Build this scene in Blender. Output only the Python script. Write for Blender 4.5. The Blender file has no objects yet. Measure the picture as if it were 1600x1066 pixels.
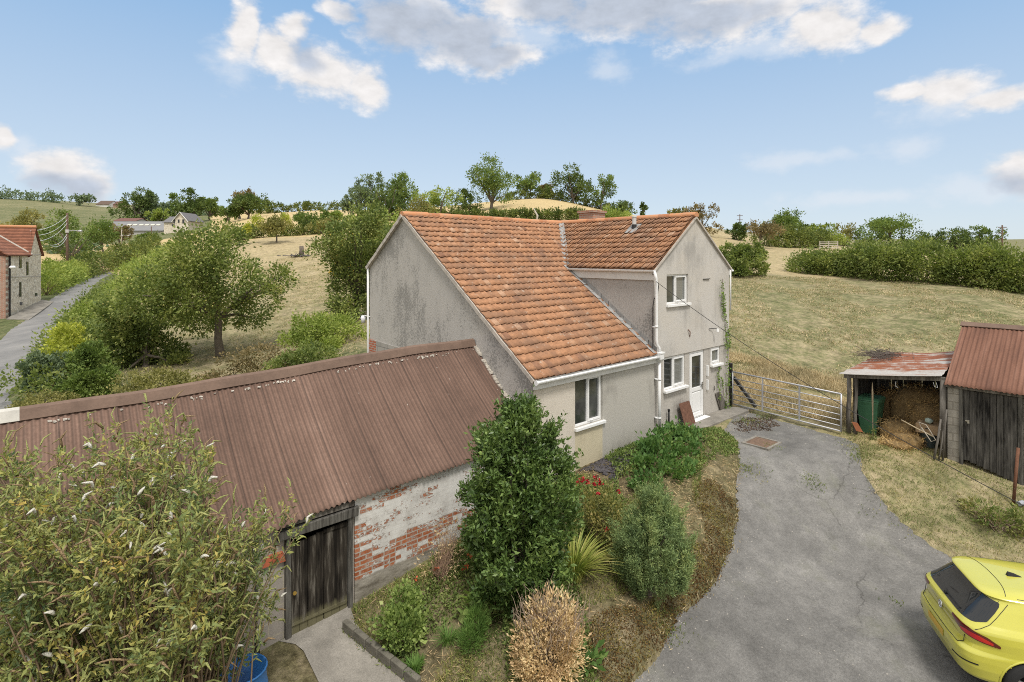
import bpy, math, random
import numpy as np
R = math.radians
rng = np.random.default_rng(7)
random.seed(7)
sc = bpy.context.scene
col = sc.collection

# ------------------------------------------------------------------ camera
FPX, YH, YAW = 862.04, 399.9, 0.7279
CX, CY, CZ = -8.70, -9.03, 5.13
SN, CS = math.sin(YAW), math.cos(YAW)
cam = bpy.data.cameras.new('camera'); co = bpy.data.objects.new('camera', cam); col.objects.link(co)
co.location = (CX, CY, CZ); co.rotation_euler = (R(90), 0, -YAW)
cam.sensor_width = 36; cam.lens = FPX / 1600 * 36; cam.shift_y = -(533 - YH) / 1600
cam.clip_start = 0.1; cam.clip_end = 9000
sc.camera = co
sc.view_settings.view_transform = 'Standard'
sc.view_settings.look = 'None'
sc.view_settings.exposure = 0.0
sc.cycles.max_bounces = 6
sc.cycles.transparent_max_bounces = 6
sc.cycles.use_denoising = False
sc.cycles.filter_width = 1.0

def ray(px, py):
    r = (px - 800) / FPX
    return np.array([SN + r * CS, CS - r * SN, -(py - YH) / FPX])
CAM = np.array([CX, CY, CZ])
def at(px, py, d): return CAM + ray(px, py) * d
def onx(px, py, x): d = ray(px, py); return CAM + d * (x - CX) / d[0]
def ony(px, py, y): d = ray(px, py); return CAM + d * (y - CY) / d[1]
def onz(px, py, z): d = ray(px, py); return CAM + d * (z - CZ) / d[2]

# ------------------------------------------------------------------ terrain
CP = [(1160,632,19),(1330,600,22.5),(1600,585,24),(1300,540,27),(1160,520,28),(1500,505,29),(1600,502,29.5),(1700,480,34),
 (1150,428,46),(1245,425,50),(1400,440,43),(1590,458,38),(1400,405,62),(1600,415,60),(1220,390,85),(1285,388,95),
 (1200,373,120),(1400,388,130),(1600,399,130),(1300,376,170),(1300,378,400),(1500,397,400),(1600,400,400),(1130,365,110),
 (700,347,110),(850,347,105),(1000,347,110),(850,311,165),(790,315,165),(730,328,155),(945,331,155),(1040,347,145),(850,322,320),(1000,348,300),(700,330,320),
 (640,342,115),(600,347,112),(545,347,118),(345,556,29),(480,480,40),(450,420,56),(471,401,66),(430,379,82),(380,374,92),(500,374,88),
 (560,400,62),(440,365,108),(400,352,150),(450,336,165),(500,329,175),(380,345,180),(540,330,185),(480,330,330),(560,330,330),
 (300,470,46),(20,580,27),(-150,600,26),(60,520,36.5),(145,440,78),(165,428,95),(13,496,46),(64,469,52),(-60,540,36),(90,480,51),
 (250,402,128),(200,370,190),(275,362,190),(110,390,125),(200,388,150),(60,400,110),(0,420,90),(-100,440,80),
 (100,345,270),(0,348,260),(-150,340,260),(0,311,430),(-150,312,430),(100,317,440),(190,327,450),(250,322,470),
 (300,342,290),(300,328,430),(400,330,520),(650,336,600),(0,316,800),(250,325,800),(1000,350,700),(1500,398,900),
 (560,500,34),(500,530,29),(420,575,26),(250,600,24.5)]
WP = [(0,9,.8),(5,9,.9),(9,8,.9),(-6,5,-.35),(-9,4,-.9),(-9,12,-.85),(0,3,-.1),(6,3,.1),(9,3,.25),(12,0,.1),(12,-4,-.05),(14,-9,.0),(-14,8,-1.2),(-4,8,.1)]
_pts = [at(*q) for q in CP] + [np.array(q, float) for q in WP]
_pts = np.array(_pts)
def _al(x, y):
    dx = x - CX; dy = y - CY
    f = dx * SN + dy * CS; r = dx * CS - dy * SN
    a = np.clip(np.arctan2(r, f), -0.95, 0.95); l = np.log(np.maximum(np.hypot(dx, dy), 12.0))
    return a * 2.2, l
def _U(r2): return np.where(r2 > 1e-12, r2 * np.log(np.maximum(r2, 1e-12)), 0) * .5
_a, _l = _al(_pts[:, 0], _pts[:, 1])
_n = len(_a)
_K = _U((_a[:, None] - _a[None]) ** 2 + (_l[:, None] - _l[None]) ** 2) + np.eye(_n) * 0.003
_Pm = np.stack([np.ones(_n), _a, _l], 1)
_A = np.zeros((_n + 3, _n + 3)); _A[:_n, :_n] = _K; _A[:_n, _n:] = _Pm; _A[_n:, :_n] = _Pm.T
# solve for z scaled by range so that near accuracy is not swamped by far hills
_w = np.linalg.solve(_A, np.concatenate([(_pts[:, 2] - CZ) / np.exp(_l), np.zeros(3)]))
def _far(x, y):
    a, l = _al(x, y)
    out = np.full(a.shape, _w[_n]) + _w[_n + 1] * a + _w[_n + 2] * l
    for i in range(_n):
        out = out + _w[i] * _U((a - _a[i]) ** 2 + (l - _l[i]) ** 2)
    return np.clip(CZ + out * np.exp(l), -6, 62)
def sstep(t): t = np.clip(t, 0, 1); return t * t * (3 - 2 * t)
def H0(x, y):
    x = np.asarray(x, float); y = np.asarray(y, float)
    zp = .15 * (x - 2) + .19 * y
    zp = np.where(x < -4.6, .15 * (-6.6) + .19 * y + .05 * (x + 4.6), zp)
    h = np.clip(.5 + .5 * (0 - zp) / .3, 0, 1)
    zn = zp * h - .3 * h * (1 - h)
    zn = np.maximum(zn, -3.6)
    wc = 1 - sstep((np.hypot((x - 3.2) * .9, (y + 8.6) * .8) - 2.0) / 3.2)     # level pad where the car stands
    zn = zn * (1 - wc) + wc * np.clip(zn, -1.34, -1.24)
    s = np.maximum((x - 9.6) / 3.0, (y - 0.3) / 2.6)
    w = 1 - sstep(s)
    return w * zn + (1 - w) * _far(x, y)
def segdist(x, y, poly, closed=True):
    d = np.full(np.shape(x), 1e9); n = len(poly)
    for i in range(n if closed else n - 1):
        ax, ay = poly[i]; bx, by = poly[(i + 1) % n]
        vx, vy = bx - ax, by - ay
        t = np.clip(((x - ax) * vx + (y - ay) * vy) / (vx * vx + vy * vy + 1e-12), 0, 1)
        d = np.minimum(d, np.hypot(x - ax - t * vx, y - ay - t * vy))
    return d
def inside(x, y, poly):
    c = np.zeros(np.shape(x), bool); n = len(poly); j = n - 1
    for i in range(n):
        xi, yi = poly[i]; xj, yj = poly[j]
        if yi != yj:
            c ^= ((yi > y) != (yj > y)) & (x < (xj - xi) * (y - yi) / (yj - yi) + xi)
        j = i
    return c
def sd(x, y, poly):           # signed distance, negative inside
    x = np.asarray(x, float); y = np.asarray(y, float)
    d = segdist(x, y, poly); return np.where(inside(x, y, poly), -d, d)
def G0(px, py, H=H0, d0=4.0, d1=900):
    ds = d0 * (d1 / d0) ** np.linspace(0, 1, 1500)
    r = ray(px, py); P = CAM[None] + ds[:, None] * r[None]
    below = P[:, 2] < H(P[:, 0], P[:, 1])
    if not below.any(): return P[-1]
    k = int(np.argmax(below))
    if k == 0: return P[0]
    a, b = ds[k - 1], ds[k]
    for _ in range(25):
        m = .5 * (a + b); Q = CAM + m * r
        if Q[2] < float(H(Q[0], Q[1])): b = m
        else: a = m
    return CAM + b * r
def topx(P):
    q = np.asarray(P, float) - CAM; d = q[0] * SN + q[1] * CS; return 800 + FPX * (q[0] * CS - q[1] * SN) / d, YH - FPX * q[2] / d
def poly_px(lst): return [tuple(G0(*q)[:2]) for q in lst]
DRIVE_L = [(1176,641),(1128,674),(1150,690),(1154,725),(1149,765),(1151,800),(1141,850),(1119,905),(1086,940),(1056,958),(1046,985),(1030,1015),(985,1066),(940,1150),(900,1250)]
DRIVE_R = [(1325,684),(1342,692),(1348,735),(1375,775),(1410,812),(1450,845),(1482,862),(1560,912),(1700,1010),(1850,1200)]
dl = poly_px(DRIVE_L); dr = poly_px(DRIVE_R)
DRIVE = [(9.35, -.25)] + dl[1:] + dr[::-1]
BED = [tuple(ony(735, 900, 0)[:2]), (0.0, -0.05), (4.6, -0.05)] + dl[1:13] + poly_px([(900,1150),(700,1150),(640,1066),(535,985)]) 
BED = [(-4.3, -.05)] + BED[1:]
LANE = [(-13.2,12.5),(-11.9,20)] + poly_px([(-60,585),(-10,540),(14,515),(66,478),(100,455),(126,438),(150,430),(168,424)]) + \
       poly_px([(176,426),(158,436),(140,455),(118,475),(96,505),(70,540),(40,580),(18,612)]) + [(-8.8,18.6),(-8.6,12)]
def H(x, y):
    x = np.asarray(x, float); y = np.asarray(y, float)
    h = H0(x, y)
    near = (np.abs(x - 2) < 16) & (np.abs(y + 4) < 14)
    if near.any():
        dd = sd(x, y, DRIVE); h = np.where(near, h - .09 * sstep((.06 - dd) / .12), h)
        db = sd(x, y, BED)
        h = np.where(near & (y < 0), h + .24 * sstep((-db) / .6) * sstep((x + 4.3) / 1.5), h)
    dl_ = sd(x, y, LANE); h = np.where((x < 5) & (y > 8), h - .12 * sstep((.1 - dl_) / .4), h)
    return h
def G(px, py): return G0(px, py, H)
def Hs(x, y): return float(H(np.array([x]), np.array([y]))[0])

# ------------------------------------------------------------------ node helpers
def N(t, typ, ins=None, out=0, **props):
    n = t.nodes.new(typ)
    for k, v in props.items(): setattr(n, k, v)
    for k, v in (ins or {}).items():
        s = n.inputs[k]
        if isinstance(v, bpy.types.NodeSocket): t.links.new(v, s)
        else:
            if hasattr(s.default_value, '__len__') and not hasattr(v, '__len__'): v = (v,) * len(s.default_value)
            if hasattr(s.default_value, '__len__') and len(s.default_value) == 4 and len(v) == 3: v = (*v, 1)
            s.default_value = v
    return n.outputs[out]
def mix(t, f, a, b, mode='MIX'):
    return N(t, 'ShaderNodeMix', {0: f, 6: a, 7: b}, 2, data_type='RGBA', blend_type=mode)
def mth(t, op, a, b=0.0, c=0.0, clamp=False):
    return N(t, 'ShaderNodeMath', {0: a, 1: b, 2: c}, 0, operation=op, use_clamp=clamp)
def vmul(t, v, s): return N(t, 'ShaderNodeVectorMath', {0: v, 1: s}, 0, operation='MULTIPLY')
def noise(t, v, scale=1, detail=4, rough=.55, dist=0, out=0):
    return N(t, 'ShaderNodeTexNoise', {'Vector': v, 'Scale': scale, 'Detail': detail, 'Roughness': rough, 'Distortion': dist}, out)
def ramp(t, f, stops, interp='LINEAR'):
    n = t.nodes.new('ShaderNodeValToRGB'); n.color_ramp.interpolation = interp
    e = n.color_ramp.elements
    while len(e) < len(stops): e.new(.5)
    for i, (p, c) in enumerate(stops):
        e[i].position = p; c = (c, c, c) if not hasattr(c, '__len__') else c
        e[i].color = (*c, 1)
    t.links.new(f, n.inputs[0]); return n.outputs[0]
def objc(t): return N(t, 'ShaderNodeTexCoord', out=3)
def sep(t, v): 
    n = t.nodes.new('ShaderNodeSeparateXYZ'); t.links.new(v, n.inputs[0]); return n.outputs
def bump(t, h, strength=.4, dist=.02, nrm=None):
    d = {'Strength': strength, 'Distance': dist, 'Height': h}
    if nrm is not None: d['Normal'] = nrm
    return N(t, 'ShaderNodeBump', d)
MATS = {}
def material(name, fn=None, colr=None, rough=.8, metal=0, spec=.3, coat=0):
    if name in MATS: return MATS[name]
    m = bpy.data.materials.new(name); m.use_nodes = True; t = m.node_tree
    b = t.nodes['Principled BSDF']
    b.inputs['Roughness'].default_value = rough; b.inputs['Metallic'].default_value = metal
    b.inputs['Specular IOR Level'].default_value = spec
    if coat: b.inputs['Coat Weight'].default_value = coat; b.inputs['Coat Roughness'].default_value = .06
    if colr is not None: b.inputs['Base Color'].default_value = (*colr, 1)
    if fn:
        r = fn(t)
        if not isinstance(r, dict): r = {'Base Color': r}
        for k, v in r.items():
            if isinstance(v, bpy.types.NodeSocket): t.links.new(v, b.inputs[k])
            else: b.inputs[k].default_value = v
    MATS[name] = m; return m
def simple(name, c, rough=.7, var=.25, scale=6, bumpy=.15, **k):
    """plain colour with blotches and fine grain"""
    def fn(t):
        o = objc(t); a = noise(t, o, scale, 5, .6); b2 = noise(t, o, scale * 9, 3, .6)
        f = mth(t, 'ADD', mth(t, 'MULTIPLY', a, .7), mth(t, 'MULTIPLY', b2, .3))
        lo = tuple(v * (1 - var) for v in c); hi = tuple(min(1, v * (1 + var)) for v in c)
        return {'Base Color': ramp(t, f, [(.3, lo), (.7, hi)]), 'Normal': bump(t, b2, bumpy, .01)}
    return material(name, fn, rough=rough, **k)

# ------------------------------------------------------------------ mesh helpers
def wloc(p):
    v = np.zeros(3)
    while p is not None: v += np.array(p.location); p = p.parent
    return v
def link_mesh(name, V, F, mats, parent=None, smooth=False, mi=None, loc=None):
    V = np.asarray(V, float)
    base = wloc(parent) if parent is not None else np.zeros(3)
    o_loc = np.zeros(3)
    if parent is None and loc is not None: base = np.array(loc, float); o_loc = base
    me = bpy.data.meshes.new(name)
    if isinstance(F, np.ndarray):
        nf, k = F.shape
        me.vertices.add(len(V)); me.vertices.foreach_set('co', (V - base).astype(np.float32).ravel())
        me.loops.add(nf * k); me.loops.foreach_set('vertex_index', F.astype(np.int32).ravel())
        me.polygons.add(nf); me.polygons.foreach_set('loop_start', np.arange(0, nf * k, k, dtype=np.int32))
        if mi is not None: me.polygons.foreach_set('material_index', np.asarray(mi, np.int32))
        me.update(calc_edges=True)
    else:
        me.from_pydata([tuple(v) for v in (V - base)], [], F)
        if mi is not None: me.polygons.foreach_set('material_index', np.asarray(mi, np.int32))
        me.update()
    if smooth: me.polygons.foreach_set('use_smooth', np.ones(len(me.polygons), bool))
    for m in (mats if isinstance(mats, (list, tuple)) else [mats]): me.materials.append(m)
    o = bpy.data.objects.new(name, me); col.objects.link(o)
    o.location = o_loc
    if parent is not None: o.parent = parent
    return o
def tag(o, label=None, cat=None, group=None, kind=None):
    if label: o['label'] = label
    if cat: o['category'] = cat
    if group: o['group'] = group
    if kind: o['kind'] = kind
    return o
def thing(name, label, cat, loc=(0, 0, 0), group=None):
    o = bpy.data.objects.new(name, None); col.objects.link(o); o.location = tuple(float(v) for v in loc)
    o.empty_display_size = .2
    return tag(o, label, cat, group)
def copy_tree(o, parent=None):
    c = o.copy(); col.objects.link(c)
    if parent is not None: c.parent = parent
    for ch in list(o.children): copy_tree(ch, c)
    return c
class MB:
    def __init__(s): s.v = []; s.f = []; s.m = []
    def add(s, V, F, m=0):
        b = len(s.v); s.v += [tuple(map(float, v)) for v in V]; s.f += [tuple(int(i) + b for i in f) for f in F]; s.m += [m] * len(F); return s
    def box(s, x0, x1, y0, y1, z0, z1, m=0, j=0.0, rot=None):
        V = np.array([(x, y, z) for z in (z0, z1) for y in (y0, y1) for x in (x0, x1)], float)
        if j: V += rng.normal(0, j, V.shape)
        if rot is not None:
            c = V.mean(0); V = (V - c) @ rot.T + c
        return s.add(V, [(0, 2, 3, 1), (4, 5, 7, 6), (0, 1, 5, 4), (2, 6, 7, 3), (0, 4, 6, 2), (1, 3, 7, 5)], m)
    def quad(s, a, b, c, d, m=0): return s.add([a, b, c, d], [(0, 1, 2, 3)], m)
    def prism(s, poly, vec, m=0):
        n = len(poly); P = np.array(poly, float); Q = P + np.array(vec, float)
        return s.add(np.vstack([P, Q]), [tuple(range(n))[::-1], tuple(range(n, 2 * n))] + [(i, (i + 1) % n, n + (i + 1) % n, n + i) for i in range(n)], m)
    def tube(s, pts, r, n=8, m=0, caps=True):
        P = np.array(pts, float); k = len(P)
        rr = np.full(k, r, float) if not hasattr(r, '__len__') else np.array(r, float)
        T = np.gradient(P, axis=0); T /= np.linalg.norm(T, axis=1)[:, None] + 1e-12
        up = np.array([0, 0, 1.0]) if abs(T[0][2]) < .9 else np.array([1.0, 0, 0])
        V = []; 
        for i in range(k):
            a = np.cross(T[i], up); a /= np.linalg.norm(a) + 1e-12
            b = np.cross(a, T[i]); up = b
            for q in range(n):
                th = 2 * math.pi * q / n; V.append(P[i] + rr[i] * (math.cos(th) * a + math.sin(th) * b))
        F = [(i * n + q, i * n + (q + 1) % n, (i + 1) * n + (q + 1) % n, (i + 1) * n + q) for i in range(k - 1) for q in range(n)]
        if caps: F += [tuple(range(n))[::-1], tuple(range((k - 1) * n, k * n))]
        return s.add(V, F, m)
    def profile(s, path, prof, m=0, up=(0, 0, 1), caps=True):
        """sweep 2-D profile (side, up) along a path"""
        P = np.array(path, float); k = len(P); n = len(prof); V = []
        T = np.gradient(P, axis=0); U = np.array(up, float)
        for i in range(k):
            t = T[i] / (np.linalg.norm(T[i]) + 1e-12); a = np.cross(t, U); a /= np.linalg.norm(a) + 1e-12
            b = np.cross(a, t)
            V += [P[i] + p * a + q * b for p, q in prof]
        F = [(i * n + q, i * n + (q + 1) % n, (i + 1) * n + (q + 1) % n, (i + 1) * n + q) for i in range(k - 1) for q in range(n)]
        if caps: F += [tuple(range(n))[::-1], tuple(range((k - 1) * n, k * n))]
        return s.add(V, F, m)
    def build(s, name, mats, parent=None, smooth=False, bevel=0, loc=None):
        o = link_mesh(name, s.v, s.f, mats, parent, smooth, s.m, loc)
        if bevel:
            md = o.modifiers.new('bevel', 'BEVEL'); md.width = bevel; md.segments = 2; md.limit_method = 'ANGLE'
        return o
def grid_mesh(X, Y, Z):
    r, c = X.shape; V = np.stack([X, Y, Z], -1).reshape(-1, 3)
    i = np.arange(r * c).reshape(r, c)
    F = np.stack([i[:-1, :-1], i[:-1, 1:], i[1:, 1:], i[1:, :-1]], -1).reshape(-1, 4)
    return V, F
def wallgrid(mb, x0, x1, z0, z1, y, holes, depth=.11, m=0, mfun=None):
    """front-facing (-y) wall with rectangular openings and reveals"""
    xs = sorted({x0, x1, *[h[0] for h in holes], *[h[1] for h in holes]}); zs = sorted({z0, z1, *[h[2] for h in holes], *[h[3] for h in holes]})
    for a, b in zip(xs[:-1], xs[1:]):
        for c, d in zip(zs[:-1], zs[1:]):
            if any(h[0] <= a and b <= h[1] and h[2] <= c and d <= h[3] for h in holes): continue
            mm = mfun((a + b) / 2, (c + d) / 2) if mfun else m
            mb.quad((a, y, c), (b, y, c), (b, y, d), (a, y, d), mm)
    for a, b, c, d in holes:
        Y = y + depth
        mb.quad((a, y, c), (a, Y, c), (a, Y, d), (a, y, d), m); mb.quad((b, Y, c), (b, y, c), (b, y, d), (b, Y, d), m)
        mb.quad((a, y, d), (a, Y, d), (b, Y, d), (b, y, d), m); mb.quad((a, Y, c), (a, y, c), (b, y, c), (b, Y, c), m)

LEAFGAIN = 1.6
# ------------------------------------------------------------------ leaves
def unit(v): return v / (np.linalg.norm(v, axis=-1, keepdims=True) + 1e-9)
def rdir(n): return unit(rng.normal(size=(n, 3)))
def leaf_quads(C, D, L, W, fold=.18, nrm=None):
    n = len(C); D = unit(D)
    X = unit(np.cross(D, rdir(n) if nrm is None else nrm)); U = np.cross(X, D)
    L = np.broadcast_to(np.asarray(L, float), (n,))[:, None]; W = np.broadcast_to(np.asarray(W, float), (n,))[:, None]
    V = np.stack([C, C + .5 * L * D + .5 * W * X + fold * W * U, C + L * D - .15 * L * U, C + .5 * L * D - .5 * W * X + fold * W * U], 1).reshape(-1, 3)
    F = np.arange(4 * n).reshape(n, 4)
    return V, F
def join(parts):
    V = []; F = []; M = []; b = 0
    for p in parts:
        v, f = p[0], p[1]
        V.append(v); F.append(f + b); M.append(np.full(len(f), p[2] if len(p) > 2 else 0)); b += len(v)
    return np.vstack(V), np.vstack(F), np.concatenate(M)
def leaf_mat(name, cols, trans=.25, rough=.55, clump=1.2, spec=.25, TRT=(1.35, 1.5, .85)):
    if name in MATS: return MATS[name]
    m = bpy.data.materials.new(name); m.use_nodes = True; t = m.node_tree
    b = t.nodes['Principled BSDF']; out = t.nodes['Material Output']
    g = N(t, 'ShaderNodeNewGeometry', out='Random Per Island')
    cl = noise(t, objc(t), clump, 2, .5)
    f = mth(t, 'ADD', mth(t, 'MULTIPLY', g, .55), mth(t, 'MULTIPLY_ADD', cl, 1.5, -.52), clamp=True)
    n = len(cols); cols = [tuple(min(.9, v * q) for v, q in zip(k, (LEAFGAIN * 1.03, LEAFGAIN, LEAFGAIN * .95))) for k in cols]
    c = ramp(t, f, [(i / (n - 1), k) for i, k in enumerate(cols)])
    t.links.new(c, b.inputs['Base Color']); b.inputs['Roughness'].default_value = rough
    b.inputs['Specular IOR Level'].default_value = spec
    tr = N(t, 'ShaderNodeBsdfTranslucent', {'Color': mix(t, 1.0, c, TRT, 'MULTIPLY')})
    ms = N(t, 'ShaderNodeMixShader', {0: trans, 1: b.outputs[0], 2: tr})
    t.links.new(ms, out.inputs[0]); MATS[name] = m; return m
def clump_points(blobs, nclump, n, spread, shell=.55):
    """leaf centres gathered into clumps scattered through ellipsoids (biased outward)"""
    B = np.array(blobs, float); vol = B[:, 3] * B[:, 4] * B[:, 5]
    k = rng.choice(len(B), nclump, p=vol ** .75 / (vol ** .75).sum())
    d = rdir(nclump); r = shell + (1 - shell) * rng.random(nclump) ** .6
    cc = B[k, :3] + d * r[:, None] * B[k, 3:6]
    j = rng.integers(0, nclump, n)
    off = rng.normal(size=(n, 3)) * spread * (.6 + .8 * rng.random(nclump))[j][:, None]
    C = cc[j] + off
    out = unit(d[j] * .8 + unit(off) * .7 + rng.normal(size=(n, 3)) * .35 + np.array([0, 0, .25]))
    return C, out
def branch_tubes(mb, start, ends, r0, r1, n=6, sag=.1):
    for e in ends:
        e = np.array(e, float); s = np.array(start, float); m1 = s + (e - s) * .5 + np.array([0, 0, sag * np.linalg.norm(e - s)]) + rng.normal(0, .04, 3) * np.linalg.norm(e - s)
        mb.tube([s, s * .45 + m1 * .55 + rng.normal(0, .02, 3), m1, m1 * .5 + e * .5 + rng.normal(0, .03, 3), e], np.linspace(r0, r1, 5), n, caps=False)
# ================================================================== SKY AND LIGHT
SUN_EL, SUN_AZ = 60, 204        # degrees; azimuth clockwise from +y
w = bpy.data.worlds.new('World'); sc.world = w; w.use_nodes = True
wt = w.node_tree; bg = wt.nodes['Background']
sky = wt.nodes.new('ShaderNodeTexSky'); sky.sky_type = 'NISHITA'; sky.sun_disc = False
sky.sun_elevation = R(SUN_EL); sky.sun_rotation = R(SUN_AZ); sky.air_density = 1.0; sky.dust_density = 0.6; sky.ozone_density = 2.2
SKYS = 0.12
bg.inputs['Strength'].default_value = SKYS
def cloud_layer():
    t = wt
    g = N(t, 'ShaderNodeTexCoord', out=0)
    x, y, z = sep(t, g)[:3]
    az = mth(t, 'ARCTAN2', x, y)
    hl = mth(t, 'SQRT', mth(t, 'ADD', mth(t, 'MULTIPLY', x, x), mth(t, 'MULTIPLY', y, y)))
    te = mth(t, 'DIVIDE', z, mth(t, 'MAXIMUM', hl, .02))
    q = N(t, 'ShaderNodeCombineXYZ', {0: az, 1: te, 2: 0.0})
    w1 = N(t, 'ShaderNodeTexNoise', {'Vector': q, 'Scale': 9.0, 'Detail': 3.0, 'Roughness': .55}, 1)
    w2 = N(t, 'ShaderNodeVectorMath', {0: w1, 1: (.5, .5, .5)}, 0, operation='SUBTRACT')
    qw = N(t, 'ShaderNodeVectorMath', {0: q, 1: vmul(t, w2, (.10, .055, 0))}, 0, operation='ADD')
    n1 = noise(t, vmul(t, q, (1, 1.5, 1)), 20, 8, .6); n2 = noise(t, vmul(t, q, (1, 1.4, 1)), 7, 6, .55)
    def to(px, py, rx, ry):
        a = math.atan2(px - 800, FPX); e = (YH - py) / FPX * math.cos(a)
        return YAW + a, e, rx / FPX * math.cos(a) ** 2, ry / FPX * math.cos(a)
    def blobs(lst, src):
        out = None
        for b in lst:
            a, e, ra, re = to(*b)
            d = N(t, 'ShaderNodeVectorMath', {0: src, 1: (a, e, 0)}, 0, operation='SUBTRACT')
            l = N(t, 'ShaderNodeVectorMath', {0: vmul(t, d, (1 / ra, 1 / re, 0))}, 1, operation='LENGTH')
            out = l if out is None else mth(t, 'MINIMUM', out, l)
        return mth(t, 'SUBTRACT', 1.0, out)
    strong = [(368,40,40,75),(430,75,72,56),(500,112,90,56),(570,132,56,44),(455,40,40,24),(530,20,30,26),(640,35,120,62),(715,62,105,64),(775,92,70,36),
              (830,8,150,46),(990,16,190,58),(1150,18,190,66),(1290,36,90,52),(1370,42,60,26),(1475,138,92,36),(1410,142,60,20),(1560,152,80,22),
              (4,212,30,34),(95,268,84,48),(140,292,62,36),(1595,275,66,52),(-300,180,200,90),(1900,160,220,90)]
    grey = [(640,45,130,62),(710,62,105,50),(770,92,60,28),(960,20,170,52),(1080,34,160,40),(870,10,100,40),(1520,300,90,32),(95,300,110,30),(480,80,40,50)]
    wisp = [(1425,228,95,34),(1240,248,110,24),(955,104,60,36),(1360,312,240,22),(1530,300,120,34),(40,235,60,40),(820,60,120,40),(1180,75,200,30),(360,90,50,70),(1480,160,120,40)]
    ds = blobs(strong, qw)
    a1 = mth(t, 'ADD', ds, mth(t, 'MULTIPLY_ADD', n1, 1.25, -.72))
    A1 = N(t, 'ShaderNodeMapRange', {0: a1, 1: -.10, 2: .50}, 0, interpolation_type='SMOOTHSTEP')
    dw = blobs(wisp, qw)
    a2 = mth(t, 'ADD', dw, mth(t, 'MULTIPLY_ADD', n1, 1.6, -.95))
    A2 = mth(t, 'MULTIPLY', N(t, 'ShaderNodeMapRange', {0: a2, 1: -.1, 2: .75}, 0, interpolation_type='SMOOTHSTEP'), .5)
    dg = blobs(grey, qw)
    gr = N(t, 'ShaderNodeMapRange', {0: mth(t, 'ADD', dg, mth(t, 'MULTIPLY_ADD', n2, 1.4, -.62)), 1: 0., 2: .62}, 0, interpolation_type='SMOOTHSTEP')
    k = 1 / SKYS
    tex = mth(t, 'MULTIPLY_ADD', n1, .55, .66)
    white = N(t, 'ShaderNodeVectorMath', {0: (.94 * k, .915 * k, .905 * k), 3: tex}, 0, operation='SCALE')
    shade = N(t, 'ShaderNodeVectorMath', {0: (.49 * k, .565 * k, .69 * k), 3: tex}, 0, operation='SCALE')
    cc = mix(t, mth(t, 'MULTIPLY', gr, .85), white, shade)
    low = N(t, 'ShaderNodeMapRange', {0: te, 1: .02, 2: .46}, 0)
    base = mix(t, low, (.735 * k, .83 * k, .91 * k), (.30 * k, .535 * k, .85 * k))
    skyc = mix(t, .80, vmul(t, sky.outputs[0], (.9, .95, 1.0)), base)
    c = mix(t, A2, skyc, (.80 * k, .84 * k, .90 * k))
    c = mix(t, A1, c, cc)
    # unseen bright cloud added overhead and behind the viewer to raise ambient fill
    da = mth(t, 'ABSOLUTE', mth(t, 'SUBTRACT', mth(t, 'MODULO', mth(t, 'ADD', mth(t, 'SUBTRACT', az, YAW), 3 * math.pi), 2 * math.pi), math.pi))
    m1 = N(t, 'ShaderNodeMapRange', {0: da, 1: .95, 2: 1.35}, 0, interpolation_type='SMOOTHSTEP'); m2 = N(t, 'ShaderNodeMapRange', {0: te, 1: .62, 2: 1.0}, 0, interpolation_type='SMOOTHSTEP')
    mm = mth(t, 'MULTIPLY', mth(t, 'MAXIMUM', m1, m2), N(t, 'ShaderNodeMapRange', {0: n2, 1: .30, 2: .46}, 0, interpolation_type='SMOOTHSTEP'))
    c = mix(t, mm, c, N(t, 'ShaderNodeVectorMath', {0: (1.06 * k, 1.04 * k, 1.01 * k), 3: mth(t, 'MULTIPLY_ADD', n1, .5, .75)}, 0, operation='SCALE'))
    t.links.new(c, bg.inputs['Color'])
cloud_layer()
sl = bpy.data.lights.new('sun', 'SUN'); so = bpy.data.objects.new('sun', sl); col.objects.link(so)
sl.energy = 3.0; sl.angle = R(12); sl.color = (1, .955, .89)
so.rotation_euler = (R(90 - SUN_EL), 0, R(180 - SUN_AZ))
so.location = (0, -20, 30)

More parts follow.
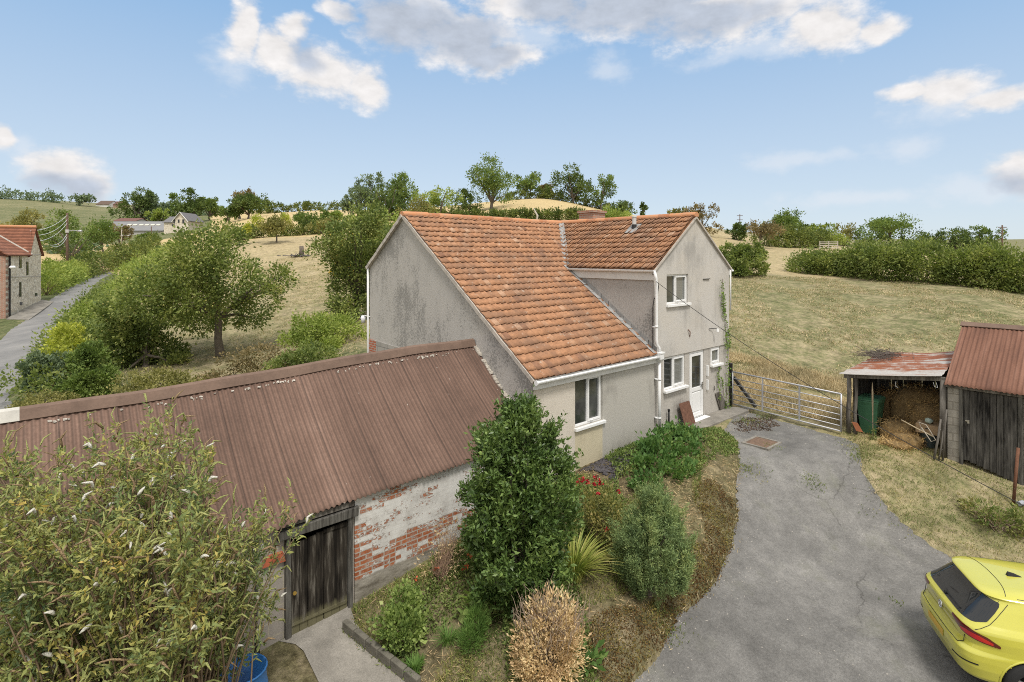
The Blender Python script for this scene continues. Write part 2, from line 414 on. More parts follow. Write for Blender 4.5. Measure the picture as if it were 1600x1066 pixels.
# ================================================================== GROUND
def build_ground():
    az = np.concatenate([np.linspace(-180, -58, 34)[:-1], np.linspace(-58, -30, 130)[:-1], np.linspace(-30, 54, 400)[:-1], np.linspace(54, 180, 36)[:-1]])
    rad = np.concatenate([np.geomspace(.6, 5, 14)[:-1], np.geomspace(5, 26, 150)[:-1], np.geomspace(26, 600, 170)[:-1], np.geomspace(600, 6000, 20)])
    A, D = np.meshgrid(R(1) * az + YAW, rad)
    X = CX + D * np.sin(A); Y = CY + D * np.cos(A)
    Z = H(X, Y)
    nearf = sstep((60 - D) / 40)
    Z = Z + nearf * .03 * (np.sin(X * 3.1 + 2 * np.sin(Y * 1.7)) * np.sin(Y * 2.7 + np.sin(X * 2.2)))
    n = len(az); i = np.arange(X.size).reshape(X.shape)
    ip = np.roll(i, -1, axis=1)
    F = np.stack([i[:-1], ip[:-1], ip[1:], i[1:]], -1).reshape(-1, 4)[:, ::-1]
    V = np.stack([X, Y, Z], -1).reshape(-1, 3)
    # land-cover masks (what grows there): R green, G soil/litter, B straw
    x, y = V[:, 0], V[:, 1]
    dx, dy = x - CX, y - CY; f = dx * SN + dy * CS; r = dx * CS - dy * SN; a = np.arctan2(r, f); d = np.hypot(dx, dy)
    green = np.full(len(V), .35); soil = np.zeros(len(V)); straw = np.zeros(len(V))
    straw = np.where((a < .1) & (d > 30), .45, straw)                 # dry orchard field
    straw = np.where((a < .15) & (d > 98), .95, straw); green = np.where((a < .1) & (d > 30), .2 + .32 * sstep((85 - d) / 50), green); straw = np.where((a < .1) & (d > 30) & (d < 98), .1 + .22 * sstep((d - 35) / 40), straw)
    straw = np.where((d > 118) & (a > -.12) & (a < .35), .95, straw)  # ripe hill field
    g2 = (a < -.5) & (d > 200); green = np.where(g2, .82, green); straw = np.where(g2, .0, straw)
    lv = np.where((np.abs(x + 6) < 9) & (y > 8), sstep((6.0 - sd(x, y, LANE)) / 3), 0.); green = np.maximum(green, lv * .95); straw = straw * (1 - lv)
    green = np.where((d > 480), .7, green)
    right = (a > .22) & (d < 52); green = np.where(right, .62, green); straw = np.where(right, .06, straw)
    up = (a > .22) & (d >= 52) & (d < 130); green = np.where(up, .28, green); straw = np.where(up, .34, straw)
    strip = sstep(1 - np.abs(d - 21.5) / 3.2) * ((a > .3) & (x > 9.5) & (y > -3.5)); straw = np.maximum(straw, strip * .85)
    db = sd(x, y, BED); inb = (db < .1) & (d < 30); soil = np.where(inb, .62, soil)
    soil = np.where(inb & (x > 1.2) & (y > -1.7), .9, soil)
    yard = (y < 0) & (x > -4) & (x < 12) & (db > .1); green = np.where(yard, .52, green); straw = np.where(yard, .1, straw)
    ag = sstep(1 - np.hypot(x - 9.6, y + 4.6) / 2.6); straw = np.maximum(straw, ag * .8)
    fg = (y < 0) & (x < -4.2); soil = np.where(fg, .6, soil); green = np.where(fg, .6, green)
    bk = (y > 0) & (d < 27) & (a < .0); green = np.where(bk, .7, green); soil = np.where(bk, .2, soil)
    def fn(t):
        o = objc(t)
        at_ = N(t, 'ShaderNodeAttribute', out=0, attribute_name='cover'); s = sep(t, at_)
        big = noise(t, o, .11, 4, .6); mid = noise(t, vmul(t, o, (1, 1, .3)), 1.1, 8, .76); fine = noise(t, o, 26, 4, .72); tuft = noise(t, o, 6.5, 4, .65)
        g = mth(t, 'ADD', s[0], mth(t, 'ADD', mth(t, 'MULTIPLY_ADD', mid, 2.4, -1.2), mth(t, 'ADD', mth(t, 'MULTIPLY_ADD', big, .9, -.45), mth(t, 'MULTIPLY_ADD', tuft, 1.5, -.75))), clamp=True)
        grass = ramp(t, g, [(0, (.42, .345, .22)), (.35, (.32, .275, .165)), (.65, (.215, .205, .105)), (1, (.11, .13, .055))])
        st = mth(t, 'MULTIPLY', s[2], mth(t, 'MULTIPLY_ADD', mid, .9, .5), clamp=True)
        grass = mix(t, st, grass, ramp(t, tuft, [(.3, (.44, .33, .16)), (.7, (.64, .50, .27))]))
        so_ = mth(t, 'ADD', s[1], mth(t, 'MULTIPLY_ADD', tuft, 1.6, -.8), clamp=True)
        so_ = mth(t, 'MULTIPLY', so_, mth(t, 'MULTIPLY', s[1], 2.0, clamp=True), clamp=True)
        dirt = ramp(t, fine, [(.3, (.05, .036, .02)), (.5, (.105, .08, .045)), (.62, (.16, .135, .07)), (.78, (.29, .22, .13))])
        c = mix(t, so_, grass, dirt)
        c = mix(t, .55, c, mix(t, 1.0, c, ramp(t, fine, [(.25, .35), (.75, 1.6)]), 'MULTIPLY'))
        c = mix(t, .7, c, mix(t, 1.0, c, ramp(t, noise(t, vmul(t, o, (1, .6, .5)), 2.6, 7, .78), [(.36, .5), (.5, 1.0), (.64, 1.35)]), 'MULTIPLY'))
        h = mth(t, 'ADD', mth(t, 'MULTIPLY', fine, .5), tuft)
        return {'Base Color': c, 'Normal': bump(t, h, .8, .07)}
    m = material('meadow_ground', fn, rough=.95, spec=.1)
    o = link_mesh('ground', V, F, m, smooth=True)
    ca = o.data.color_attributes.new('cover', 'FLOAT_COLOR', 'POINT')
    ca.data.foreach_set('color', np.stack([green, soil, straw, np.ones(len(V))], 1).astype(np.float32).ravel())
    tag(o, kind='structure', label='dry meadow, orchard slope and farmyard ground under everything')
build_ground()

def sheet(name, poly, step, off, m, label, thick=None):
    P = np.array(poly); x0, y0 = P.min(0) - step; x1, y1 = P.max(0) + step
    X, Y = np.meshgrid(np.arange(x0, x1, step), np.arange(y0, y1, step))
    # snap outside points to the outline so that the edge follows it
    S = sd(X, Y, poly); keepv = S < step * .75
    Xs, Ys = X.copy(), Y.copy()
    out = (S > 0) & keepv | ((S > -step * .35) & (S <= 0))
    n = len(poly)
    for i, j in np.argwhere(out):
        px, py = X[i, j], Y[i, j]; best = 1e9
        for k in range(n):
            ax, ay = poly[k]; bx, by = poly[(k + 1) % n]; vx, vy = bx - ax, by - ay
            tt = min(1, max(0, ((px - ax) * vx + (py - ay) * vy) / (vx * vx + vy * vy + 1e-12)))
            qx, qy = ax + tt * vx, ay + tt * vy; dd = (px - qx) ** 2 + (py - qy) ** 2
            if dd < best: best = dd; Xs[i, j], Ys[i, j] = qx, qy
    Z = H0(Xs, Ys) + off
    V, F = grid_mesh(Xs, Ys, Z)
    k = keepv.reshape(-1); F = F[k[F].all(1)]
    o = link_mesh(name, V, F, m, smooth=True)
    return tag(o, kind='structure', label=label)
def asphalt(t):
    o = objc(t); big = noise(t, o, .45, 4, .6); mid = noise(t, o, 2.2, 5, .65); fine = noise(t, o, 70, 3, .7); spk = noise(t, o, 30, 2, .5)
    f = mth(t, 'ADD', mth(t, 'MULTIPLY', big, .5), mth(t, 'MULTIPLY', mid, .5))
    c = ramp(t, f, [(.32, (.115, .111, .104)), (.5, (.175, .169, .158)), (.68, (.26, .25, .232))])
    c = mix(t, .5, c, mix(t, 1., c, ramp(t, fine, [(.3, .45), (.7, 1.5)]), 'MULTIPLY'))
    gr = noise(t, o, 24, 2, .6); c = mix(t, .4, c, mix(t, 1., c, ramp(t, gr, [(.3, .6), (.5, 1.0), (.7, 1.35)]), 'MULTIPLY'))
    pat = noise(t, vmul(t, o, (.55, 1, 1)), .8, 6, .72); c = mix(t, .38, c, mix(t, 1., c, ramp(t, pat, [(.36, .62), (.5, 1.0), (.66, 1.3)]), 'MULTIPLY'))
    moss = ramp(t, noise(t, o, .9, 5, .7), [(.55, 0), (.72, 1)])
    c = mix(t, mth(t, 'MULTIPLY', moss, .35), c, (.12, .125, .075))
    c = mix(t, mth(t, 'MULTIPLY', ramp(t, spk, [(.73, 0), (.78, 1)]), .5), c, (.38, .36, .33))
    cr = N(t, 'ShaderNodeTexVoronoi', {'Vector': N(t, 'ShaderNodeVectorMath', {0: o, 1: vmul(t, noise(t, o, 1.3, 4, .6, out=1), (.9, .9, 0))}, 0, operation='ADD'), 'Scale': .3}, 0, feature='DISTANCE_TO_EDGE')
    crk = mth(t, 'MULTIPLY', ramp(t, cr, [(.0, 1), (.008, 0)]), ramp(t, noise(t, o, .35, 2, .5), [(.47, 0), (.54, 1)]))
    c = mix(t, mth(t, 'MULTIPLY', crk, .5), c, (.03, .028, .025))
    return {'Base Color': c, 'Normal': bump(t, mth(t, 'ADD', fine, mth(t, 'MULTIPLY', mid, .5)), .5, .012)}
M_asph = material('worn_tarmac', asphalt, rough=.92, spec=.2)
def lane_tar(t):
    o = objc(t); mid = noise(t, o, .5, 5, .65); fine = noise(t, o, 20, 3, .7)
    c = ramp(t, mid, [(.3, (.17, .168, .165)), (.7, (.27, .262, .25))])
    return {'Base Color': mix(t, .3, c, mix(t, 1., c, ramp(t, fine, [(.3, .6), (.7, 1.4)]), 'MULTIPLY'))}
M_lane = material('lane_tarmac', lane_tar, rough=.9, spec=.2)
sheet('driveway', DRIVE, .14, -.045, M_asph, 'worn cracked grey tarmac driveway running up to the field gate')
sheet('lane', LANE, .5, -.05, M_lane, 'narrow grey tarmac lane past the stone mill')
def conc(t):
    o = objc(t); a = noise(t, o, 1.6, 5, .65); f = noise(t, o, 45, 3, .7)
    c = ramp(t, a, [(.3, (.16, .148, .128)), (.7, (.33, .305, .265))])
    c = mix(t, .45, c, mix(t, 1., c, ramp(t, f, [(.3, .5), (.7, 1.4)]), 'MULTIPLY'))
    return {'Base Color': c, 'Normal': bump(t, f, .4, .01)}
M_conc = material('weathered_concrete', conc, rough=.9, spec=.2)
PATH = [(-5.62, .02), (-4.42, .02)] + poly_px([(556,978),(600,1020),(650,1072),(740,1160),(560,1160),(500,1072),(470,1010)])
sheet('path', PATH, .15, .02, M_conc, 'short concrete path leading to the barn door')
# raised concrete apron in front of the house door
mb = MB()
ap = [(4.3, .02), (9.16, .02), (9.62, -.62), (7.6, -.62), (6.2, -.60), (5.0, -.5), (4.3, -.42)]
mb.prism([(x, y, -.35) for x, y in ap], (0, 0, .385))
o = mb.build('apron', M_conc, bevel=.012); tag(o, kind='structure', label='low concrete apron along the house wall')

# ================================================================== MATERIALS FOR WALLS
def render_wall(base, stain, amount=.5, warm=None, seed=0., grain=.5, pebble=False):
    def fn(t):
        o = objc(t)
        o2 = N(t, 'ShaderNodeVectorMath', {0: o, 1: (seed, seed * 1.7, seed * .6)}, 0, operation='ADD')
        st = noise(t, vmul(t, o2, (1.5, 1.5, .7)), 1.0, 7, .72); blot = noise(t, o2, .55, 4, .6); fine = noise(t, o, 40, 3, .75); gr = noise(t, o, 110, 2, .8)
        streak = noise(t, vmul(t, o2, (8, 8, .6)), 1.0, 4, .6)
        f = mth(t, 'ADD', mth(t, 'MULTIPLY', st, .5), mth(t, 'ADD', mth(t, 'MULTIPLY', blot, .50), mth(t, 'MULTIPLY', streak, .12)))
        k = N(t, 'ShaderNodeMapRange', {0: f, 1: .585 - (.15 if pebble else .11) * amount, 2: (.84 if pebble else .76) - .11 * amount}, 0, interpolation_type='SMOOTHSTEP')
        if pebble:
            sp = noise(t, o, 17, 3, .65); k2 = N(t, 'ShaderNodeMapRange', {0: mth(t, 'ADD', sp, mth(t, 'MULTIPLY_ADD', k, .34, -.22)), 1: .42, 2: .56}, 0, interpolation_type='SMOOTHSTEP'); k = mth(t, 'ADD', mth(t, 'MULTIPLY', k2, .62), mth(t, 'MULTIPLY', k, .24), clamp=True)
        c = mix(t, mth(t, 'MULTIPLY', k, .9), base, stain)
        if warm: c = mix(t, ramp(t, noise(t, o2, .9, 3, .5), [(.45, 0), (.65, .5)]), c, warm)
        c = mix(t, grain, c, mix(t, 1., c, ramp(t, fine, [(.3, .5), (.7, 1.45)]), 'MULTIPLY'))
        return {'Base Color': c, 'Normal': bump(t, mth(t, 'ADD', fine, gr), .55, .012)}
    return fn
M_gable = material('roughcast_gable', render_wall((.47, .45, .42), (.215, .21, .198), 1.0, seed=1.3, grain=.35, pebble=True), rough=.95, spec=.1)
M_cheek = material('roughcast_cheek', render_wall((.42, .40, .375), (.20, .195, .185), .95, seed=3.1, grain=.35, pebble=True), rough=.95, spec=.1)
M_wing = material('render_wing', render_wall((.545, .52, .48), (.36, .345, .32), .5, (.565, .52, .45), seed=5.2, grain=.22), rough=.9, spec=.15)
M_wlow = material('render_wing_base', render_wall((.48, .45, .405), (.30, .28, .25), .45, seed=6.6, grain=.25), rough=.9, spec=.15)
M_cream = material('render_cream', render_wall((.62, .565, .485), (.48, .43, .36), .3, seed=7.4, grain=.15), rough=.9, spec=.15)
M_yell = material('render_buff', render_wall((.55, .49, .35), (.40, .35, .25), .4, seed=8.3, grain=.18), rough=.9, spec=.15)
M_grey = material('render_grey', render_wall((.45, .43, .385), (.29, .275, .245), .5, seed=9.9, grain=.28), rough=.9, spec=.15)
M_white = simple('white_plastic', (.78, .78, .77), .35, .05, 3, .02, spec=.4)
M_glass = material('window_glass', lambda t: {'Base Color': ramp(t, noise(t, objc(t), 1.6, 3, .5), [(.35, (.02, .022, .022)), (.55, (.06, .065, .058)), (.75, (.14, .14, .125))])}, rough=.05, spec=.8)
M_iron = simple('black_iron', (.025, .024, .023), .5, .3)
M_rust = simple('rusty_steel', (.16, .075, .045), .85, .45, 4, .3)
M_lead = simple('lead_flashing', (.30, .295, .285), .75, .35, 5, .2)
M_mortar = simple('lime_mortar', (.46, .42, .37), .95, .3, 8, .3)
def timber(base, pale, name):
    def fn(t):
        o = objc(t); g = noise(t, vmul(t, o, (14, 14, 1.1)), 1.6, 6, .7); b = noise(t, vmul(t, o, (5, 5, .8)), 1.3, 4, .6)
        f = mth(t, 'ADD', mth(t, 'MULTIPLY', g, .55), mth(t, 'MULTIPLY', b, .5))
        return {'Base Color': ramp(t, f, [(.42, base), (.58, tuple(.5 * (p + q) for p, q in zip(base, pale))), (.72, pale)]), 'Normal': bump(t, g, .5, .01)}
    return material(name, fn, rough=.85, spec=.2)
M_tar = timber((.012, .011, .010), (.15, .14, .125), 'tarred_boards')
M_oldwood = timber((.07, .06, .05), (.27, .25, .22), 'silvered_timber')
def tile_mat(t):
    g = N(t, 'ShaderNodeNewGeometry', out='Random Per Island'); o = objc(t)
    c = ramp(t, g, [(0, (.25, .13, .08)), (.10, (.345, .178, .098)), (.5, (.38, .195, .105)), (.92, (.405, .213, .117)), (1, (.46, .29, .19))])
    n1 = noise(t, o, 9, 5, .7); n2 = noise(t, o, 1.1, 4, .6); n3 = noise(t, o, 5, 6, .75)
    c = mix(t, .6, c, mix(t, 1., c, ramp(t, n1, [(.3, .45), (.7, 1.35)]), 'MULTIPLY'))
    c = mix(t, mth(t, 'MULTIPLY', ramp(t, n2, [(.46, 0), (.64, 1)]), .55), c, (.19, .12, .085))
    c = mix(t, mth(t, 'MULTIPLY', ramp(t, n3, [(.60, 0), (.66, 1)]), .65), c, (.46, .40, .33))
    return {'Base Color': c, 'Normal': bump(t, n1, .3, .01)}
M_tile = material('clay_pantile', tile_mat, rough=.85, spec=.2)
def ridge_mat(t):
    g = N(t, 'ShaderNodeNewGeometry', out='Random Per Island'); o = objc(t); n1 = noise(t, o, 10, 5, .7)
    c = ramp(t, g, [(0, (.40, .17, .085)), (.6, (.55, .26, .13)), (1, (.48, .30, .19))])
    c = mix(t, ramp(t, n1, [(.5, 0), (.68, .7)]), c, (.34, .28, .21))
    return {'Base Color': c, 'Normal': bump(t, n1, .3, .01)}
M_ridge = material('clay_ridge', ridge_mat, rough=.85, spec=.2)

# ================================================================== FARMHOUSE
U1, U2, UM, ZE, ZR, ZE2, VR, VB, ZB = 4.76, 9.16, 6.96, 2.39, 6.41, 4.79, 5.67, 7.86, 4.85
YI = (ZE2 - ZE) / (ZR - ZE) * VR
house = thing('farmhouse', 'grey rendered farmhouse with orange pantile roofs, standing behind the garden bed', 'house', (0, 0, 0))
mb = MB()
WIN_MAIN = (1.41, 2.46, .92, 2.12)
def mf(x, z):
    if x < 1.41: return 1
    if x < 2.46: return 2
    return 3
wallgrid(mb, 0, U1, -.8, 2.3, 0, [WIN_MAIN], .1, 3, mf)
WIN_LOW = (5.30, 6.43, 1.2, 2.14); DOOR = (6.71, 7.58, .05, 2.14); WIN_SM = (7.99, 8.60, 1.60, 2.14); WIN_UP = (5.40, 6.58, 3.70, 4.58)
wallgrid(mb, U1, U2, -.4, 2.17, .035, [WIN_LOW, DOOR, WIN_SM], .1, 5)
wallgrid(mb, U1, U2, 2.17, ZE2 - .04, 0, [WIN_UP], .1, 4)
mb.quad((U1, 0, 2.17), (U1, .035, 2.17), (U2, .035, 2.17), (U2, 0, 2.17), 4)
mb.add([(U1, 0, ZE2 - .04), (U2, 0, ZE2 - .04), (UM, 0, ZR - .08)], [(0, 1, 2)], 4)
mb.add([(0, 0, -.8), (0, 0, 2.3), (0, VR, ZR - .08), (0, VB, ZB - .06), (0, VB, -.8)], [(0, 1, 2, 3, 4)], 0)
mb.add([(U1, 0, 2.0), (U1, 3.6, 2.0), (U1, 3.6, ZE2 - .04), (U1, 0, ZE2 - .04)], [(0, 3, 2, 1)], 6)
mb.add([(U2, .0, -.4), (U2, VB, -.4), (U2, VB, ZE2 - .04), (U2, 0, ZE2 - .04)], [(0, 1, 2, 3)], 4)
mb.add([(0, VB, -.8), (U2, VB, -.8), (U2, VB, ZB - .08), (0, VB, ZB - .08)], [(0, 3, 2, 1)], 0)
# dark rooms behind the openings
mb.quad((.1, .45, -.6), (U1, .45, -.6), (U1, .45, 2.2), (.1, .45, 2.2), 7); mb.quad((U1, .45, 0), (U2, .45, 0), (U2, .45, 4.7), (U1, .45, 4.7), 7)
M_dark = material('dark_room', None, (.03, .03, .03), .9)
mb.build('wall', [M_gable, M_cream, M_yell, M_grey, M_wing, M_wlow, M_cheek, M_dark], house)
def brickpatch(t):
    o = objc(t); s = sep(t, o); v = N(t, 'ShaderNodeCombineXYZ', {0: s[1], 1: s[2], 2: 0.})
    b = N(t, 'ShaderNodeTexBrick', {'Vector': v, 'Color1': (.30, .285, .26, 1), 'Color2': (.38, .36, .33, 1), 'Mortar': (.20, .19, .175, 1), 'Scale': 1.0, 'Mortar Size': .012, 'Brick Width': .44, 'Row Height': .2})
    r = N(t, 'ShaderNodeTexBrick', {'Vector': v, 'Color1': (.33, .09, .045, 1), 'Color2': (.42, .13, .07, 1), 'Mortar': (.35, .32, .28, 1), 'Scale': 1.0, 'Mortar Size': .012, 'Brick Width': .23, 'Row Height': .078})
    return mix(t, mth(t, 'GREATER_THAN', s[1], 7.38), b, r)
M_patch = material('exposed_blockwork', brickpatch, rough=.9)
mb = MB(); mb.prism([(-.03, VB, -.8), (-.03, VB, 2.36), (-.03, 4.6, 2.28), (-.03, 4.6, -.8)], (.03, 0, 0)); o = mb.build('block_patch', M_patch, house)
o['label'] = 'bare blockwork and red brick quoins below the render'
def tiles(org, u, s, width0, width1, length, amin, amax, tw=.19, gauge=.264, skip=None):
    org = np.array(org, float); u = np.array(u, float); s = unit(np.array(s, float)); n = np.cross(u, s)
    rows = int(math.ceil(length / gauge)); Vs = []; Fs = []; b0 = 0
    T = np.array([0, .2, .4, .6, .78, .92, 1.0, 1.09]); prof = np.where(T <= .985, .036 * (T / .985) ** 1.7 - .006 * np.sin(np.pi * T), .036 - (T - .985) * .14)
    for r in range(rows):
        off = rng.normal(0, .01)
        for k in range(int(math.floor(width0 / tw)), int(math.ceil(width1 / tw))):
            ac = (k + .5) * tw; bb = r * gauge; lo, hi = amin(bb + .15), amax(bb + .15)
            if ac < lo - tw * .4 or ac > hi + tw * .4: continue
            ja, jb, jh, tilt = rng.normal(0, .004), rng.normal(0, .007), rng.normal(0, .004), rng.normal(0, .004)
            a = (k + T) * tw + ja + off * .3; L = min(gauge + .07, length - bb + .02)
            row = []
            for (bv, hh) in ((bb + jb + .006, .034), (bb + jb, .052), (bb + L * .5, .038), (bb + L, .012)):
                aa = np.clip(a, amin(bv), amax(bv))
                h = hh + (prof if hh != .012 or bv > bb + .1 else prof) + jh + tilt * (T - .5)
                row.append(org + aa[:, None] * u + bv * s + h[:, None] * n)
            V = np.vstack(row); m_ = len(T)
            i = np.arange(4 * m_).reshape(4, m_)
            F = np.stack([i[:-1, :-1], i[:-1, 1:], i[1:, 1:], i[1:, :-1]], -1).reshape(-1, 4)
            Vs.append(V); Fs.append(F + b0); b0 += len(V)
    return np.vstack(Vs), np.vstack(Fs)
SL = math.hypot(VR, ZR - ZE); sv = np.array([0, VR, ZR - ZE]) / SL
def amax_main(b):
    z = ZE + b * sv[2]
    return U1 - .01 if z <= ZE2 else U1 - .01 + (z - ZE2) / (ZR - ZE2) * (UM - U1)
e0 = np.array([0, -.09, ZE - .08])
V, F = tiles(e0, (1, 0, 0), sv, -.05, UM, SL + .05, lambda b: -.06, amax_main)
roof = link_mesh('roof', V, F, M_tile, house)
roof['label'] = 'long pantiled main roof sweeping down to the low front eave'
# under-slab of the main roof, and the plain rear slopes
mb = MB()
nn = np.array([0, -sv[2], sv[1]])
def slab(mb, pts, n, th=.05, m=0): mb.prism([np.array(p) - np.array(n) * th for p in pts], np.array(n) * (th - .012), m)
vtop = (UM, VR, ZR - .06); 
slab(mb, [(-.04, -.08, ZE - .07), (U1, -.08, ZE - .07), (U1, YI, ZE2 - .03), vtop, (-.04, VR, ZR - .04)], nn)
bs = unit(np.array([0, VB + .12 - VR, ZB - .1 - ZR])); bn = np.cross((1, 0, 0), -bs); bn = bn if bn[2] > 0 else -bn
slab(mb, [(-.05, VR, ZR), (U2, VR, ZR), (U2, VB + .12, ZB - .1), (-.05, VB + .12, ZB - .1)], bn, .06)
o = mb.build('roof_boarding', M_tile, roof)
WL = math.hypot(UM - U1, ZR - ZE2); ws = np.array([UM - U1, 0, ZR - ZE2]) / WL
yv = lambda b: YI + (b / WL) * (VR - YI)
V, F = tiles((U1 - .06, 0, ZE2 - .05), (0, -1, 0), ws, -VR, .05, WL + .05, lambda b: -yv(b) + .03, lambda b: .05)
rw = link_mesh('roof', V, F, M_tile, house); rw['label'] = 'shorter weathered pantile roof over the projecting wing'
mb = MB(); wn = np.array([-ws[2], 0, ws[0]])
slab(mb, [(U1 - .05, -.03, ZE2 - .04), (UM, -.03, ZR), (UM, VR, ZR), (U1 - .05, YI, ZE2 - .04)], wn)
slab(mb, [(UM, -.03, ZR), (U2 + .12, -.03, ZE2 - .08), (U2 + .12, VR + .6, ZE2 - .08), (UM, VR, ZR)], (-wn[0], 0, wn[2]), .06)
mb.build('roof_boarding', M_tile, rw)
def ridge_tiles(p0, p1, parent, rad=.125, seg=.42):
    p0 = np.array(p0, float); p1 = np.array(p1, float); L = np.linalg.norm(p1 - p0); k = int(L / seg); mb = MB(); d = (p1 - p0) / L
    prof = [(rad * math.cos(a), rad * .85 * math.sin(a)) for a in np.linspace(R(-18), R(198), 11)]
    for i in range(k):
        a = p0 + d * (i * L / k - .01); b = p0 + d * ((i + 1) * L / k + .015); dz = np.array([0, 0, rng.normal(0, .005)])
        sc_ = 1 + .04 * rng.random()
        mb.profile([a + dz, b + dz + (0, 0, .006)], [(x * sc_, y * sc_) for x, y in prof])
    return mb.build('ridge_tiles', M_ridge, parent)
ridge_tiles((-.07, VR, ZR - .03), (UM, VR, ZR - .03), roof); ridge_tiles((UM, -.06, ZR - .03), (UM, VR - .03, ZR - .025), rw)
# verge mortar, valley and flashings
mb = MB()
for q0, q1 in (((-.045, -.08, ZE - .09), (-.045, VR, ZR - .05)), ((-.045, VB + .1, ZB - .12), (-.045, VR, ZR - .05))):
    P = [np.array(q0) * (1 - k) + np.array(q1) * k + np.array([rng.normal(0, .004), 0, rng.normal(0, .006)]) for k in np.linspace(0, 1, 30)]
    mb = MB(); mb.profile(P, [(-.035, -.07), (.06, -.07), (.06, .035), (-.035, .025)]); mb.build('verge', M_mortar, roof)
for q0, q1 in (((U1 - .03, -.04, ZE2 - .07), (UM, -.04, ZR - .08)), ((U2 + .08, -.035, ZE2 - .11), (UM, -.035, ZR - .08))):
    P = [np.array(q0) * (1 - k) + np.array(q1) * k for k in np.linspace(0, 1, 16)]
    mb = MB(); mb.profile(P, [(-.02, -.05), (.03, -.05), (.03, .03), (-.02, .03)], up=(0, -1, 0.01)); mb.build('verge', M_mortar, rw)
mb = MB()
va = np.array([U1 - .02, YI - .02, ZE2 - .02]); vb = np.array([UM - .02, VR, ZR + .02])
P = [va + (vb - va) * k + rng.normal(0, .002, 3) for k in np.linspace(0, 1, 22)]
mb.profile(P, [(-.10, .085), (-.03, .05), (.03, .05), (.10, .09), (.10, .06), (0, .0), (-.10, .055)])
mb.build('valley', M_lead, roof); mb = MB()
ca_ = np.array([U1 - .07, -.06, ZE - .07]); cb_ = np.array([U1 - .07, YI, ZE2 - .02]); n0 = nn
for k in range(12):
    a = ca_ + (cb_ - ca_) * k / 12; b = ca_ + (cb_ - ca_) * (k + 1.03) / 12; j = rng.normal(0, .005)
    mb.add([a + n0 * .075 + (-.09, 0, j), a + n0 * .085 + (.065, 0, j), b + n0 * .075 + (.065, 0, 0), b + n0 * .065 + (-.09, 0, 0)], [(0, 1, 2, 3)])
    mb.add([a + n0 * .085 + (.064, 0, j), b + n0 * .075 + (.064, 0, 0), b + n0 * .075 + (.064, 0, .13), a + n0 * .085 + (.064, 0, .13 + j)], [(0, 1, 2, 3)])
mb.build('flashing', M_lead, roof)
# chimney on the rear of the wing roof
cc_ = at(925, 400, 22.2); ctop = at(925, 331, 22.2)[2]
def brick_red(t):
    o = objc(t); s = sep(t, o); v = N(t, 'ShaderNodeCombineXYZ', {0: mth(t, 'ADD', s[0], s[1]), 1: s[2], 2: 0.})
    b = N(t, 'ShaderNodeTexBrick', {'Vector': v, 'Color1': (.30, .13, .08, 1), 'Color2': (.42, .20, .13, 1), 'Mortar': (.36, .31, .26, 1), 'Scale': 1.0, 'Mortar Size': .012, 'Brick Width': .23, 'Row Height': .078})
    return mix(t, ramp(t, noise(t, o, 5, 4, .6), [(.4, 0), (.7, .6)]), b, (.33, .27, .22))
M_brick = material('weathered_brick', brick_red, rough=.9)
mb = MB(); c0 = cc_
mb.box(c0[0] - .37, c0[0] + .37, c0[1] - .37, c0[1] + .37, 4.9, ctop - .06); mb.box(c0[0] - .42, c0[0] + .42, c0[1] - .42, c0[1] + .42, ctop - .06, ctop + .03)
mb.build('chimney', M_brick, rw)
vp = np.array([UM - .55, 0, ZR - .55 * .736]); vpy = onx(991, 356, UM - .55)[1]
mb = MB(); mb.tube([(vp[0], vpy, vp[2] - .05), (vp[0], vpy, vp[2] + .16)], [.10, .075], 12, 0); mb.tube([(vp[0], vpy, vp[2] + .15), (vp[0], vpy, vp[2] + .40)], .07, 12, 1)
mb.tube([(vp[0], vpy, vp[2] + .39), (vp[0], vpy, vp[2] + .43)], [.085, .08], 12, 1)
P0 = np.array([vp[0], vpy, vp[2]]); uu = np.array([0, -1., 0])
mb.quad(*[P0 + ws * a + uu * b + wn * .06 for a, b in ((-.28, -.2), (-.28, .2), (.22, .2), (.22, -.2))], m=2)
mb.build('flue', [M_iron, simple('pale_flue', (.55, .54, .52), .5, .1), M_lead], rw)
# gutters and fascias
def gutter(path, name='gutter', r=.06):
    prof = [(r * math.cos(a), r * math.sin(a)) for a in np.linspace(R(180), R(360), 8)] + [(r * .82 * math.cos(a), r * .82 * math.sin(a)) for a in np.linspace(R(360), R(180), 8)]
    m_ = MB(); m_.profile(path, prof); return m_
M_fascia = simple('old_white_paint', (.66, .655, .63), .6, .12, 4, .05)
g = gutter([(-.07, -.155, ZE - .10), (U1 + .06, -.155, ZE - .10)]); g.tube([(-.075, -.155, ZE - .12), (-.055, -.155, ZE - .12)], .062, 12)
g.build('gutter', M_white, house)
g = gutter([(U1 - .12, -.10, ZE2 - .07), (U1 - .12, YI - .05, ZE2 - .07)]); g.build('gutter', M_white, house)
g = gutter([(U2 + .12, -.08, ZE2 - .13), (U2 + .12, VB, ZE2 - .13)]); g.build('gutter', M_white, house)
mb = MB(); mb.box(-.02, U1 + .02, -.075, -.002, ZE - .30, ZE - .075); mb.build('fascia', M_fascia, house, bevel=.006)
mb = MB(); mb.box(U1 - .05, U1 - .002, -.03, YI - .2, ZE2 - .36, ZE2 - .06); mb.build('fascia', M_fascia, house, bevel=.006); mb = MB(); mb.box(U2 + .002, U2 + .06, -.02, VB, ZE2 - .3, ZE2 - .1); mb.build('fascia', M_fascia, house, bevel=.006)
mb = MB()
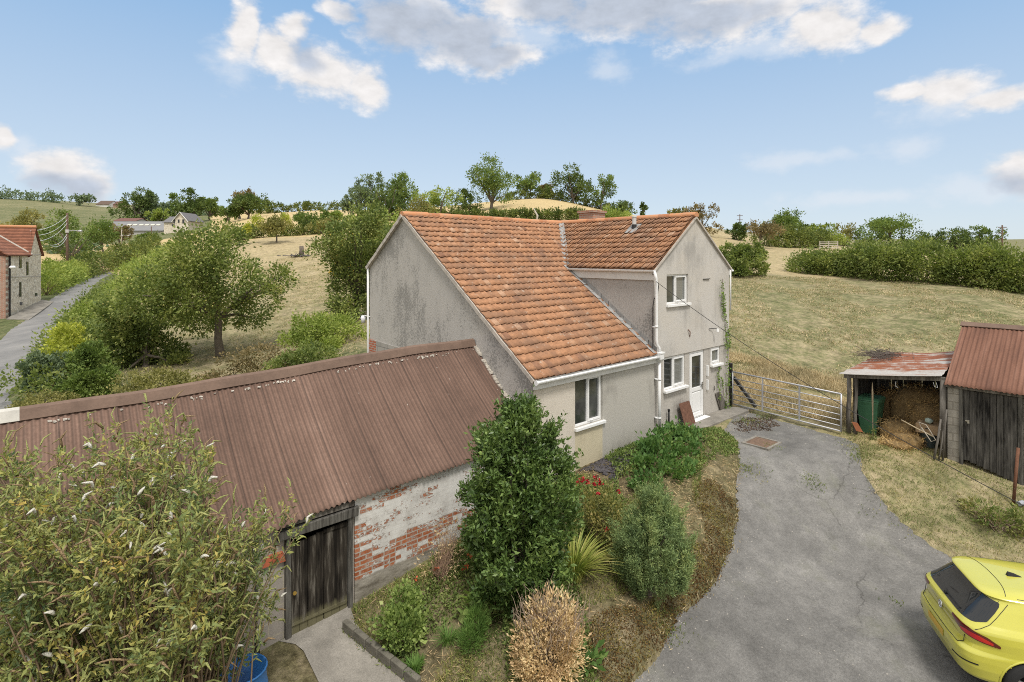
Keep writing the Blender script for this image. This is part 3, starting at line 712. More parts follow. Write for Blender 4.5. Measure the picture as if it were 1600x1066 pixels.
mb.tube([(U1 - .12, -.10, ZE2 - .12), (U1 - .06, -.11, ZE2 - .3), (U1 - .05, -.115, ZE2 - .5), (U1 - .05, -.115, 2.75), (U1 - .04, -.12, 2.62), (U1 + .05, -.13, 2.52), (U1 + .09, -.14, 2.42)], .042, 10)
mb.tube([(U1 - .05, -.115, 3.1), (U1 - .05, -.115, 3.16)], .05, 10); mb.box(U1 - .09, U1 + .0, -.12, 0, 3.1, 3.13)
mb.build('downpipe', M_white, house, smooth=True)
mb = MB(); mb.box(U1 - .02, U1 + .16, -.23, -.04, 2.20, 2.40); mb.box(U1 - .035, U1 + .175, -.245, -.025, 2.36, 2.41)
mb.add([(U1 - .02, -.23, 2.2), (U1 + .16, -.23, 2.2), (U1 + .16, -.04, 2.2), (U1 - .02, -.04, 2.2), (U1 + .03, -.17, 2.1), (U1 + .12, -.17, 2.1), (U1 + .12, -.08, 2.1), (U1 + .03, -.08, 2.1)], [(0, 1, 5, 4), (1, 2, 6, 5), (2, 3, 7, 6), (3, 0, 4, 7), (4, 5, 6, 7)])
mb.build('hopper', M_white, house, bevel=.008)
mb = MB(); mb.tube([(U1 + .075, -.125, 2.12), (U1 + .075, -.125, .02)], .045, 12)
for z in (.5, 1.6): mb.tube([(U1 + .075, -.125, z), (U1 + .075, -.125, z + .05)], .053, 12); mb.box(U1 + .02, U1 + .13, -.1, .03, z, z + .04)
mb.build('downpipe', M_white, house, smooth=True)
mb = MB(); mb.tube([(U1 + .1, -.12, .21), (5.28, -.12, .21), (5.36, -.13, .19), (5.38, -.14, .06)], .022, 8); mb.build('waste_pipe', M_white, house, smooth=True)
mb = MB(); mb.tube([(5.42, -.06, .02), (5.42, -.06, .62)], .028, 8); mb.tube([(5.42, -.06, .6), (5.42, -.06, .66)], .036, 8); mb.build('vent_pipe', M_iron, house, smooth=True)
mb = MB(); mb.tube([(-.05, VB + .03, -.3), (-.05, VB + .03, ZB - .15), (-.0, VB + .12, ZB - .1)], .04, 8); mb.build('downpipe', M_white, house, smooth=True)
mb = MB(); mb.tube([(U2 + .04, -.03, 3.3), (U2 + .04, -.03, ZE2 - .15), (U2 + .12, -.04, ZE2 - .12)], .03, 8); mb.build('downpipe', M_white, house, smooth=True)
# wall lamp on the far corner
L0 = onx(568, 497, -.05); 
mb = MB(); mb.tube([(-.02, VB - .05, L0[2] + .07), (-.1, VB + .12, L0[2] + .1), (-.12, VB + .24, L0[2] + .08)], .014, 6, 0); mb.tube([(-.12, VB + .24, L0[2] + .1), (-.12, VB + .24, L0[2] + .02), (-.12, VB + .24, L0[2] - .14)], [.05, .09, .06], 10, 1); mb.build('wall_lamp', [M_white, simple('lamp_globe', (.75, .74, .76), .25, .03)], house, smooth=True)
M_glass2 = material('window_glass_with_blind', lambda t: {'Base Color': ramp(t, N(t, 'ShaderNodeTexWave', {'Vector': objc(t), 'Scale': 3.2, 'Distortion': .3}, 1, wave_type='BANDS', bands_direction='Z'), [(.0, (.13, .135, .125)), (.08, (.21, .215, .20)), (1, (.17, .175, .165))])}, rough=.08, spec=.8)
# windows
def window(rect, lights, sill=True, y=.055, vent=False, left_bare=False, pale=()):
    x0, x1, z0, z1 = rect; w_ = .055
    m_ = MB(); x0_ = x0
    m_.box(x0, x1, y, y + .06, z1 - w_, z1); m_.box(x0, x1, y, y + .06, z0, z0 + w_)
    if not left_bare: m_.box(x0, x0 + w_, y, y + .06, z0 + w_, z1 - w_)
    else: m_.box(x0, x0 + .015, y, y + .06, z0 + w_, z1 - w_)
    m_.box(x1 - w_, x1, y, y + .06, z0 + w_, z1 - w_)
    fr = m_.build('window', M_white, house, bevel=.006)
    xs = [x0 + (w_ if not left_bare else .015)] + [x0 + (x1 - x0) * k for k in lights] + [x1 - w_]
    for i in range(len(xs) - 1):
        a, b = xs[i], xs[i + 1]
        m_ = MB(); s_ = .045
        if (i == len(xs) - 2 and not vent) or (vent and i == 0):      # opening sash stands proud
            m_.box(a, b, y - .02, y + .03, z0 + w_, z0 + w_ + s_); m_.box(a, b, y - .02, y + .03, z1 - w_ - s_, z1 - w_)
            m_.box(a, a + s_, y - .02, y + .03, z0 + w_ + s_, z1 - w_ - s_); m_.box(b - s_, b, y - .02, y + .03, z0 + w_ + s_, z1 - w_ - s_)
            m_.box(a + .08, a + .18, y - .045, y - .02, z0 + w_ + .008, z0 + w_ + .028)
            m_.build('sash', M_white, fr, bevel=.004)
        elif i < len(xs) - 2:
            m_.box(b - .03, b + .0, y, y + .05, z0 + w_, z1 - w_); m_.build('mullion', M_white, fr, bevel=.004)
        m_ = MB(); m_.quad((a, y + .035, z0 + w_), (b, y + .035, z0 + w_), (b, y + .035, z1 - w_), (a, y + .035, z1 - w_)); m_.build('pane', M_glass2 if i in pale else M_glass, fr)
    if sill:
        m_ = MB(); m_.box(x0 - .03, x1 + .07, -.075, y + .02, z0 - .075, z0 - .002); m_.build('sill', M_white, fr, bevel=.008)
    return fr
window(WIN_MAIN, [.5], left_bare=True); window(WIN_LOW, [.46], pale=(1,)); window(WIN_UP, [.45], pale=(1,)); window(WIN_SM, [], pale=(0,))
# net blind seen through the low window
# door
x0, x1, z0, z1 = DOOR
m_ = MB(); m_.box(x0, x0 + .06, .06, .13, z0, z1); m_.box(x1 - .06, x1, .06, .13, z0, z1); m_.box(x0 + .06, x1 - .06, .06, .13, z1 - .06, z1); m_.box(x0 + .06, x1 - .06, .06, .13, z0, z0 + .03)
dr_ = m_.build('door', M_white, house, bevel=.005)
m_ = MB(); a, b = x0 + .065, x1 - .065
m_.box(a, a + .1, .045, .1, z0 + .04, z1 - .065); m_.box(b - .1, b, .045, .1, z0 + .04, z1 - .065); m_.box(a + .1, b - .1, .045, .1, z1 - .15, z1 - .065); m_.box(a + .1, b - .1, .045, .1, z0 + .04, z0 + .16); m_.box(a + .1, b - .1, .045, .1, z0 + .84, z0 + .96)
m_.box(a + .1, b - .1, .07, .09, z0 + .16, z0 + .84); m_.box(a + .15, b - .15, .055, .075, z0 + .21, z0 + .79)
m_.build('door_leaf', M_white, dr_, bevel=.006)
m_ = MB(); m_.quad((a + .1, .08, z0 + .96), (b - .1, .08, z0 + .96), (b - .1, .08, z1 - .15), (a + .1, .08, z1 - .15)); m_.build('pane', M_glass, dr_)
m_ = MB(); m_.box(b - .07, b - .03, .02, .05, z0 + .85, z0 + 1.08); m_.box(b - .18, b - .04, .0, .022, z0 + .99, z0 + 1.015); m_.build('handle', simple('brushed_metal', (.5, .5, .5), .3, .1, metal=1), dr_)
m_ = MB(); m_.box(x0 - .04, x1 + .05, -.16, .06, z0 - .06, z0); m_.build('sill', M_white, dr_, bevel=.008)
# small fixings on the wing wall
m_ = MB(); m_.box(7.72, 7.77, -.03, .035, 1.28, 1.62); m_.box(7.72, 7.77, -.03, .035, .84, 1.16); m_.build('wall_bracket', M_white, house, bevel=.004)
q = ony(1103, 436, 0); m_ = MB(); m_.box(q[0] - .2, q[0] + .2, -.035, -.005, q[2] - .012, q[2] + .012, j=.003); m_.build('iron_bar', M_iron, house)
q = ony(1076, 521, 0); m_ = MB(); m_.tube([(q[0] - .06, -.02, q[2] + .12), (q[0] - .0, -.05, q[2] + .05), (q[0] + .04, -.02, q[2] - .1)], .015, 6); m_.build('iron_hook', M_rust, house)
q = ony(1112, 513, 0); m_ = MB(); m_.tube([(q[0] - .2, -.02, q[2]), (q[0], -.06, q[2]), (q[0] + .08, -.16, q[2] - .01)], .012, 6, 0); m_.tube([(q[0] + .08, -.16, q[2] - .0), (q[0] + .08, -.16, q[2] - .1)], [.03, .05], 8, 1); m_.build('lamp_bracket', [M_iron, M_white], house)
m_ = MB(); q = ony(1114, 606, .035); m_.tube([(q[0], .0, q[2] + .07), (q[0] + .02, -.02, q[2]), (q[0] + .03, .0, q[2] - .08)], .012, 6); m_.build('iron_hook', M_iron, house)
# telephone cord clipped beside the downpipe
m_ = MB(); q = [ony(a_, b_, -.012) for a_, b_ in ((1005, 430), (1019, 428), (1027, 434), (1029, 448), (1028, 458), (1022, 468), (1020, 480), (1020, 545))]
m_.tube(q[1:], .011, 5); m_.build('wall_cord', M_iron, house)
# ================================================================== BARN
def zr_(x): return np.interp(x, [-12, -8.8, -7.35, -5.3, -3.2, -1.9, 0], [2.74, 2.73, 2.72, 2.78, 2.87, 2.91, 2.90])
def ze_(x): return np.interp(x, [-12, -5.8, -5.2, -4.3, -3.1, -1.7, 0], [.80, .83, .88, .91, .93, .96, .97])
YE = -.10; YR = 2.22
def zroof(x, y): 
    k = (y - YE) / (YR - YE); return ze_(x) + (zr_(x) - ze_(x)) * k - .05 * np.sin(np.pi * np.clip(k, 0, 1))
barn = thing('barn', 'long low barn with a brown corrugated iron roof, joined to the house gable', 'barn', (-6, 1, 0))
def corr(t):
    o = objc(t); s = sep(t, o)
    col_ = noise(t, vmul(t, o, (1.1, .15, .1)), 1.0, 2, .5); blot = noise(t, o, 1.3, 5, .65); fine = noise(t, o, 22, 4, .7); strk = noise(t, vmul(t, o, (12, .7, .7)), 1.0, 4, .6)
    f = mth(t, 'ADD', mth(t, 'MULTIPLY', col_, .5), mth(t, 'ADD', mth(t, 'MULTIPLY', blot, .35), mth(t, 'MULTIPLY', strk, .25)))
    c = ramp(t, f, [(.36, (.105, .066, .050)), (.52, (.165, .102, .076)), (.64, (.21, .132, .099)), (.78, (.28, .182, .14))])
    c = mix(t, .4, c, mix(t, 1., c, ramp(t, fine, [(.3, .55), (.7, 1.4)]), 'MULTIPLY'))
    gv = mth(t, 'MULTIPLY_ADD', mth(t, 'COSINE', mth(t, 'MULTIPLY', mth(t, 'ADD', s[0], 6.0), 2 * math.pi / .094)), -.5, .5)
    c = mix(t, mth(t, 'MULTIPLY', mth(t, 'POWER', gv, 3.0), .5), c, (.055, .038, .03))  # groove dirt, also painting in the shade that flat light leaves out
    sh = mth(t, 'ABSOLUTE', mth(t, 'SUBTRACT', mth(t, 'MODULO', mth(t, 'ADD', s[0], 6.0), .75), .742)); c = mix(t, mth(t, 'MULTIPLY', mth(t, 'LESS_THAN', sh, .012), .55), c, (.04, .03, .025))
    sp = mth(t, 'MULTIPLY', ramp(t, noise(t, o, 15, 2, .5), [(.72, 0), (.76, 1)]), ramp(t, noise(t, o, 1.0, 2, .5), [(.45, 0), (.6, 1)]))
    c = mix(t, mth(t, 'MULTIPLY', sp, .7), c, (.5, .46, .40))
    return {'Base Color': c, 'Normal': bump(t, fine, .25, .008)}
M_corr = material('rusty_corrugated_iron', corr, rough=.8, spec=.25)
def corrugated(x0, x1, fz, n_rows, y0, y1, pitch=.094, amp=.017, sheet_w=.75, per=7):
    xs = np.arange(x0, x1, pitch / per); sheets = np.floor((xs - x0) / sheet_w); shift = {}
    ys = np.linspace(y0, y1, n_rows)
    X, Y = np.meshgrid(xs, ys)
    lift = (((xs - x0) % sheet_w) / sheet_w) ** 3 * .014
    wob = .004 * np.sin(Y * 2.1 + X * .8)
    edge = np.where(np.arange(n_rows)[:, None] == 0, rng.normal(0, .018, int(sheets.max()) + 2)[sheets.astype(int)][None], 0)
    Z = fz(X, Y) + amp * np.cos(2 * np.pi * X / pitch) + lift[None] + wob
    Y = Y + edge
    return grid_mesh(X, Y, Z)
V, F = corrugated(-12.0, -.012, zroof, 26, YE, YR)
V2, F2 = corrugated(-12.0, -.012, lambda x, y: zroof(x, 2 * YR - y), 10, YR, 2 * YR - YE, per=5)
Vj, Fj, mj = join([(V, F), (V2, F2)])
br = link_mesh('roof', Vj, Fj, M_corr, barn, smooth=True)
md = br.modifiers.new('thick', 'SOLIDIFY'); md.thickness = .004; md.offset = -1
def capmesh(x0, x1, m, w=.215):
    m_ = MB(); xs = np.linspace(x0, x1, max(3, int((x1 - x0) / .3)))
    for sgn in (-1, 1): pass
    prof = [(-w * .62, -w * .50), (-.07, .045), (0, .075), (.07, .045), (w * .62, -w * .50), (w * .60, -w * .53), (.0, .05), (-w * .60, -w * .53)]
    m_.profile([(x, YR, zr_(x) + .035 + .006 * math.sin(3 * x)) for x in xs], prof[::-1])
    return m_.build('ridge_cap', m, barn)
M_cap = simple('brown_ridge_iron', (.165, .11, .082), .8, .3, 3, .25)
M_zinc = simple('pale_zinc', (.50, .48, .43), .6, .2, 4, .1)
capmesh(-8.72, -.02, M_cap); o = capmesh(-12, -8.70, M_zinc); o['label'] = 'pale grey end length of the ridge capping'
# flaking mortar under the cap and against the gable
m_ = MB()
for i in range(80):
    x = -rng.random() * 8.5 if rng.random() < .55 else rng.choice([-1.0, -2.6, -3.3, -5.1, -6.0]) + rng.normal(0, .35)
    if x > -.05 or x < -8.7: continue
    y = YR - .17 - abs(rng.normal(0, .025)); s_ = .008 + .018 * rng.random() ** 2; z = zroof(x, y) + .022
    m_.box(x - s_, x + s_, y - s_ * .8, y + s_ * .8, z - .012, z + .012, j=.006)
for i in range(70):
    y = YE + rng.random() ** .8 * (YR - YE - .1); z = zroof(-.05, y); s_ = .02 + .03 * rng.random(); m_.box(-.06 - s_ * rng.random(), .0, y - s_, y + s_, z, z + .03 + .02 * rng.random(), j=.006)
m_.build('mortar', material('pale_mortar', None, (.50, .46, .40), .95), barn)['kind'] = 'stuff'
def peeling(t):
    o = objc(t); s = sep(t, o); v = N(t, 'ShaderNodeCombineXYZ', {0: s[0], 1: s[2], 2: 0.})
    b = N(t, 'ShaderNodeTexBrick', {'Vector': v, 'Color1': (.30, .085, .035, 1), 'Color2': (.44, .15, .065, 1), 'Mortar': (.42, .39, .34, 1), 'Scale': 1.0, 'Mortar Size': .011, 'Brick Width': .235, 'Row Height': .082, 'Bias': .1})
    # which single bricks have lost their whitewash: noise sampled per brick, denser in a low band
    row = mth(t, 'FLOOR', mth(t, 'DIVIDE', s[2], .082)); offx = mth(t, 'MULTIPLY', mth(t, 'MODULO', row, 2.0), .1175)
    cell = N(t, 'ShaderNodeCombineXYZ', {0: mth(t, 'FLOOR', mth(t, 'DIVIDE', mth(t, 'ADD', s[0], offx), .235)), 1: row, 2: 0.})
    wn_ = N(t, 'ShaderNodeTexWhiteNoise', {0: cell}, 0, noise_dimensions='3D')
    nz = noise(t, vmul(t, o, (1.5, 1, 2.8)), 1.0, 5, .66); edge = noise(t, vmul(t, o, (1, 1, 2)), 16, 5, .7); big = noise(t, vmul(t, o, (.7, 1, 1.6)), .9, 3, .5)
    # band of bare brick rising towards the house end
    line = mth(t, 'MULTIPLY_ADD', s[0], .02, -.36)       # local z of band centre (object origin at z 0, x -6)
    band = mth(t, 'SUBTRACT', 1.0, mth(t, 'DIVIDE', mth(t, 'ABSOLUTE', mth(t, 'SUBTRACT', s[2], line)), .40), clamp=True)
    left = N(t, 'ShaderNodeMapRange', {0: s[0], 1: 2.2, 2: 1.55}, 0)
    p = mth(t, 'ADD', mth(t, 'MULTIPLY', wn_, .34), mth(t, 'ADD', mth(t, 'MULTIPLY', nz, .80), mth(t, 'ADD', mth(t, 'MULTIPLY', band, .20), mth(t, 'MULTIPLY', left, .10))))
    p = mth(t, 'ADD', p, mth(t, 'MULTIPLY_ADD', edge, .9, -.45))
    bare = ramp(t, p, [(.70, 0), (.714, 1)])
    wash = ramp(t, noise(t, o, 3, 5, .7), [(.3, (.46, .44, .41)), (.55, (.66, .645, .61)), (.8, (.74, .73, .70))])
    wash = mix(t, mth(t, 'MULTIPLY', ramp(t, b, [(.28, 0), (.36, 1)]), .12), wash, (.40, .37, .33))
    b = mix(t, .5, b, mix(t, 1., b, ramp(t, edge, [(.3, .45), (.7, 1.25)]), 'MULTIPLY'))
    b = mix(t, mth(t, 'MULTIPLY', ramp(t, noise(t, o, 11, 4, .7), [(.45, 0), (.65, 1)]), .45), b, (.48, .40, .34))
    c = mix(t, bare, wash, b)
    dk = mth(t, 'MULTIPLY', mth(t, 'MULTIPLY', ramp(t, p, [(.655, 0), (.672, 1), (.70, 1), (.714, 0)]), 1.0), .55)
    c = mix(t, dk, c, (.16, .13, .10))
    # stony cement footing
    foot = ramp(t, mth(t, 'ADD', mth(t, 'SUBTRACT', mth(t, 'MULTIPLY_ADD', s[0], .0, -.54), s[2]), mth(t, 'MULTIPLY_ADD', noise(t, o, 4, 4, .6), .16, -.08)), [(.0, 0), (.04, 1)])
    st = ramp(t, noise(t, vmul(t, o, (2.5, 1, 7)), 1.5, 5, .7), [(.35, (.17, .15, .12)), (.6, (.36, .33, .28)), (.75, (.46, .43, .38))])
    c = mix(t, foot, c, st)
    hgt = mth(t, 'ADD', mth(t, 'MULTIPLY', bare, -.6), mth(t, 'MULTIPLY', edge, .6))
    return {'Base Color': c, 'Normal': bump(t, hgt, .5, .012)}
M_peel = material('peeling_whitewashed_brick', peeling, rough=.95, spec=.1)
def blockw(t):
    o = objc(t); s = sep(t, o); v = N(t, 'ShaderNodeCombineXYZ', {0: s[0], 1: s[2], 2: 0.})
    b = N(t, 'ShaderNodeTexBrick', {'Vector': v, 'Color1': (.33, .30, .265, 1), 'Color2': (.37, .335, .295, 1), 'Mortar': (.43, .39, .31, 1), 'Scale': 1.0, 'Mortar Size': .011, 'Brick Width': .455, 'Row Height': .228})
    n1 = noise(t, o, 2, 5, .65)
    c = mix(t, .4, b, mix(t, 1., b, ramp(t, n1, [(.3, .6), (.7, 1.3)]), 'MULTIPLY'))
    return {'Base Color': c, 'Normal': bump(t, noise(t, o, 50, 3, .7), .4, .008)}
M_block = material('grey_blockwork', blockw, rough=.95, spec=.1)
DX0, DX1, DZ0, DZ1 = -5.44, -4.47, -1.12, .60
m_ = MB()
xs = np.linspace(-4.33, -.005, 26)
top = [(x, .02, float(ze_(x)) + .05) for x in xs]
for i in range(len(xs) - 1):
    a, b = xs[i], xs[i + 1]; m_.quad((a, .0, -1.9), (b, .0, -1.9), (b, .0, top[i + 1][2]), (a, .0, top[i][2]), 0)
m_.quad((-4.33, .0, -1.9), (-4.33, .0, .95), (-4.33, .3, .95), (-4.33, .3, -1.9), 0)
for a, b in ((-12, -7.0), (-7.0, -5.80), (-5.80, DX0 - .09)): m_.quad((a, .035, -2.2), (b, .035, -2.2), (b, .035, float(ze_(b)) - .02), (a, .035, float(ze_(a)) - .02), 1)
m_.quad((DX0 - .09, .035, .62), (-4.33, .035, .62), (-4.33, .035, .90), (DX0 - .09, .035, .86), 1)
m_.quad((DX1 + .08, .035, -1.9), (-4.33, .035, -1.9), (-4.33, .035, .62), (DX1 + .08, .035, .62), 1)
# back wall and far end
m_.quad((-12, 2 * YR, -2), (-12, 2 * YR, .8), (0, 2 * YR, .95), (0, 2 * YR, -2), 1)
m_.add([(-12, .035, -2.2), (-12, .035, .75), (-12, YR, 2.65), (-12, 2 * YR, .75), (-12, 2 * YR, -2.2)], [(0, 1, 2, 3, 4)], 1)
m_.quad((-12, 1.2, -2), (-.05, 1.2, -2), (-.05, 1.2, 1.6), (-12, 1.2, 1.6), 2)
bw = m_.build('wall', [M_peel, M_block, M_dark], barn)
bw['label'] = 'barn wall, half flaking whitewash over red brick and half grey blockwork'
m_ = MB(); m_.box(-5.86, -5.52, .0, .034, .25, .40, j=.02); o = m_.build('brick_patch', simple('bare_red_brick', (.36, .10, .05), .9, .3, 8, .3), barn)
m_ = MB(); m_.box(-6.6, -4.36, -.04, .06, .78, .87, j=.008); m_.build('eaves_beam', M_oldwood, barn, bevel=.01)
m_ = MB(); m_.tube([(-5.98, -.03, .82), (-5.98, -.03, -.95), (-5.96, -.08, -1.1)], .022, 8); m_.tube([(-5.98, -.03, -.95), (-5.97, -.05, -1.08)], .05, 8); m_.build('downpipe', M_iron, barn, smooth=True)
M_frame = timber((.035, .032, .028), (.22, .21, .185), 'weathered_oak')
dd = MB()
dd.box(DX0 - .09, DX0 + .0, -.035, .08, DZ0 - .1, DZ1 + .02, j=.006); bd = dd.build('door', M_frame, barn, bevel=.008); dd = MB(); dd.box(DX1, DX1 + .09, -.035, .08, DZ0 - .1, DZ1 + .02, j=.006); dd.build('jamb', M_frame, bd, bevel=.008)
m_ = MB(); m_.add([(-5.66, -.075, .60), (-4.30, -.075, .60), (-4.30, .06, .60), (-5.66, .06, .60), (-5.66, -.075, .745), (-4.28, -.075, .76), (-4.28, .06, .76), (-5.66, .06, .745)], [(0, 3, 2, 1), (4, 5, 6, 7), (0, 1, 5, 4), (1, 2, 6, 5), (2, 3, 7, 6), (3, 0, 4, 7)]); m_.build('lintel', M_frame, bd, bevel=.012)
def doorwood(t):
    o = objc(t); s = sep(t, o); g = noise(t, vmul(t, o, (16, 5, 1.2)), 1.4, 6, .7); b = noise(t, vmul(t, o, (8, 5, .9)), 1.0, 3, .5)
    f = mth(t, 'ADD', mth(t, 'MULTIPLY', g, .5), mth(t, 'MULTIPLY', b, .55))
    c = ramp(t, f, [(.44, (.012, .010, .008)), (.56, (.045, .038, .03)), (.66, (.17, .155, .13)), (.78, (.30, .28, .24))])
    lowz = N(t, 'ShaderNodeMapRange', {0: mth(t, 'ADD', s[2], mth(t, 'MULTIPLY_ADD', g, .3, -.15)), 1: -.72, 2: -.84}, 0)
    c = mix(t, mth(t, 'MULTIPLY', lowz, .75), c, (.19, .175, .10))
    return {'Base Color': c, 'Normal': bump(t, g, .5, .012)}
M_door = material('rotten_door_boards', doorwood, rough=.9, spec=.15)
m_ = MB(); xs = np.linspace(DX0 + .005, DX1 - .005, 8)
for i in range(7):
    b0 = DZ0 + .02 + .02 * rng.random() + .015 * i; t0 = DZ1 - .06 - .03 * rng.random() - (.06 if i < 2 else 0)
    if i in (2, 3): t0 -= .03
    m_.box(xs[i] + .005, xs[i + 1] - .005, .0 + .008 * rng.random(), .03, b0, t0, j=.003)
lf = m_.build('door_leaf', M_door, bd)
m_ = MB(); m_.box(DX0 + .02, DX1 - .02, -.022, -.002, DZ0 + .26, DZ0 + .31, j=.006); m_.build('ledge', M_door, lf); m_ = MB(); m_.box(-4.9, DX1 - .02, -.02, 0, DZ1 - .12, DZ1 - .06, j=.006); m_.build('ledge', M_door, lf)
m_ = MB(); m_.tube([(DX0 + .05, -.03, -.32), (DX0 + .05, -.05, -.32)], .03, 10); m_.build('latch', simple('brass', (.5, .33, .08), .4, .1, metal=.6), bd)
# blue barrel
q = at(381, 1046, 7.35); gz = Hs(q[0], q[1])
bl = thing('water_butt', 'open blue plastic barrel half hidden under the buddleia sprays', 'barrel', (q[0], q[1], gz))
M_blue = simple('blue_plastic', (.035, .16, .42), .4, .15, 3, .03, spec=.4)
m_ = MB(); hgt = q[2] - gz; prof = [(0, .24), (.05, .27), (.3, .29), (.35, .30), (.4, .29), (.7, .29), (.75, .30), (.8, .285), (.97, .27), (1, .285)]
n_ = 28; V = []; 
for k, r_ in prof: V += [(q[0] + r_ * math.cos(a), q[1] + r_ * math.sin(a), gz - .04 + k * (hgt + .04)) for a in np.linspace(0, 2 * math.pi, n_, endpoint=False)]
for k, r_ in ((1, .262), (.35, .25)): V += [(q[0] + r_ * math.cos(a), q[1] + r_ * math.sin(a), gz - .04 + k * (hgt + .04)) for a in np.linspace(0, 2 * math.pi, n_, endpoint=False)]
kk = len(prof) + 2; m_.add(V, [(i * n_ + j, i * n_ + (j + 1) % n_, (i + 1) * n_ + (j + 1) % n_, (i + 1) * n_ + j) for i in range(kk - 1) for j in range(n_)] + [tuple(range((kk - 1) * n_, kk * n_))])
m_.build('body', M_blue, bl, smooth=True)
m_ = MB(); m_.tube([(q[0] + .28 * math.cos(a), q[1] + .28 * math.sin(a), q[2]) for a in np.linspace(0, 2 * math.pi, 25)], .014, 6); m_.build('rim', M_blue, bl, smooth=True)

# ================================================================== GARDEN PLANTS
def plant(name, label, cat, base, blobs, n, L, W, mat, nclump=60, spread=.08, stems=8, stem_m=None, parts='leaves', shell=.5, up=.0, stem_r=.012, group=None, jit=.35, fold=.18):
    base = np.array(base, float); o = thing(name, label, cat, base, group)
    B = np.array(blobs, float); B[:, :3] += base; B[:, 2] += H(B[:, 0], B[:, 1]) - Hs(base[0], base[1])
    C, D = clump_points(B, nclump, n, spread, shell); D = unit(D + np.array([0, 0, up]))
    keep = C[:, 2] > H(C[:, 0], C[:, 1]); C, D = C[keep], D[keep]
    l = L * (1 + jit * rng.normal(size=len(C))).clip(.4, 1.8)
    V, F = leaf_quads(C, D, l, l * W / L, fold=fold)
    link_mesh(parts, V, F, mat, o)
    if stems:
        m_ = MB(); k = rng.integers(0, len(B), stems)
        for i in k:
            e = B[i, :3] + rdir(1)[0] * B[i, 3:6] * .6
            s_ = base + np.array([rng.normal(0, .04), rng.normal(0, .04), -.03])
            branch_tubes(m_, s_, [e], stem_r, stem_r * .35, 5, sag=.06)
        m_.build('stems', stem_m or M_twig, o, smooth=True)
    return o
M_twig = simple('twig_bark', (.16, .115, .07), .9, .3, 8, .3)
M_bark = simple('tree_bark', (.15, .125, .10), .95, .45, 5, .5)
# ---- buddleia
bb0 = np.array([-7.55, -2.1, 0.]); bb0[2] = Hs(bb0[0], bb0[1])
bud = thing('buddleia', 'huge straggly buddleia with white and spent brown flower spikes before the barn', 'shrub', bb0)
M_bud = leaf_mat('buddleia_leaf', [(.055, .085, .045), (.105, .14, .06), (.17, .195, .07), (.25, .245, .08), (.37, .27, .085)], .25, .7, 1.6)
tips = []
def okpt(P): return not (P[1] > -.25 and P[2] < zroof(P[0], P[1]) + .12) and P[2] > bb0[2] + .3
poly_main = [(-90,690),(30,700),(120,690),(190,668),(265,650),(300,690),(345,705),(330,760),(345,830),(330,880),(360,930),(420,980),(440,1080),(-90,1090)]
while len(tips) < 310:
    if rng.random() < .70:
        px, py = rng.uniform(-90, 440), rng.uniform(645, 1120)
        if not inside(np.array(px), np.array(py), poly_main): continue
        d = rng.uniform(5.2, 7.5)
        if px > 335 and py > 975 and rng.random() < .9: continue
        if py < 760: d = rng.uniform(6.2, 8.0)
    else:
        px, py = rng.uniform(320, 500), rng.uniform(770, 1040)
        if py < 790 + (px - 490) * -.45 - 30 or rng.random() > (1.02 - (px - 320) / 180) : continue
        if px > 395 and 835 < py < 990 and rng.random() < .62: continue
        if px > 335 and py > 975 and rng.random() < .85: continue
        d = rng.uniform(6.6, 8.0)
    if ((px - 248) / 62) ** 2 + ((py - 905) / 38) ** 2 < 1 and rng.random() < .9: continue
    P = at(px, py, d)
    for _ in range(12):
        if okpt(P): break
        d -= .25; P = at(px, py, d)
    if d < 4.6 or not okpt(P): continue
    if any(340 < a_ < 420 and b_ > 1005 for a_, b_ in [topx(bb0 + (P - bb0) * k_ + np.array([0, 0, .3 * k_ * (1 - k_) * 4])) for k_ in (.5, .6, .7, .8, .9, 1.0)]) and d < 7.3 and rng.random() < .93: continue
    tips.append(P)
st = MB(); LV = []; LD = []; LL = []; pan = MB()
for P in tips:
    s_ = bb0 + np.array([rng.normal(0, .35), rng.normal(0, .3), 0.]); dirn = P - s_
    mid = s_ + dirn * .55 + np.array([0, 0, .25 * np.linalg.norm(dirn) * (.5 + rng.random())])
    T = np.linspace(0, 1, 9)[:, None]; path = (1 - T) ** 2 * s_ + 2 * T * (1 - T) * mid + T ** 2 * P
    st.tube(path, np.linspace(.016, .004, 9), 4, caps=False)
    for q in range(9):
        t_ = .58 + .42 * (q + rng.random()) / 9 if q < 8 else 1.0
        p0 = (1 - t_) ** 2 * s_ + 2 * t_ * (1 - t_) * mid + t_ ** 2 * P
        tan = unit(2 * (1 - t_) * (mid - s_) + 2 * t_ * (P - mid))
        sd_ = unit(tan * .5 + rdir(1)[0] * .9 + np.array([0, 0, .25])); ln = rng.uniform(.12, .34); p1 = p0 + sd_ * ln
        if q % 2: st.tube([p0, p1], [.005, .003], 3, caps=False)
        nl = 21
        tt = rng.random(nl)[:, None]; LV.append(p0 + (p1 - p0) * tt + rng.normal(0, .02, (nl, 3)))
        LD.append(unit(sd_ * .55 + rdir(nl) * .9 + np.array([0, 0, -.15]))); LL.append(rng.uniform(.035, .095, nl))
        if rng.random() < .85:
            k = rng.random(); m = 0 if k < .12 else (1 if k < .70 else 2)
            bend = unit(sd_ + rdir(1)[0] * .5 + np.array([0, 0, .5])); pl = rng.uniform(.14, .28) * (.62 if m == 0 else 1)
            c1 = p1 + bend * pl * .5; c2 = c1 + unit(bend + np.array([0, 0, -.7]) + rdir(1)[0] * .4) * pl * .5
            r0 = .017 if m == 0 else .012
            pan.tube([p1, p1 * .5 + c1 * .5, c1, c1 * .5 + c2 * .5, c2], np.array([.55, 1, .95, .7, .25]) * r0 * rng.uniform(.8, 1.2), 6, m)
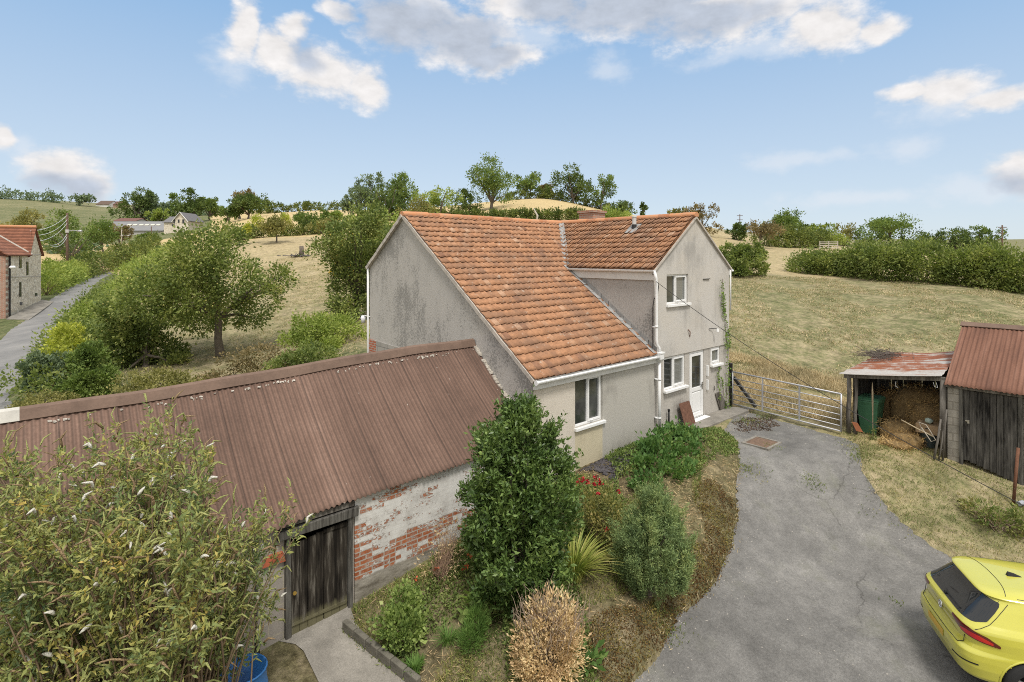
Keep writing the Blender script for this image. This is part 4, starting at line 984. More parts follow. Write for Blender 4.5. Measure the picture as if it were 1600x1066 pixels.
C = np.vstack(LV); D = np.vstack(LD); l = np.concatenate(LL)
V, F = leaf_quads(C, D, l, l * .33, .3); link_mesh('leaves', V, F, M_bud, bud)
st.build('stems', M_twig, bud, smooth=True)
def fluff(name, a, b):
    def fn(t):
        n1 = noise(t, objc(t), 70, 2, .6); return {'Base Color': ramp(t, n1, [(.35, a), (.65, b)]), 'Normal': bump(t, n1, 1., .02)}
    return material(name, fn, rough=.9, spec=.1)
pan.build('blossom', [fluff('white_spike', (.50, .48, .40), (.74, .72, .65)), fluff('seeding_spike', (.21, .235, .075), (.40, .40, .16)), fluff('spent_spike', (.18, .125, .07), (.36, .26, .15))], bud, smooth=True)
# ---- bay tree
def lathe_plant(name, label, cat, base, prof, nshoot, per, L, W, mat, upd=.9, spread=.05, shoot=.16, inner=.25, trunk=.05, parts='leaves', stem_m=None, K=120, crad=.09, clen=.3, leaders=7):
    """upright shrub: shoots seated on an outline (z, radius_x, radius_y)"""
    base = np.array(base, float); o = thing(name, label, cat, base)
    z = np.array([p[0] for p in prof]); rx = np.array([p[1] for p in prof])
    zz = rng.uniform(0, 1, nshoot * 4); zs = z[0] + (z[-1] - z[0]) * zz; rr = np.interp(zs, z, rx); k = rng.random(len(zz)) < (rr + .08) / (rx.max() + .08)
    zs = zs[k][:nshoot]; rr = rr[k][:nshoot]; n = len(zs); th = rng.uniform(0, 2 * math.pi, n)
    lump = 1 + .10 * np.sin(3 * th + zs * 2) + .08 * np.sin(5 * th - zs * 5)
    dep = np.where(rng.random(n) < inner, rng.uniform(.2, .8, n), rng.uniform(.82, 1.08, n)) * lump
    P = base + np.stack([rr * dep * np.cos(th), rr * dep * np.sin(th), zs], 1)
    outw = np.stack([np.cos(th), np.sin(th), np.zeros(n)], 1)
    # shoots are gathered along ascending branches so that the outline is uneven
    sk = rng.choice(n, K, replace=False); jj = rng.integers(0, K, n); kd = unit(outw[sk] * .55 + np.array([0, 0, upd]) + rng.normal(0, .12, (K, 3))); kl = clen * rng.uniform(.5, 1.5, K)
    on = rng.random(n) < .72; Pk = P[sk][jj] + kd[jj] * ((rng.random(n) - .45) * kl[jj])[:, None] + rng.normal(0, crad, (n, 3)); P = np.where(on[:, None], Pk, P); outw = np.where(on[:, None], outw[sk][jj], outw)
    for q in range(leaders):
        m1 = rng.integers(0, n, max(4, n // 220)); a_ = rng.uniform(0, 6.28); r_ = rx.max() * .32 * rng.random() ** .7; hh = rng.uniform(.02, .16) * z[-1]
        P[m1] = base + np.stack([r_ * math.cos(a_) + rng.normal(0, .025, len(m1)), r_ * math.sin(a_) + rng.normal(0, .025, len(m1)), z[-1] * rng.uniform(.86, .93) + hh * rng.random(len(m1)) - r_ * .5], 1); outw[m1] *= .1
    sdir = unit(outw * .6 + np.array([0, 0, upd]) + rng.normal(0, .2, (n, 3)))
    t_ = rng.random((n, per)); ln = shoot * rng.uniform(.6, 1.4, n)
    C = P[:, None] + sdir[:, None] * (t_ * ln[:, None])[..., None] + rng.normal(0, spread, (n, per, 3)) * .5
    D = unit(sdir[:, None] * .8 + rng.normal(size=(n, per, 3)) * .65)
    C = C.reshape(-1, 3); D = D.reshape(-1, 3); l = L * rng.uniform(.6, 1.3, len(C))
    V, F = leaf_quads(C, D, l, l * W / L, .2); link_mesh(parts, V, F, mat, o)
    m_ = MB(); 
    for i in range(5):
        e = base + np.array([rng.normal(0, rx.max() * .3), rng.normal(0, rx.max() * .3), z[-1] * rng.uniform(.5, .85)])
        branch_tubes(m_, base + np.array([rng.normal(0, .05), rng.normal(0, .05), -.05]), [e], trunk, trunk * .3, 6)
    m_.build('stems', stem_m or M_bark, o, smooth=True)
    return o
M_bay = leaf_mat('bay_leaf', [(.025, .05, .015), (.05, .088, .024), (.085, .135, .036), (.14, .195, .055)], .15, .4, 1.5, .45)
gb = G(812, 945)
h_ = (945 - 612) * np.dot(gb[:2] - CAM[:2], (SN, CS)) / FPX; px_m = np.dot(gb[:2] - CAM[:2], (SN, CS)) / FPX
zof = lambda py: (945 - py) * px_m
bayprof = [(0.05, .30), (zof(925), .58), (zof(895), .84), (zof(850), .94), (zof(790), .98), (zof(745), .92), (zof(700), .76), (zof(665), .56), (zof(640), .30), (zof(622), .12)]
bayprof = [(z * .94, r * 76 * px_m) for z, r in bayprof]
lathe_plant('bay_tree', 'tall dense dark green bay tree at the barn end of the garden bed', 'bay tree', gb, bayprof, 3300, 15, .085, .034, M_bay, shoot=.20, inner=.42, K=170, crad=.07, clen=.34, leaders=9)
# ---- juniper
M_jun = leaf_mat('juniper_needles', [(.05, .08, .038), (.095, .14, .06), (.15, .20, .08), (.25, .275, .105)], .15, .7, 2.2)
gj = G(1022, 928); pm = np.dot(gj[:2] - CAM[:2], (SN, CS)) / FPX
jp = [(0.06, .40), (.18, .72), (.35, .92), (.70, 1.0), (1.0, .86), (1.25, .60), (1.48, .30), (1.68, .04)]
jp = [(z * 152 * pm / 1.68, r * 52 * pm) for z, r in jp]
lathe_plant('juniper', 'rounded grey-green juniper bush beside the driveway edge', 'juniper', gj, jp, 3000, 28, .055, .011, M_jun, upd=1.5, shoot=.14, spread=.04, K=90, crad=.035, clen=.42, leaders=10)
# ---- dried shrub
M_dry = leaf_mat('dead_leaf', [(.22, .155, .09), (.36, .26, .15), (.50, .39, .23), (.60, .50, .33)], .15, .8, 2.0)
M_drytw = simple('dead_twig', (.30, .23, .17), .9, .25, 8, .2)
gd = G(858, 1062); pm = np.dot(gd[:2] - CAM[:2], (SN, CS)) / FPX
plant('dead_shrub', 'dead shrub with curled straw-coloured leaves in the front of the bed', 'shrub', gd, [(0, 0, 55 * pm, 60 * pm, 57 * pm, 52 * pm), (-10 * pm, 0, 30 * pm, 54 * pm, 50 * pm, 38 * pm), (10 * pm, 0, 88 * pm, 44 * pm, 42 * pm, 36 * pm)], 9500, .05, .018, M_dry, 360, .045, 60, M_drytw, shell=.35, up=.3, stem_r=.008)
m_ = MB()
for i in range(240):
    a = rng.uniform(0, 6.28); r_ = rng.uniform(.1, 54) * pm; p = gd + np.array([math.cos(a) * r_, math.sin(a) * r_, rng.uniform(70, 104) * pm])
    m_.tube([p, p + np.array([math.cos(a) * .05, math.sin(a) * .05, .14]) + rng.normal(0, .03, 3), p + np.array([math.cos(a) * .08, math.sin(a) * .08, .26]) + rng.normal(0, .05, 3)], [.006, .004, .002], 4, caps=False)
ds_ = [o for o in col.objects if o.name == 'dead_shrub'][0]; m_.build('twigs', M_drytw, ds_)
# ---- strap-leaved daylily
def blades(name, label, cat, base, n, L, W, mat, spread=.12, arch=.9, lean=(0, 0), segs=5, parts='leaves', up=1.0):
    base = np.array(base, float); o = thing(name, label, cat, base) if label else None
    Vs = []; Fs = []; b0 = 0
    a = rng.uniform(0, 2 * math.pi, n); l = L * rng.uniform(.6, 1.15, n); P0 = base + np.stack([np.cos(a) * spread * rng.random(n), np.sin(a) * spread * rng.random(n), np.zeros(n)], 1)
    outd = np.stack([np.cos(a) + lean[0], np.sin(a) + lean[1], np.zeros(n)], 1); sp = rng.uniform(.3, 1, n)[:, None]
    S = np.stack([-np.sin(a), np.cos(a), np.zeros(n)], 1)
    rows = []
    for k in range(segs + 1):
        t_ = k / segs; c = P0 + l[:, None] * (np.array([0, 0, up]) * (t_ - arch * .55 * t_ * t_ * sp) + outd * sp * (.25 * t_ + .55 * arch * t_ * t_))
        w_ = W * (1 - t_ ** 2.2 * .95); rows += [c - S * w_ / 2, c + S * w_ / 2]
    V = np.stack(rows, 1)                                            # n, 2*(segs+1), 3
    m = 2 * (segs + 1); idx = np.arange(n)[:, None] * m
    F = np.concatenate([idx + np.array([[2 * k, 2 * k + 1, 2 * k + 3, 2 * k + 2]]) for k in range(segs)])
    if o is None: return V.reshape(-1, 3), F
    link_mesh(parts, V.reshape(-1, 3), F, mat, o); return o
M_lily = leaf_mat('daylily_leaf', [(.10, .14, .035), (.17, .21, .05), (.27, .28, .08), (.40, .34, .15)], .25, .5, 2)
gl = G(898, 905)
blades('daylily', 'arching clump of strap-leaved daylily beside the bay tree', 'plant', gl, 230, .95, .026, M_lily, .16, 1.0, (.35, -.35))
# ---- roses, potato-leaved bush, small plants
M_rose = leaf_mat('rose_leaf', [(.06, .075, .025), (.11, .12, .04), (.17, .16, .05), (.25, .20, .08)], .2, .6, 2)
M_red = simple('red_petal', (.42, .018, .03), .6, .3, 20, .1)
M_orange = simple('orange_petal', (.60, .13, .05), .6, .3, 20, .1)
def flowers(parent, pts, m, r=.03, name='blossom'):
    C = np.repeat(np.array(pts), 7, 0) + rng.normal(0, r * .35, (7 * len(pts), 3)); V, F = leaf_quads(C, unit(rdir(len(C)) + np.array([-.2, -.3, .6])), r * 1.3, r * 1.1, .3)
    return link_mesh(name, V, F, m, parent)
gr_ = G(945, 855)
ro = plant('rose_bush', 'straggly rose bush with red blooms between the bay tree and juniper', 'rose bush', gr_, [(0, 0, .5, .5, .45, .5), (-.15, .3, .7, .38, .35, .35), (.4, .3, .45, .42, .4, .35), (.15, -.3, .3, .4, .35, .3)], 5200, .05, .028, M_rose, 120, .07, 26, shell=.3, stem_r=.008)
base_d = np.dot(gr_[:2] - CAM[:2], (SN, CS))
flowers(ro, [at(px + rng.normal(0, 2), py + rng.normal(0, 2), base_d + dd_) for px, py, dd_ in ((905,752,.0),(912,757,.0),(902,760,.0),(908,748,.1),(918,750,.1),(927,746,.2),(931,752,.2),(929,758,.2),(940,752,.2),(933,771,.1),(964,769,.1),(966,828,-.3),(969,832,-.3),(945,828,-.3),(936,760,.2),(900,755,.0),(974,834,-.3))], M_red, .042)
M_pot = leaf_mat('broad_leaf', [(.03, .065, .022), (.055, .11, .032), (.085, .155, .045), (.14, .20, .06)], .25, .6, 2.2)
gp = G(1012, 748)
plant('leafy_plant', 'spreading bright green broad-leaved plant below the house door', 'plant', gp, [(-.2, -.1, .08, .5, .4, .15), (.5, .2, .12, .6, .45, .18), (1.2, .45, .14, .6, .45, .2), (1.9, .65, .12, .55, .4, .18), (2.5, .75, .1, .5, .35, .15), (.8, -.35, .06, .6, .35, .12), (1.8, .1, .06, .7, .35, .12), (2.6, .35, .06, .5, .3, .1)], 5200, .08, .056, M_pot, 300, .07, 20, shell=.5, up=.6)
M_straw = leaf_mat('straw', [(.16, .115, .065), (.28, .21, .12), (.40, .31, .19), (.20, .18, .09)], .1, .85, 1.5)
M_wire = simple('pink_stems', (.30, .20, .135), .8, .3, 6, .1)
gw = G(688, 905)
wb = plant('wiry_shrub', 'wiry pinkish-brown half-dead shrub against the peeling barn wall', 'shrub', gw, [(0, 0, .35, .45, .35, .3), (.35, .2, .5, .35, .3, .3)], 700, .045, .016, M_straw, 90, .06, 130, M_wire, shell=.3, up=.2, stem_r=.006)
bd_ = np.dot(gw[:2] - CAM[:2], (SN, CS))
flowers(wb, [at(px, py, bd_) for px, py in ((679,890),(682,888),(725,889),(733,868),(736,870),(665,930),(729,884),(650,905))], M_orange, .035)
M_hyd = leaf_mat('pale_green_leaf', [(.06, .10, .03), (.12, .17, .05), (.20, .26, .08), (.32, .36, .16)], .3, .6, 2)
gh = G(630, 1010)
plant('hydrangea', 'pale green leafy hydrangea near the edging blocks', 'shrub', gh, [(0, 0, .28, .34, .3, .26), (.2, .25, .35, .3, .3, .24), (-.12, .1, .38, .3, .28, .24)], 2600, .055, .04, M_hyd, 150, .05, 14, shell=.5, up=.5)
gm = G(765, 965)
mal = plant('mallow', 'big round-leaved mallow at the foot of the bay tree', 'plant', gm, [(0, 0, .25, .18, .15, .26), (-.22, .12, .25, .13, .12, .2), (.22, -.02, .2, .15, .12, .22)], 120, .15, .15, M_hyd, 40, .05, 8, up=.0, fold=.05)
flowers(mal, [at(775, 912, np.dot(gm[:2] - CAM[:2], (SN, CS))), at(780, 908, np.dot(gm[:2] - CAM[:2], (SN, CS)))], simple('mauve_petal', (.55, .42, .50), .6, .1), .03)
M_fen = leaf_mat('feathery_leaf', [(.05, .10, .025), (.09, .16, .04), (.15, .22, .06)], .3, .7, 2)
gf = G(745, 1005)
plant('fennel', 'feathery bright green fennel in front of the mallow', 'plant', gf, [(0, 0, .32, .13, .13, .3), (-.17, -.05, .26, .12, .12, .2)], 3600, .07, .007, M_fen, 150, .04, 14, up=.9)
g2_ = G(700, 1005)
blades('grass_clump', 'low drooping fine-leaved grass clump left of the fennel', 'grass clump', g2_, 220, .34, .008, M_fen, .12, 1.3)
g3 = G(648, 1050)
blades('wallflower', 'spiky green wallflower rosette behind the concrete edging', 'plant', g3, 130, .26, .024, M_fen, .12, .9)
g4 = G(910, 1040)
plant('dock', 'dark green dock leaves right of the dead shrub', 'plant', g4, [(0, 0, .12, .22, .2, .12)], 130, .12, .06, M_pot, 30, .06, 4, up=.4)
# ground-hugging stuff in the bed
def bed_points(n, test):
    P = np.array(BED); x = rng.uniform(P[:, 0].min(), P[:, 0].max(), n * 4); y = rng.uniform(P[:, 1].min(), P[:, 1].max(), n * 4)
    k = (sd(x, y, BED) < .05) & test(x, y); x, y = x[k][:n], y[k][:n]; return x, y, H(x, y)
M_moss = leaf_mat('brown_groundcover', [(.05, .026, .012), (.085, .048, .018), (.115, .09, .028), (.15, .15, .042)], .1, .9, 2.5)
x, y, z = bed_points(30000, lambda x, y: (sd(x, y, DRIVE) < .62 + .25 * np.sin(x * 3)) & (x < 3.4) & (x > -2.2))
C = np.stack([x, y, z + rng.uniform(0, .10, len(x)) * np.abs(np.sin(x * 3.1 + 2 * np.sin(y * 4)))], 1) + rng.normal(0, .015, (len(x), 3)); V, F = leaf_quads(C, unit(rdir(len(x)) + (0, 0, .6)), .036, .021)
tag(link_mesh('moss', V, F, M_moss), kind='stuff', label='mat of browned moss and stonecrop spilling onto the driveway edge')
x, y, z = bed_points(16000, lambda x, y: ((sd(x, y, DRIVE) > .3) | (x < -2) | (x > 3.4)) & ~((x > 1.4) & (y > -1.25)))
k = noise_k = (np.sin(x * 2.1 + 1.3 * np.sin(y * 2.7)) + np.sin(y * 3.3 + x)) > -.9
C = np.stack([x, y, z + .01], 1)[k]; V, F = leaf_quads(C, unit(rdir(len(C)) * np.array([1, 1, .35])), rng.uniform(.03, .16, len(C)), .009)
tag(link_mesh('dry_litter', V, F, M_straw), kind='stuff', label='dry stalks and fallen leaves littering the garden bed')
M_weed = leaf_mat('low_weed', [(.05, .08, .022), (.09, .125, .035), (.15, .17, .055), (.24, .21, .09)], .25, .8, 1.2)
x, y, z = bed_points(46000, lambda x, y: ((x < 1.2) | (y < -1.7)) & ~((sd(x, y, DRIVE) < .75) & (x > -2.2)))
k = (np.sin(x * 1.7 + 2 * np.sin(y * 1.9 + .5)) + .8 * np.sin(y * 2.6 - x * .8)) > -.8
C = np.stack([x, y, z], 1)[k]; V, F = leaf_quads(C, unit(rdir(len(C)) * .8 + (0, 0, .7)), rng.uniform(.04, .13, len(C)), .013)
tag(link_mesh('weeds', V, F, M_weed), kind='stuff', label='low weeds and rough grass between the garden shrubs')
# low green cover near the barn wall and along the edging
M_cov_g = leaf_mat('creeping_leaf', [(.04, .065, .02), (.075, .11, .032), (.125, .165, .05), (.20, .22, .08)], .25, .7, 1.6)
def covtest(x, y): return ((np.sin(x * 2.3 + 1.1) + np.sin(y * 2.9 - x * 1.3 + .6)) > .0) & ((x < -1.0) | (y > -2.2))
x, y, z = bed_points(20000, covtest); C = np.stack([x, y, z + rng.uniform(0, .12, len(x)) * (.4 + .6 * np.abs(np.sin(x * 4 + y * 3)))], 1)
V, F = leaf_quads(C, unit(rdir(len(C)) + (0, 0, .35)), rng.uniform(.035, .08, len(C)), .034); tag(link_mesh('ground_cover', V, F, M_cov_g), kind='stuff', label='creeping green ground cover among the garden shrubs')
# slate chippings by the wall
m_ = MB()
for i in range(1500):
    x_ = rng.uniform(1.5, 4.5); y_ = rng.uniform(-1.35 + .15 * x_, -.08); z_ = Hs(x_, y_) + .01; s_ = rng.uniform(.015, .045)
    m_.box(x_ - s_, x_ + s_, y_ - s_ * .7, y_ + s_ * .7, z_ - .01, z_ + .015, j=.009)
tag(m_.build('slate_chippings', simple('dark_slate', (.075, .068, .072), .7, .5, 5, .3)), kind='stuff', label='dark slate chippings strewn along the house wall')
# edging blocks
e0_, e1_ = G(538, 984), G(655, 1078)
L_ = np.linalg.norm((e1_ - e0_)[:2]); nb = 6; dirn = (e1_ - e0_) / L_; side = np.array([-dirn[1], dirn[0], 0])
M_edge = simple('mossy_concrete', (.14, .13, .105), .95, .5, 5, .5)
words = ['cracked by the barn door', 'second from the barn door', 'stained, in the middle', 'beside the path bend', 'nearest the wallflower', 'lowest, nearest the camera']
for i in range(nb):
    a = e0_ + (e1_ - e0_) * (i / nb) + dirn * .006; b = e0_ + (e1_ - e0_) * ((i + 1) / nb) - dirn * .006
    za = Hs(a[0], a[1]); zb = Hs(b[0], b[1]); m_ = MB(); t2 = side * .05
    V = [np.array([*(p + s * t2)[:2], zz + h]) for h in (-.12, .17) for p, zz in ((a, za), (b, zb)) for s in (-1, 1)]
    m_.add(V, [(0, 1, 3, 2), (4, 6, 7, 5), (0, 4, 5, 1), (2, 3, 7, 6), (0, 2, 6, 4), (1, 5, 7, 3)])
    o = m_.build('edging_block', M_edge, bevel=.012, loc=(a[0], a[1], za)); tag(o, 'mossy concrete edging block along the path, ' + words[i], 'edging block', 'edging blocks beside the path')
# ================================================================== SHEDS
XF = 9.1
M_stone = material('shed_blockwork', lambda t: (lambda o, s: (lambda b, n1: {'Base Color': mix(t, .55, b, mix(t, 1., b, ramp(t, n1, [(.3, .55), (.7, 1.35)]), 'MULTIPLY')), 'Normal': bump(t, noise(t, o, 35, 3, .7), .5, .012)})(
    N(t, 'ShaderNodeTexBrick', {'Vector': N(t, 'ShaderNodeCombineXYZ', {0: s[1], 1: s[2], 2: 0.}), 'Color1': (.27, .25, .215, 1), 'Color2': (.33, .305, .265, 1), 'Mortar': (.21, .19, .16, 1), 'Scale': 1.0, 'Mortar Size': .012, 'Brick Width': .4, 'Row Height': .2}), noise(t, o, 3, 5, .7)))(objc(t), sep(t, objc(t))), rough=.95, spec=.1)
def rustsheet(t):
    o = objc(t); s = sep(t, o)
    n1 = noise(t, vmul(t, o, (9, .8, 1)), 1.0, 5, .65); n2 = noise(t, o, 3, 5, .7); f = noise(t, o, 25, 3, .7)
    k = mth(t, 'ADD', mth(t, 'MULTIPLY', n1, .7), mth(t, 'MULTIPLY_ADD', n2, .4, .045))
    k = mth(t, 'SUBTRACT', k, mth(t, 'MULTIPLY', N(t, 'ShaderNodeMapRange', {0: s[0], 1: .75, 2: .1}, 0), .14))
    c = ramp(t, k, [(.46, (.42, .40, .375)), (.54, (.36, .30, .26)), (.58, (.27, .10, .05)), (.72, (.20, .065, .03))])
    return {'Base Color': mix(t, .35, c, mix(t, 1., c, ramp(t, f, [(.3, .6), (.7, 1.35)]), 'MULTIPLY'))}
M_rsheet = material('rusted_galvanised', rustsheet, rough=.75, spec=.3)
def corr2(t):
    o = objc(t); a = noise(t, vmul(t, o, (.3, 1.4, .3)), 1.2, 4, .6); b = noise(t, vmul(t, o, (.6, 9, .6)), 1., 4, .6); f = noise(t, o, 24, 3, .7)
    k = mth(t, 'ADD', mth(t, 'MULTIPLY', a, .6), mth(t, 'MULTIPLY', b, .4))
    c = ramp(t, k, [(.36, (.115, .058, .041)), (.5, (.18, .088, .058)), (.62, (.235, .122, .084)), (.74, (.31, .20, .15))])
    return {'Base Color': mix(t, .35, c, mix(t, 1., c, ramp(t, f, [(.3, .6), (.7, 1.35)]), 'MULTIPLY'))}
M_corr2 = material('red_rust_corrugated', corr2, rough=.8, spec=.25)
# --- tall shed
shed = thing('shed', 'small blockwork shed with a black plank door and red rusty corrugated roof', 'shed', (XF, -6.6, 0))
SR, SY0, SY1 = 11.25, -10.2, -5.84
zsr = lambda x: 1.86 + (x - 8.95) / (SR - 8.95) * (3.22 - 1.86)
Xg, Yg = np.meshgrid(np.linspace(8.93, SR, 14), np.arange(SY0, SY1, .0135)); 
Zg = zsr(Xg) + .013 * np.cos(2 * np.pi * Yg / .094) + (((Yg - SY0) % .7) / .7) ** 3 * .012
va_, fa_ = grid_mesh(Xg, Yg, Zg); vb_, fb_ = grid_mesh(2 * SR - Xg, Yg, Zg)
V, F, mi = join([(va_, fa_), (vb_, fb_)]); o = link_mesh('roof', V, F, M_corr2, shed, smooth=True)
md = o.modifiers.new('thick', 'SOLIDIFY'); md.thickness = .004
m_ = MB(); m_.profile([(SR, SY1 + .02, 3.24), (SR, SY0, 3.24)], [(-.16, -.07), (0, .03), (.16, -.07), (.15, -.09), (0, .005), (-.15, -.09)][::-1]); m_.build('ridge_cap', M_cap, shed)
m_ = MB()
m_.box(XF, XF + .2, -6.15, -5.89, -.5, 1.84); m_.box(XF, XF + .2, SY0 + .1, -7.33, -.9, 1.84); m_.box(XF + .2, 2 * SR - XF, -6.09, -5.89, -.5, 1.9)
m_.add([(XF + .2, -5.89, 1.9), (2 * SR - XF, -5.89, 1.9), (SR, -5.89, 3.14), (XF + .2, -6.09, 1.9), (2 * SR - XF, -6.09, 1.9), (SR, -6.09, 3.14)], [(0, 1, 2), (3, 5, 4), (0, 2, 5, 3), (1, 4, 5, 2)])
m_.box(2 * SR - XF - .2, 2 * SR - XF, SY0 + .1, -6.09, -.5, 1.9); m_.box(XF, 2 * SR - XF, SY0 - .1, SY0 + .1, -.9, 1.9)
m_.build('wall', M_stone, shed)
m_ = MB(); m_.box(XF - .07, XF + .05, SY0, -5.83, 1.76, 1.85, j=.006); m_.build('eaves_beam', M_oldwood, shed, bevel=.01)
m_ = MB(); m_.box(XF - .03, XF + .09, -6.20, -6.13, -.25, 1.76, j=.004); m_.box(XF - .03, XF + .09, -7.32, -7.23, -.5, 1.76, j=.006)
sdoor = m_.build('door', M_frame, shed, bevel=.008)
m_ = MB(); ys = np.linspace(-7.225, -6.205, 9)
for i in range(8): m_.box(XF + .005 - .008 * rng.random(), XF + .035, ys[i] + .004, ys[i + 1] - .004, -.30 + .05 * i * .8, 1.74, j=.003)
m_.build('door_leaf', M_tar, sdoor)
m_ = MB(); m_.box(XF - .03, XF - .005, -6.33, -6.29, .92, 1.0); m_.tube([(XF - .03, -6.26, .98), (XF - .05, -6.30, .98)], .02, 8); m_.build('padlock', simple('steel_lock', (.5, .47, .4), .4, .2, metal=.7), sdoor)
# --- open-fronted lean-to
lean = thing('lean_to', 'open fronted lean-to with a flat rust-streaked sheet roof, full of hay', 'shed', (XF, -4.7, 0))
fl, fr_, blp, brp = np.array([8.93, -3.42, 1.72]), np.array([8.93, -5.80, 2.04]), np.array([11.6, -3.78, 2.06]), np.array([11.6, -5.80, 2.40])
Uc, Vc = np.meshgrid(np.linspace(0, 1, 30), np.linspace(0, 1, 110))
Pq = ((1 - Uc)[..., None] * ((1 - Vc)[..., None] * fl + Vc[..., None] * fr_) + Uc[..., None] * ((1 - Vc)[..., None] * blp + Vc[..., None] * brp))
Pq[..., 2] += .012 * np.cos(2 * np.pi * Uc * 28.4 / 1.0) * 0 + .016 * np.sin(Uc * 2.6 * 2 * np.pi / .33) + .02 * np.sin(Vc * 7) * Uc - .02 * np.sin(np.pi * Vc)
V, F = grid_mesh(Pq[..., 0], Pq[..., 1], Pq[..., 2]); o = link_mesh('roof', V, F, M_rsheet, lean, smooth=True); md = o.modifiers.new('thick', 'SOLIDIFY'); md.thickness = .008
m_ = MB(); m_.box(XF - .04, XF + .05, -5.84, -3.50, 1.60, 1.70); 
V = np.array(m_.v); V[:, 2] += (-(V[:, 1]) - 3.5) / 2.34 * .30; m_.v = [tuple(v) for v in V]; m_.build('beam', M_oldwood, lean, bevel=.008)
for (yy, hh, r_) in ((-3.62, 1.66, .06), (-3.80, 1.68, .045)):
    m_ = MB(); m_.tube([(XF + .02, yy, -.1), (XF + .03, yy + .02, .6), (XF, yy - .02, 1.2), (XF + .01, yy, hh)], [r_, r_ * .95, r_, r_ * .9], 8); m_.build('post', M_oldwood, lean, smooth=True)
m_ = MB(); m_.tube([(XF + .03, -5.80, -.05), (XF + .02, -5.79, 1.0), (XF + .02, -5.80, 1.92)], [.075, .07, .075], 8); m_.build('post', M_oldwood, lean, smooth=True)
m_ = MB()
for i in range(14): y0_ = -5.8 + i * .158; m_.box(11.5, 11.53, y0_, y0_ + .15, -.1, 2.05, j=.004)
for i in range(13): x0_ = 9.25 + i * .17; m_.box(x0_, x0_ + .15, -3.72, -3.69, -.1 + .05 * rng.random(), 1.72, j=.006)
m_.build('boarding', M_tar, lean)
m_ = MB(); m_.box(XF + .1, 11.5, -5.88, -5.86, -.2, 2.0); m_.build('side_lining', M_tar, lean)
# hay
M_hay = leaf_mat('hay', [(.16, .10, .045), (.27, .18, .08), (.38, .27, .13), (.47, .36, .19)], .2, .9, 3)
def heap(name, label, blobs, n, base, cat='hay'):
    o = thing(name, label, cat, base); B = np.array(blobs, float)
    m_ = MB(); 
    for b in B:
        th, ph = np.meshgrid(np.linspace(0, 2 * np.pi, 18), np.linspace(-.5 * np.pi, .5 * np.pi, 10)); lump = 1 + .08 * np.sin(4 * th + 3 * ph)
        V, F = grid_mesh(b[0] + b[3] * .92 * np.sign(np.cos(th)) * np.abs(np.cos(th)) ** .6 * np.cos(ph) ** .5 * lump, b[1] + b[4] * .92 * np.sign(np.sin(th)) * np.abs(np.sin(th)) ** .6 * np.cos(ph) ** .5 * lump, b[2] + b[5] * .92 * np.sin(ph)); m_.add(V, F)
    m_.build('core', simple('packed_hay', (.22, .15, .07), .95, .4, 9, .6), o, smooth=True)
    k = rng.choice(len(B), n); d = rdir(n); d2 = np.sign(d) * np.abs(d) ** .7; d2 = d2 / np.abs(d2).max(1, keepdims=True) * .97; d = np.where(rng.random((n, 1)) < .5, d, d2 * .93)
    C = B[k, :3] + d * B[k, 3:6]; V, F = leaf_quads(C, unit(rdir(n) * .8 + d * .25 + (0, 0, -.1)), rng.uniform(.05, .16, n), .012); link_mesh('straws', V, F, M_hay, o); return o
heap('hay_stack', 'tall brown stack of hay filling the back of the lean-to', [(10.7, -5.0, .65, .6, .75, .75), (10.9, -4.3, .45, .5, .5, .65), (10.3, -5.3, .5, .45, .5, .6)], 6500, (10.7, -4.9, 0))
heap('loose_hay', 'loose pale heap of hay spilling out of the lean-to front', [(9.45, -4.95, .08, .42, .42, .24), (9.75, -4.65, .18, .45, .4, .35), (9.05, -4.8, .02, .32, .35, .1)], 3400, (9.4, -4.9, 0))
# wheelie bin
bn = thing('wheelie_bin', 'green wheelie bin with a pale smear, under the lean-to roof', 'wheelie bin', (9.72, -4.0, Hs(9.72, -4.0)))
M_green = simple('green_plastic', (.05, .15, .08), .45, .15, 3, .03, spec=.4)
bx_, by_, bz_ = bn.location
m_ = MB(); lv = [(0.02, .20, .23), (.5, .235, .28), (.86, .265, .325), (.93, .285, .345), (.97, .285, .345)]
V = []
for z, a, b in lv: V += [(bx_ + sx * b, by_ + sy * a, bz_ + z) for sx, sy in ((-1, -1), (1, -1), (1, 1), (-1, 1))]
m_.add(V, [(4 * i + j, 4 * i + (j + 1) % 4, 4 * i + 4 + (j + 1) % 4, 4 * i + 4 + j) for i in range(4) for j in range(4)] + [(3, 2, 1, 0), (16, 17, 18, 19)]); m_.build('body', M_green, bn, bevel=.015)
m_ = MB(); V = []
for z, a, b, o_ in ((.975, .295, .36, 0), (1.01, .295, .36, 0), (1.06, .25, .29, .03)): V += [(bx_ + o_ + sx * b, by_ + sy * a, bz_ + z) for sx, sy in ((-1, -1), (1, -1), (1, 1), (-1, 1))]
m_.add(V, [(4 * i + j, 4 * i + (j + 1) % 4, 4 * i + 4 + (j + 1) % 4, 4 * i + 4 + j) for i in range(2) for j in range(4)] + [(3, 2, 1, 0), (8, 9, 10, 11)]); m_.build('lid', M_green, bn, bevel=.012)
m_ = MB(); m_.box(bx_ - .285, bx_ - .262, by_ - .17, by_ + .10, bz_ + .70, bz_ + .735, j=.004); m_.build('paint_smear', simple('cream_smear', (.62, .58, .42), .7, .1), bn)
m_ = MB(); m_.tube([(bx_ + .36, by_ - .2, bz_ + .98), (bx_ + .40, by_ - .2, bz_ + .99), (bx_ + .40, by_ + .2, bz_ + .99), (bx_ + .36, by_ + .2, bz_ + .98)], .015, 6); m_.build('handle', M_green, bn)
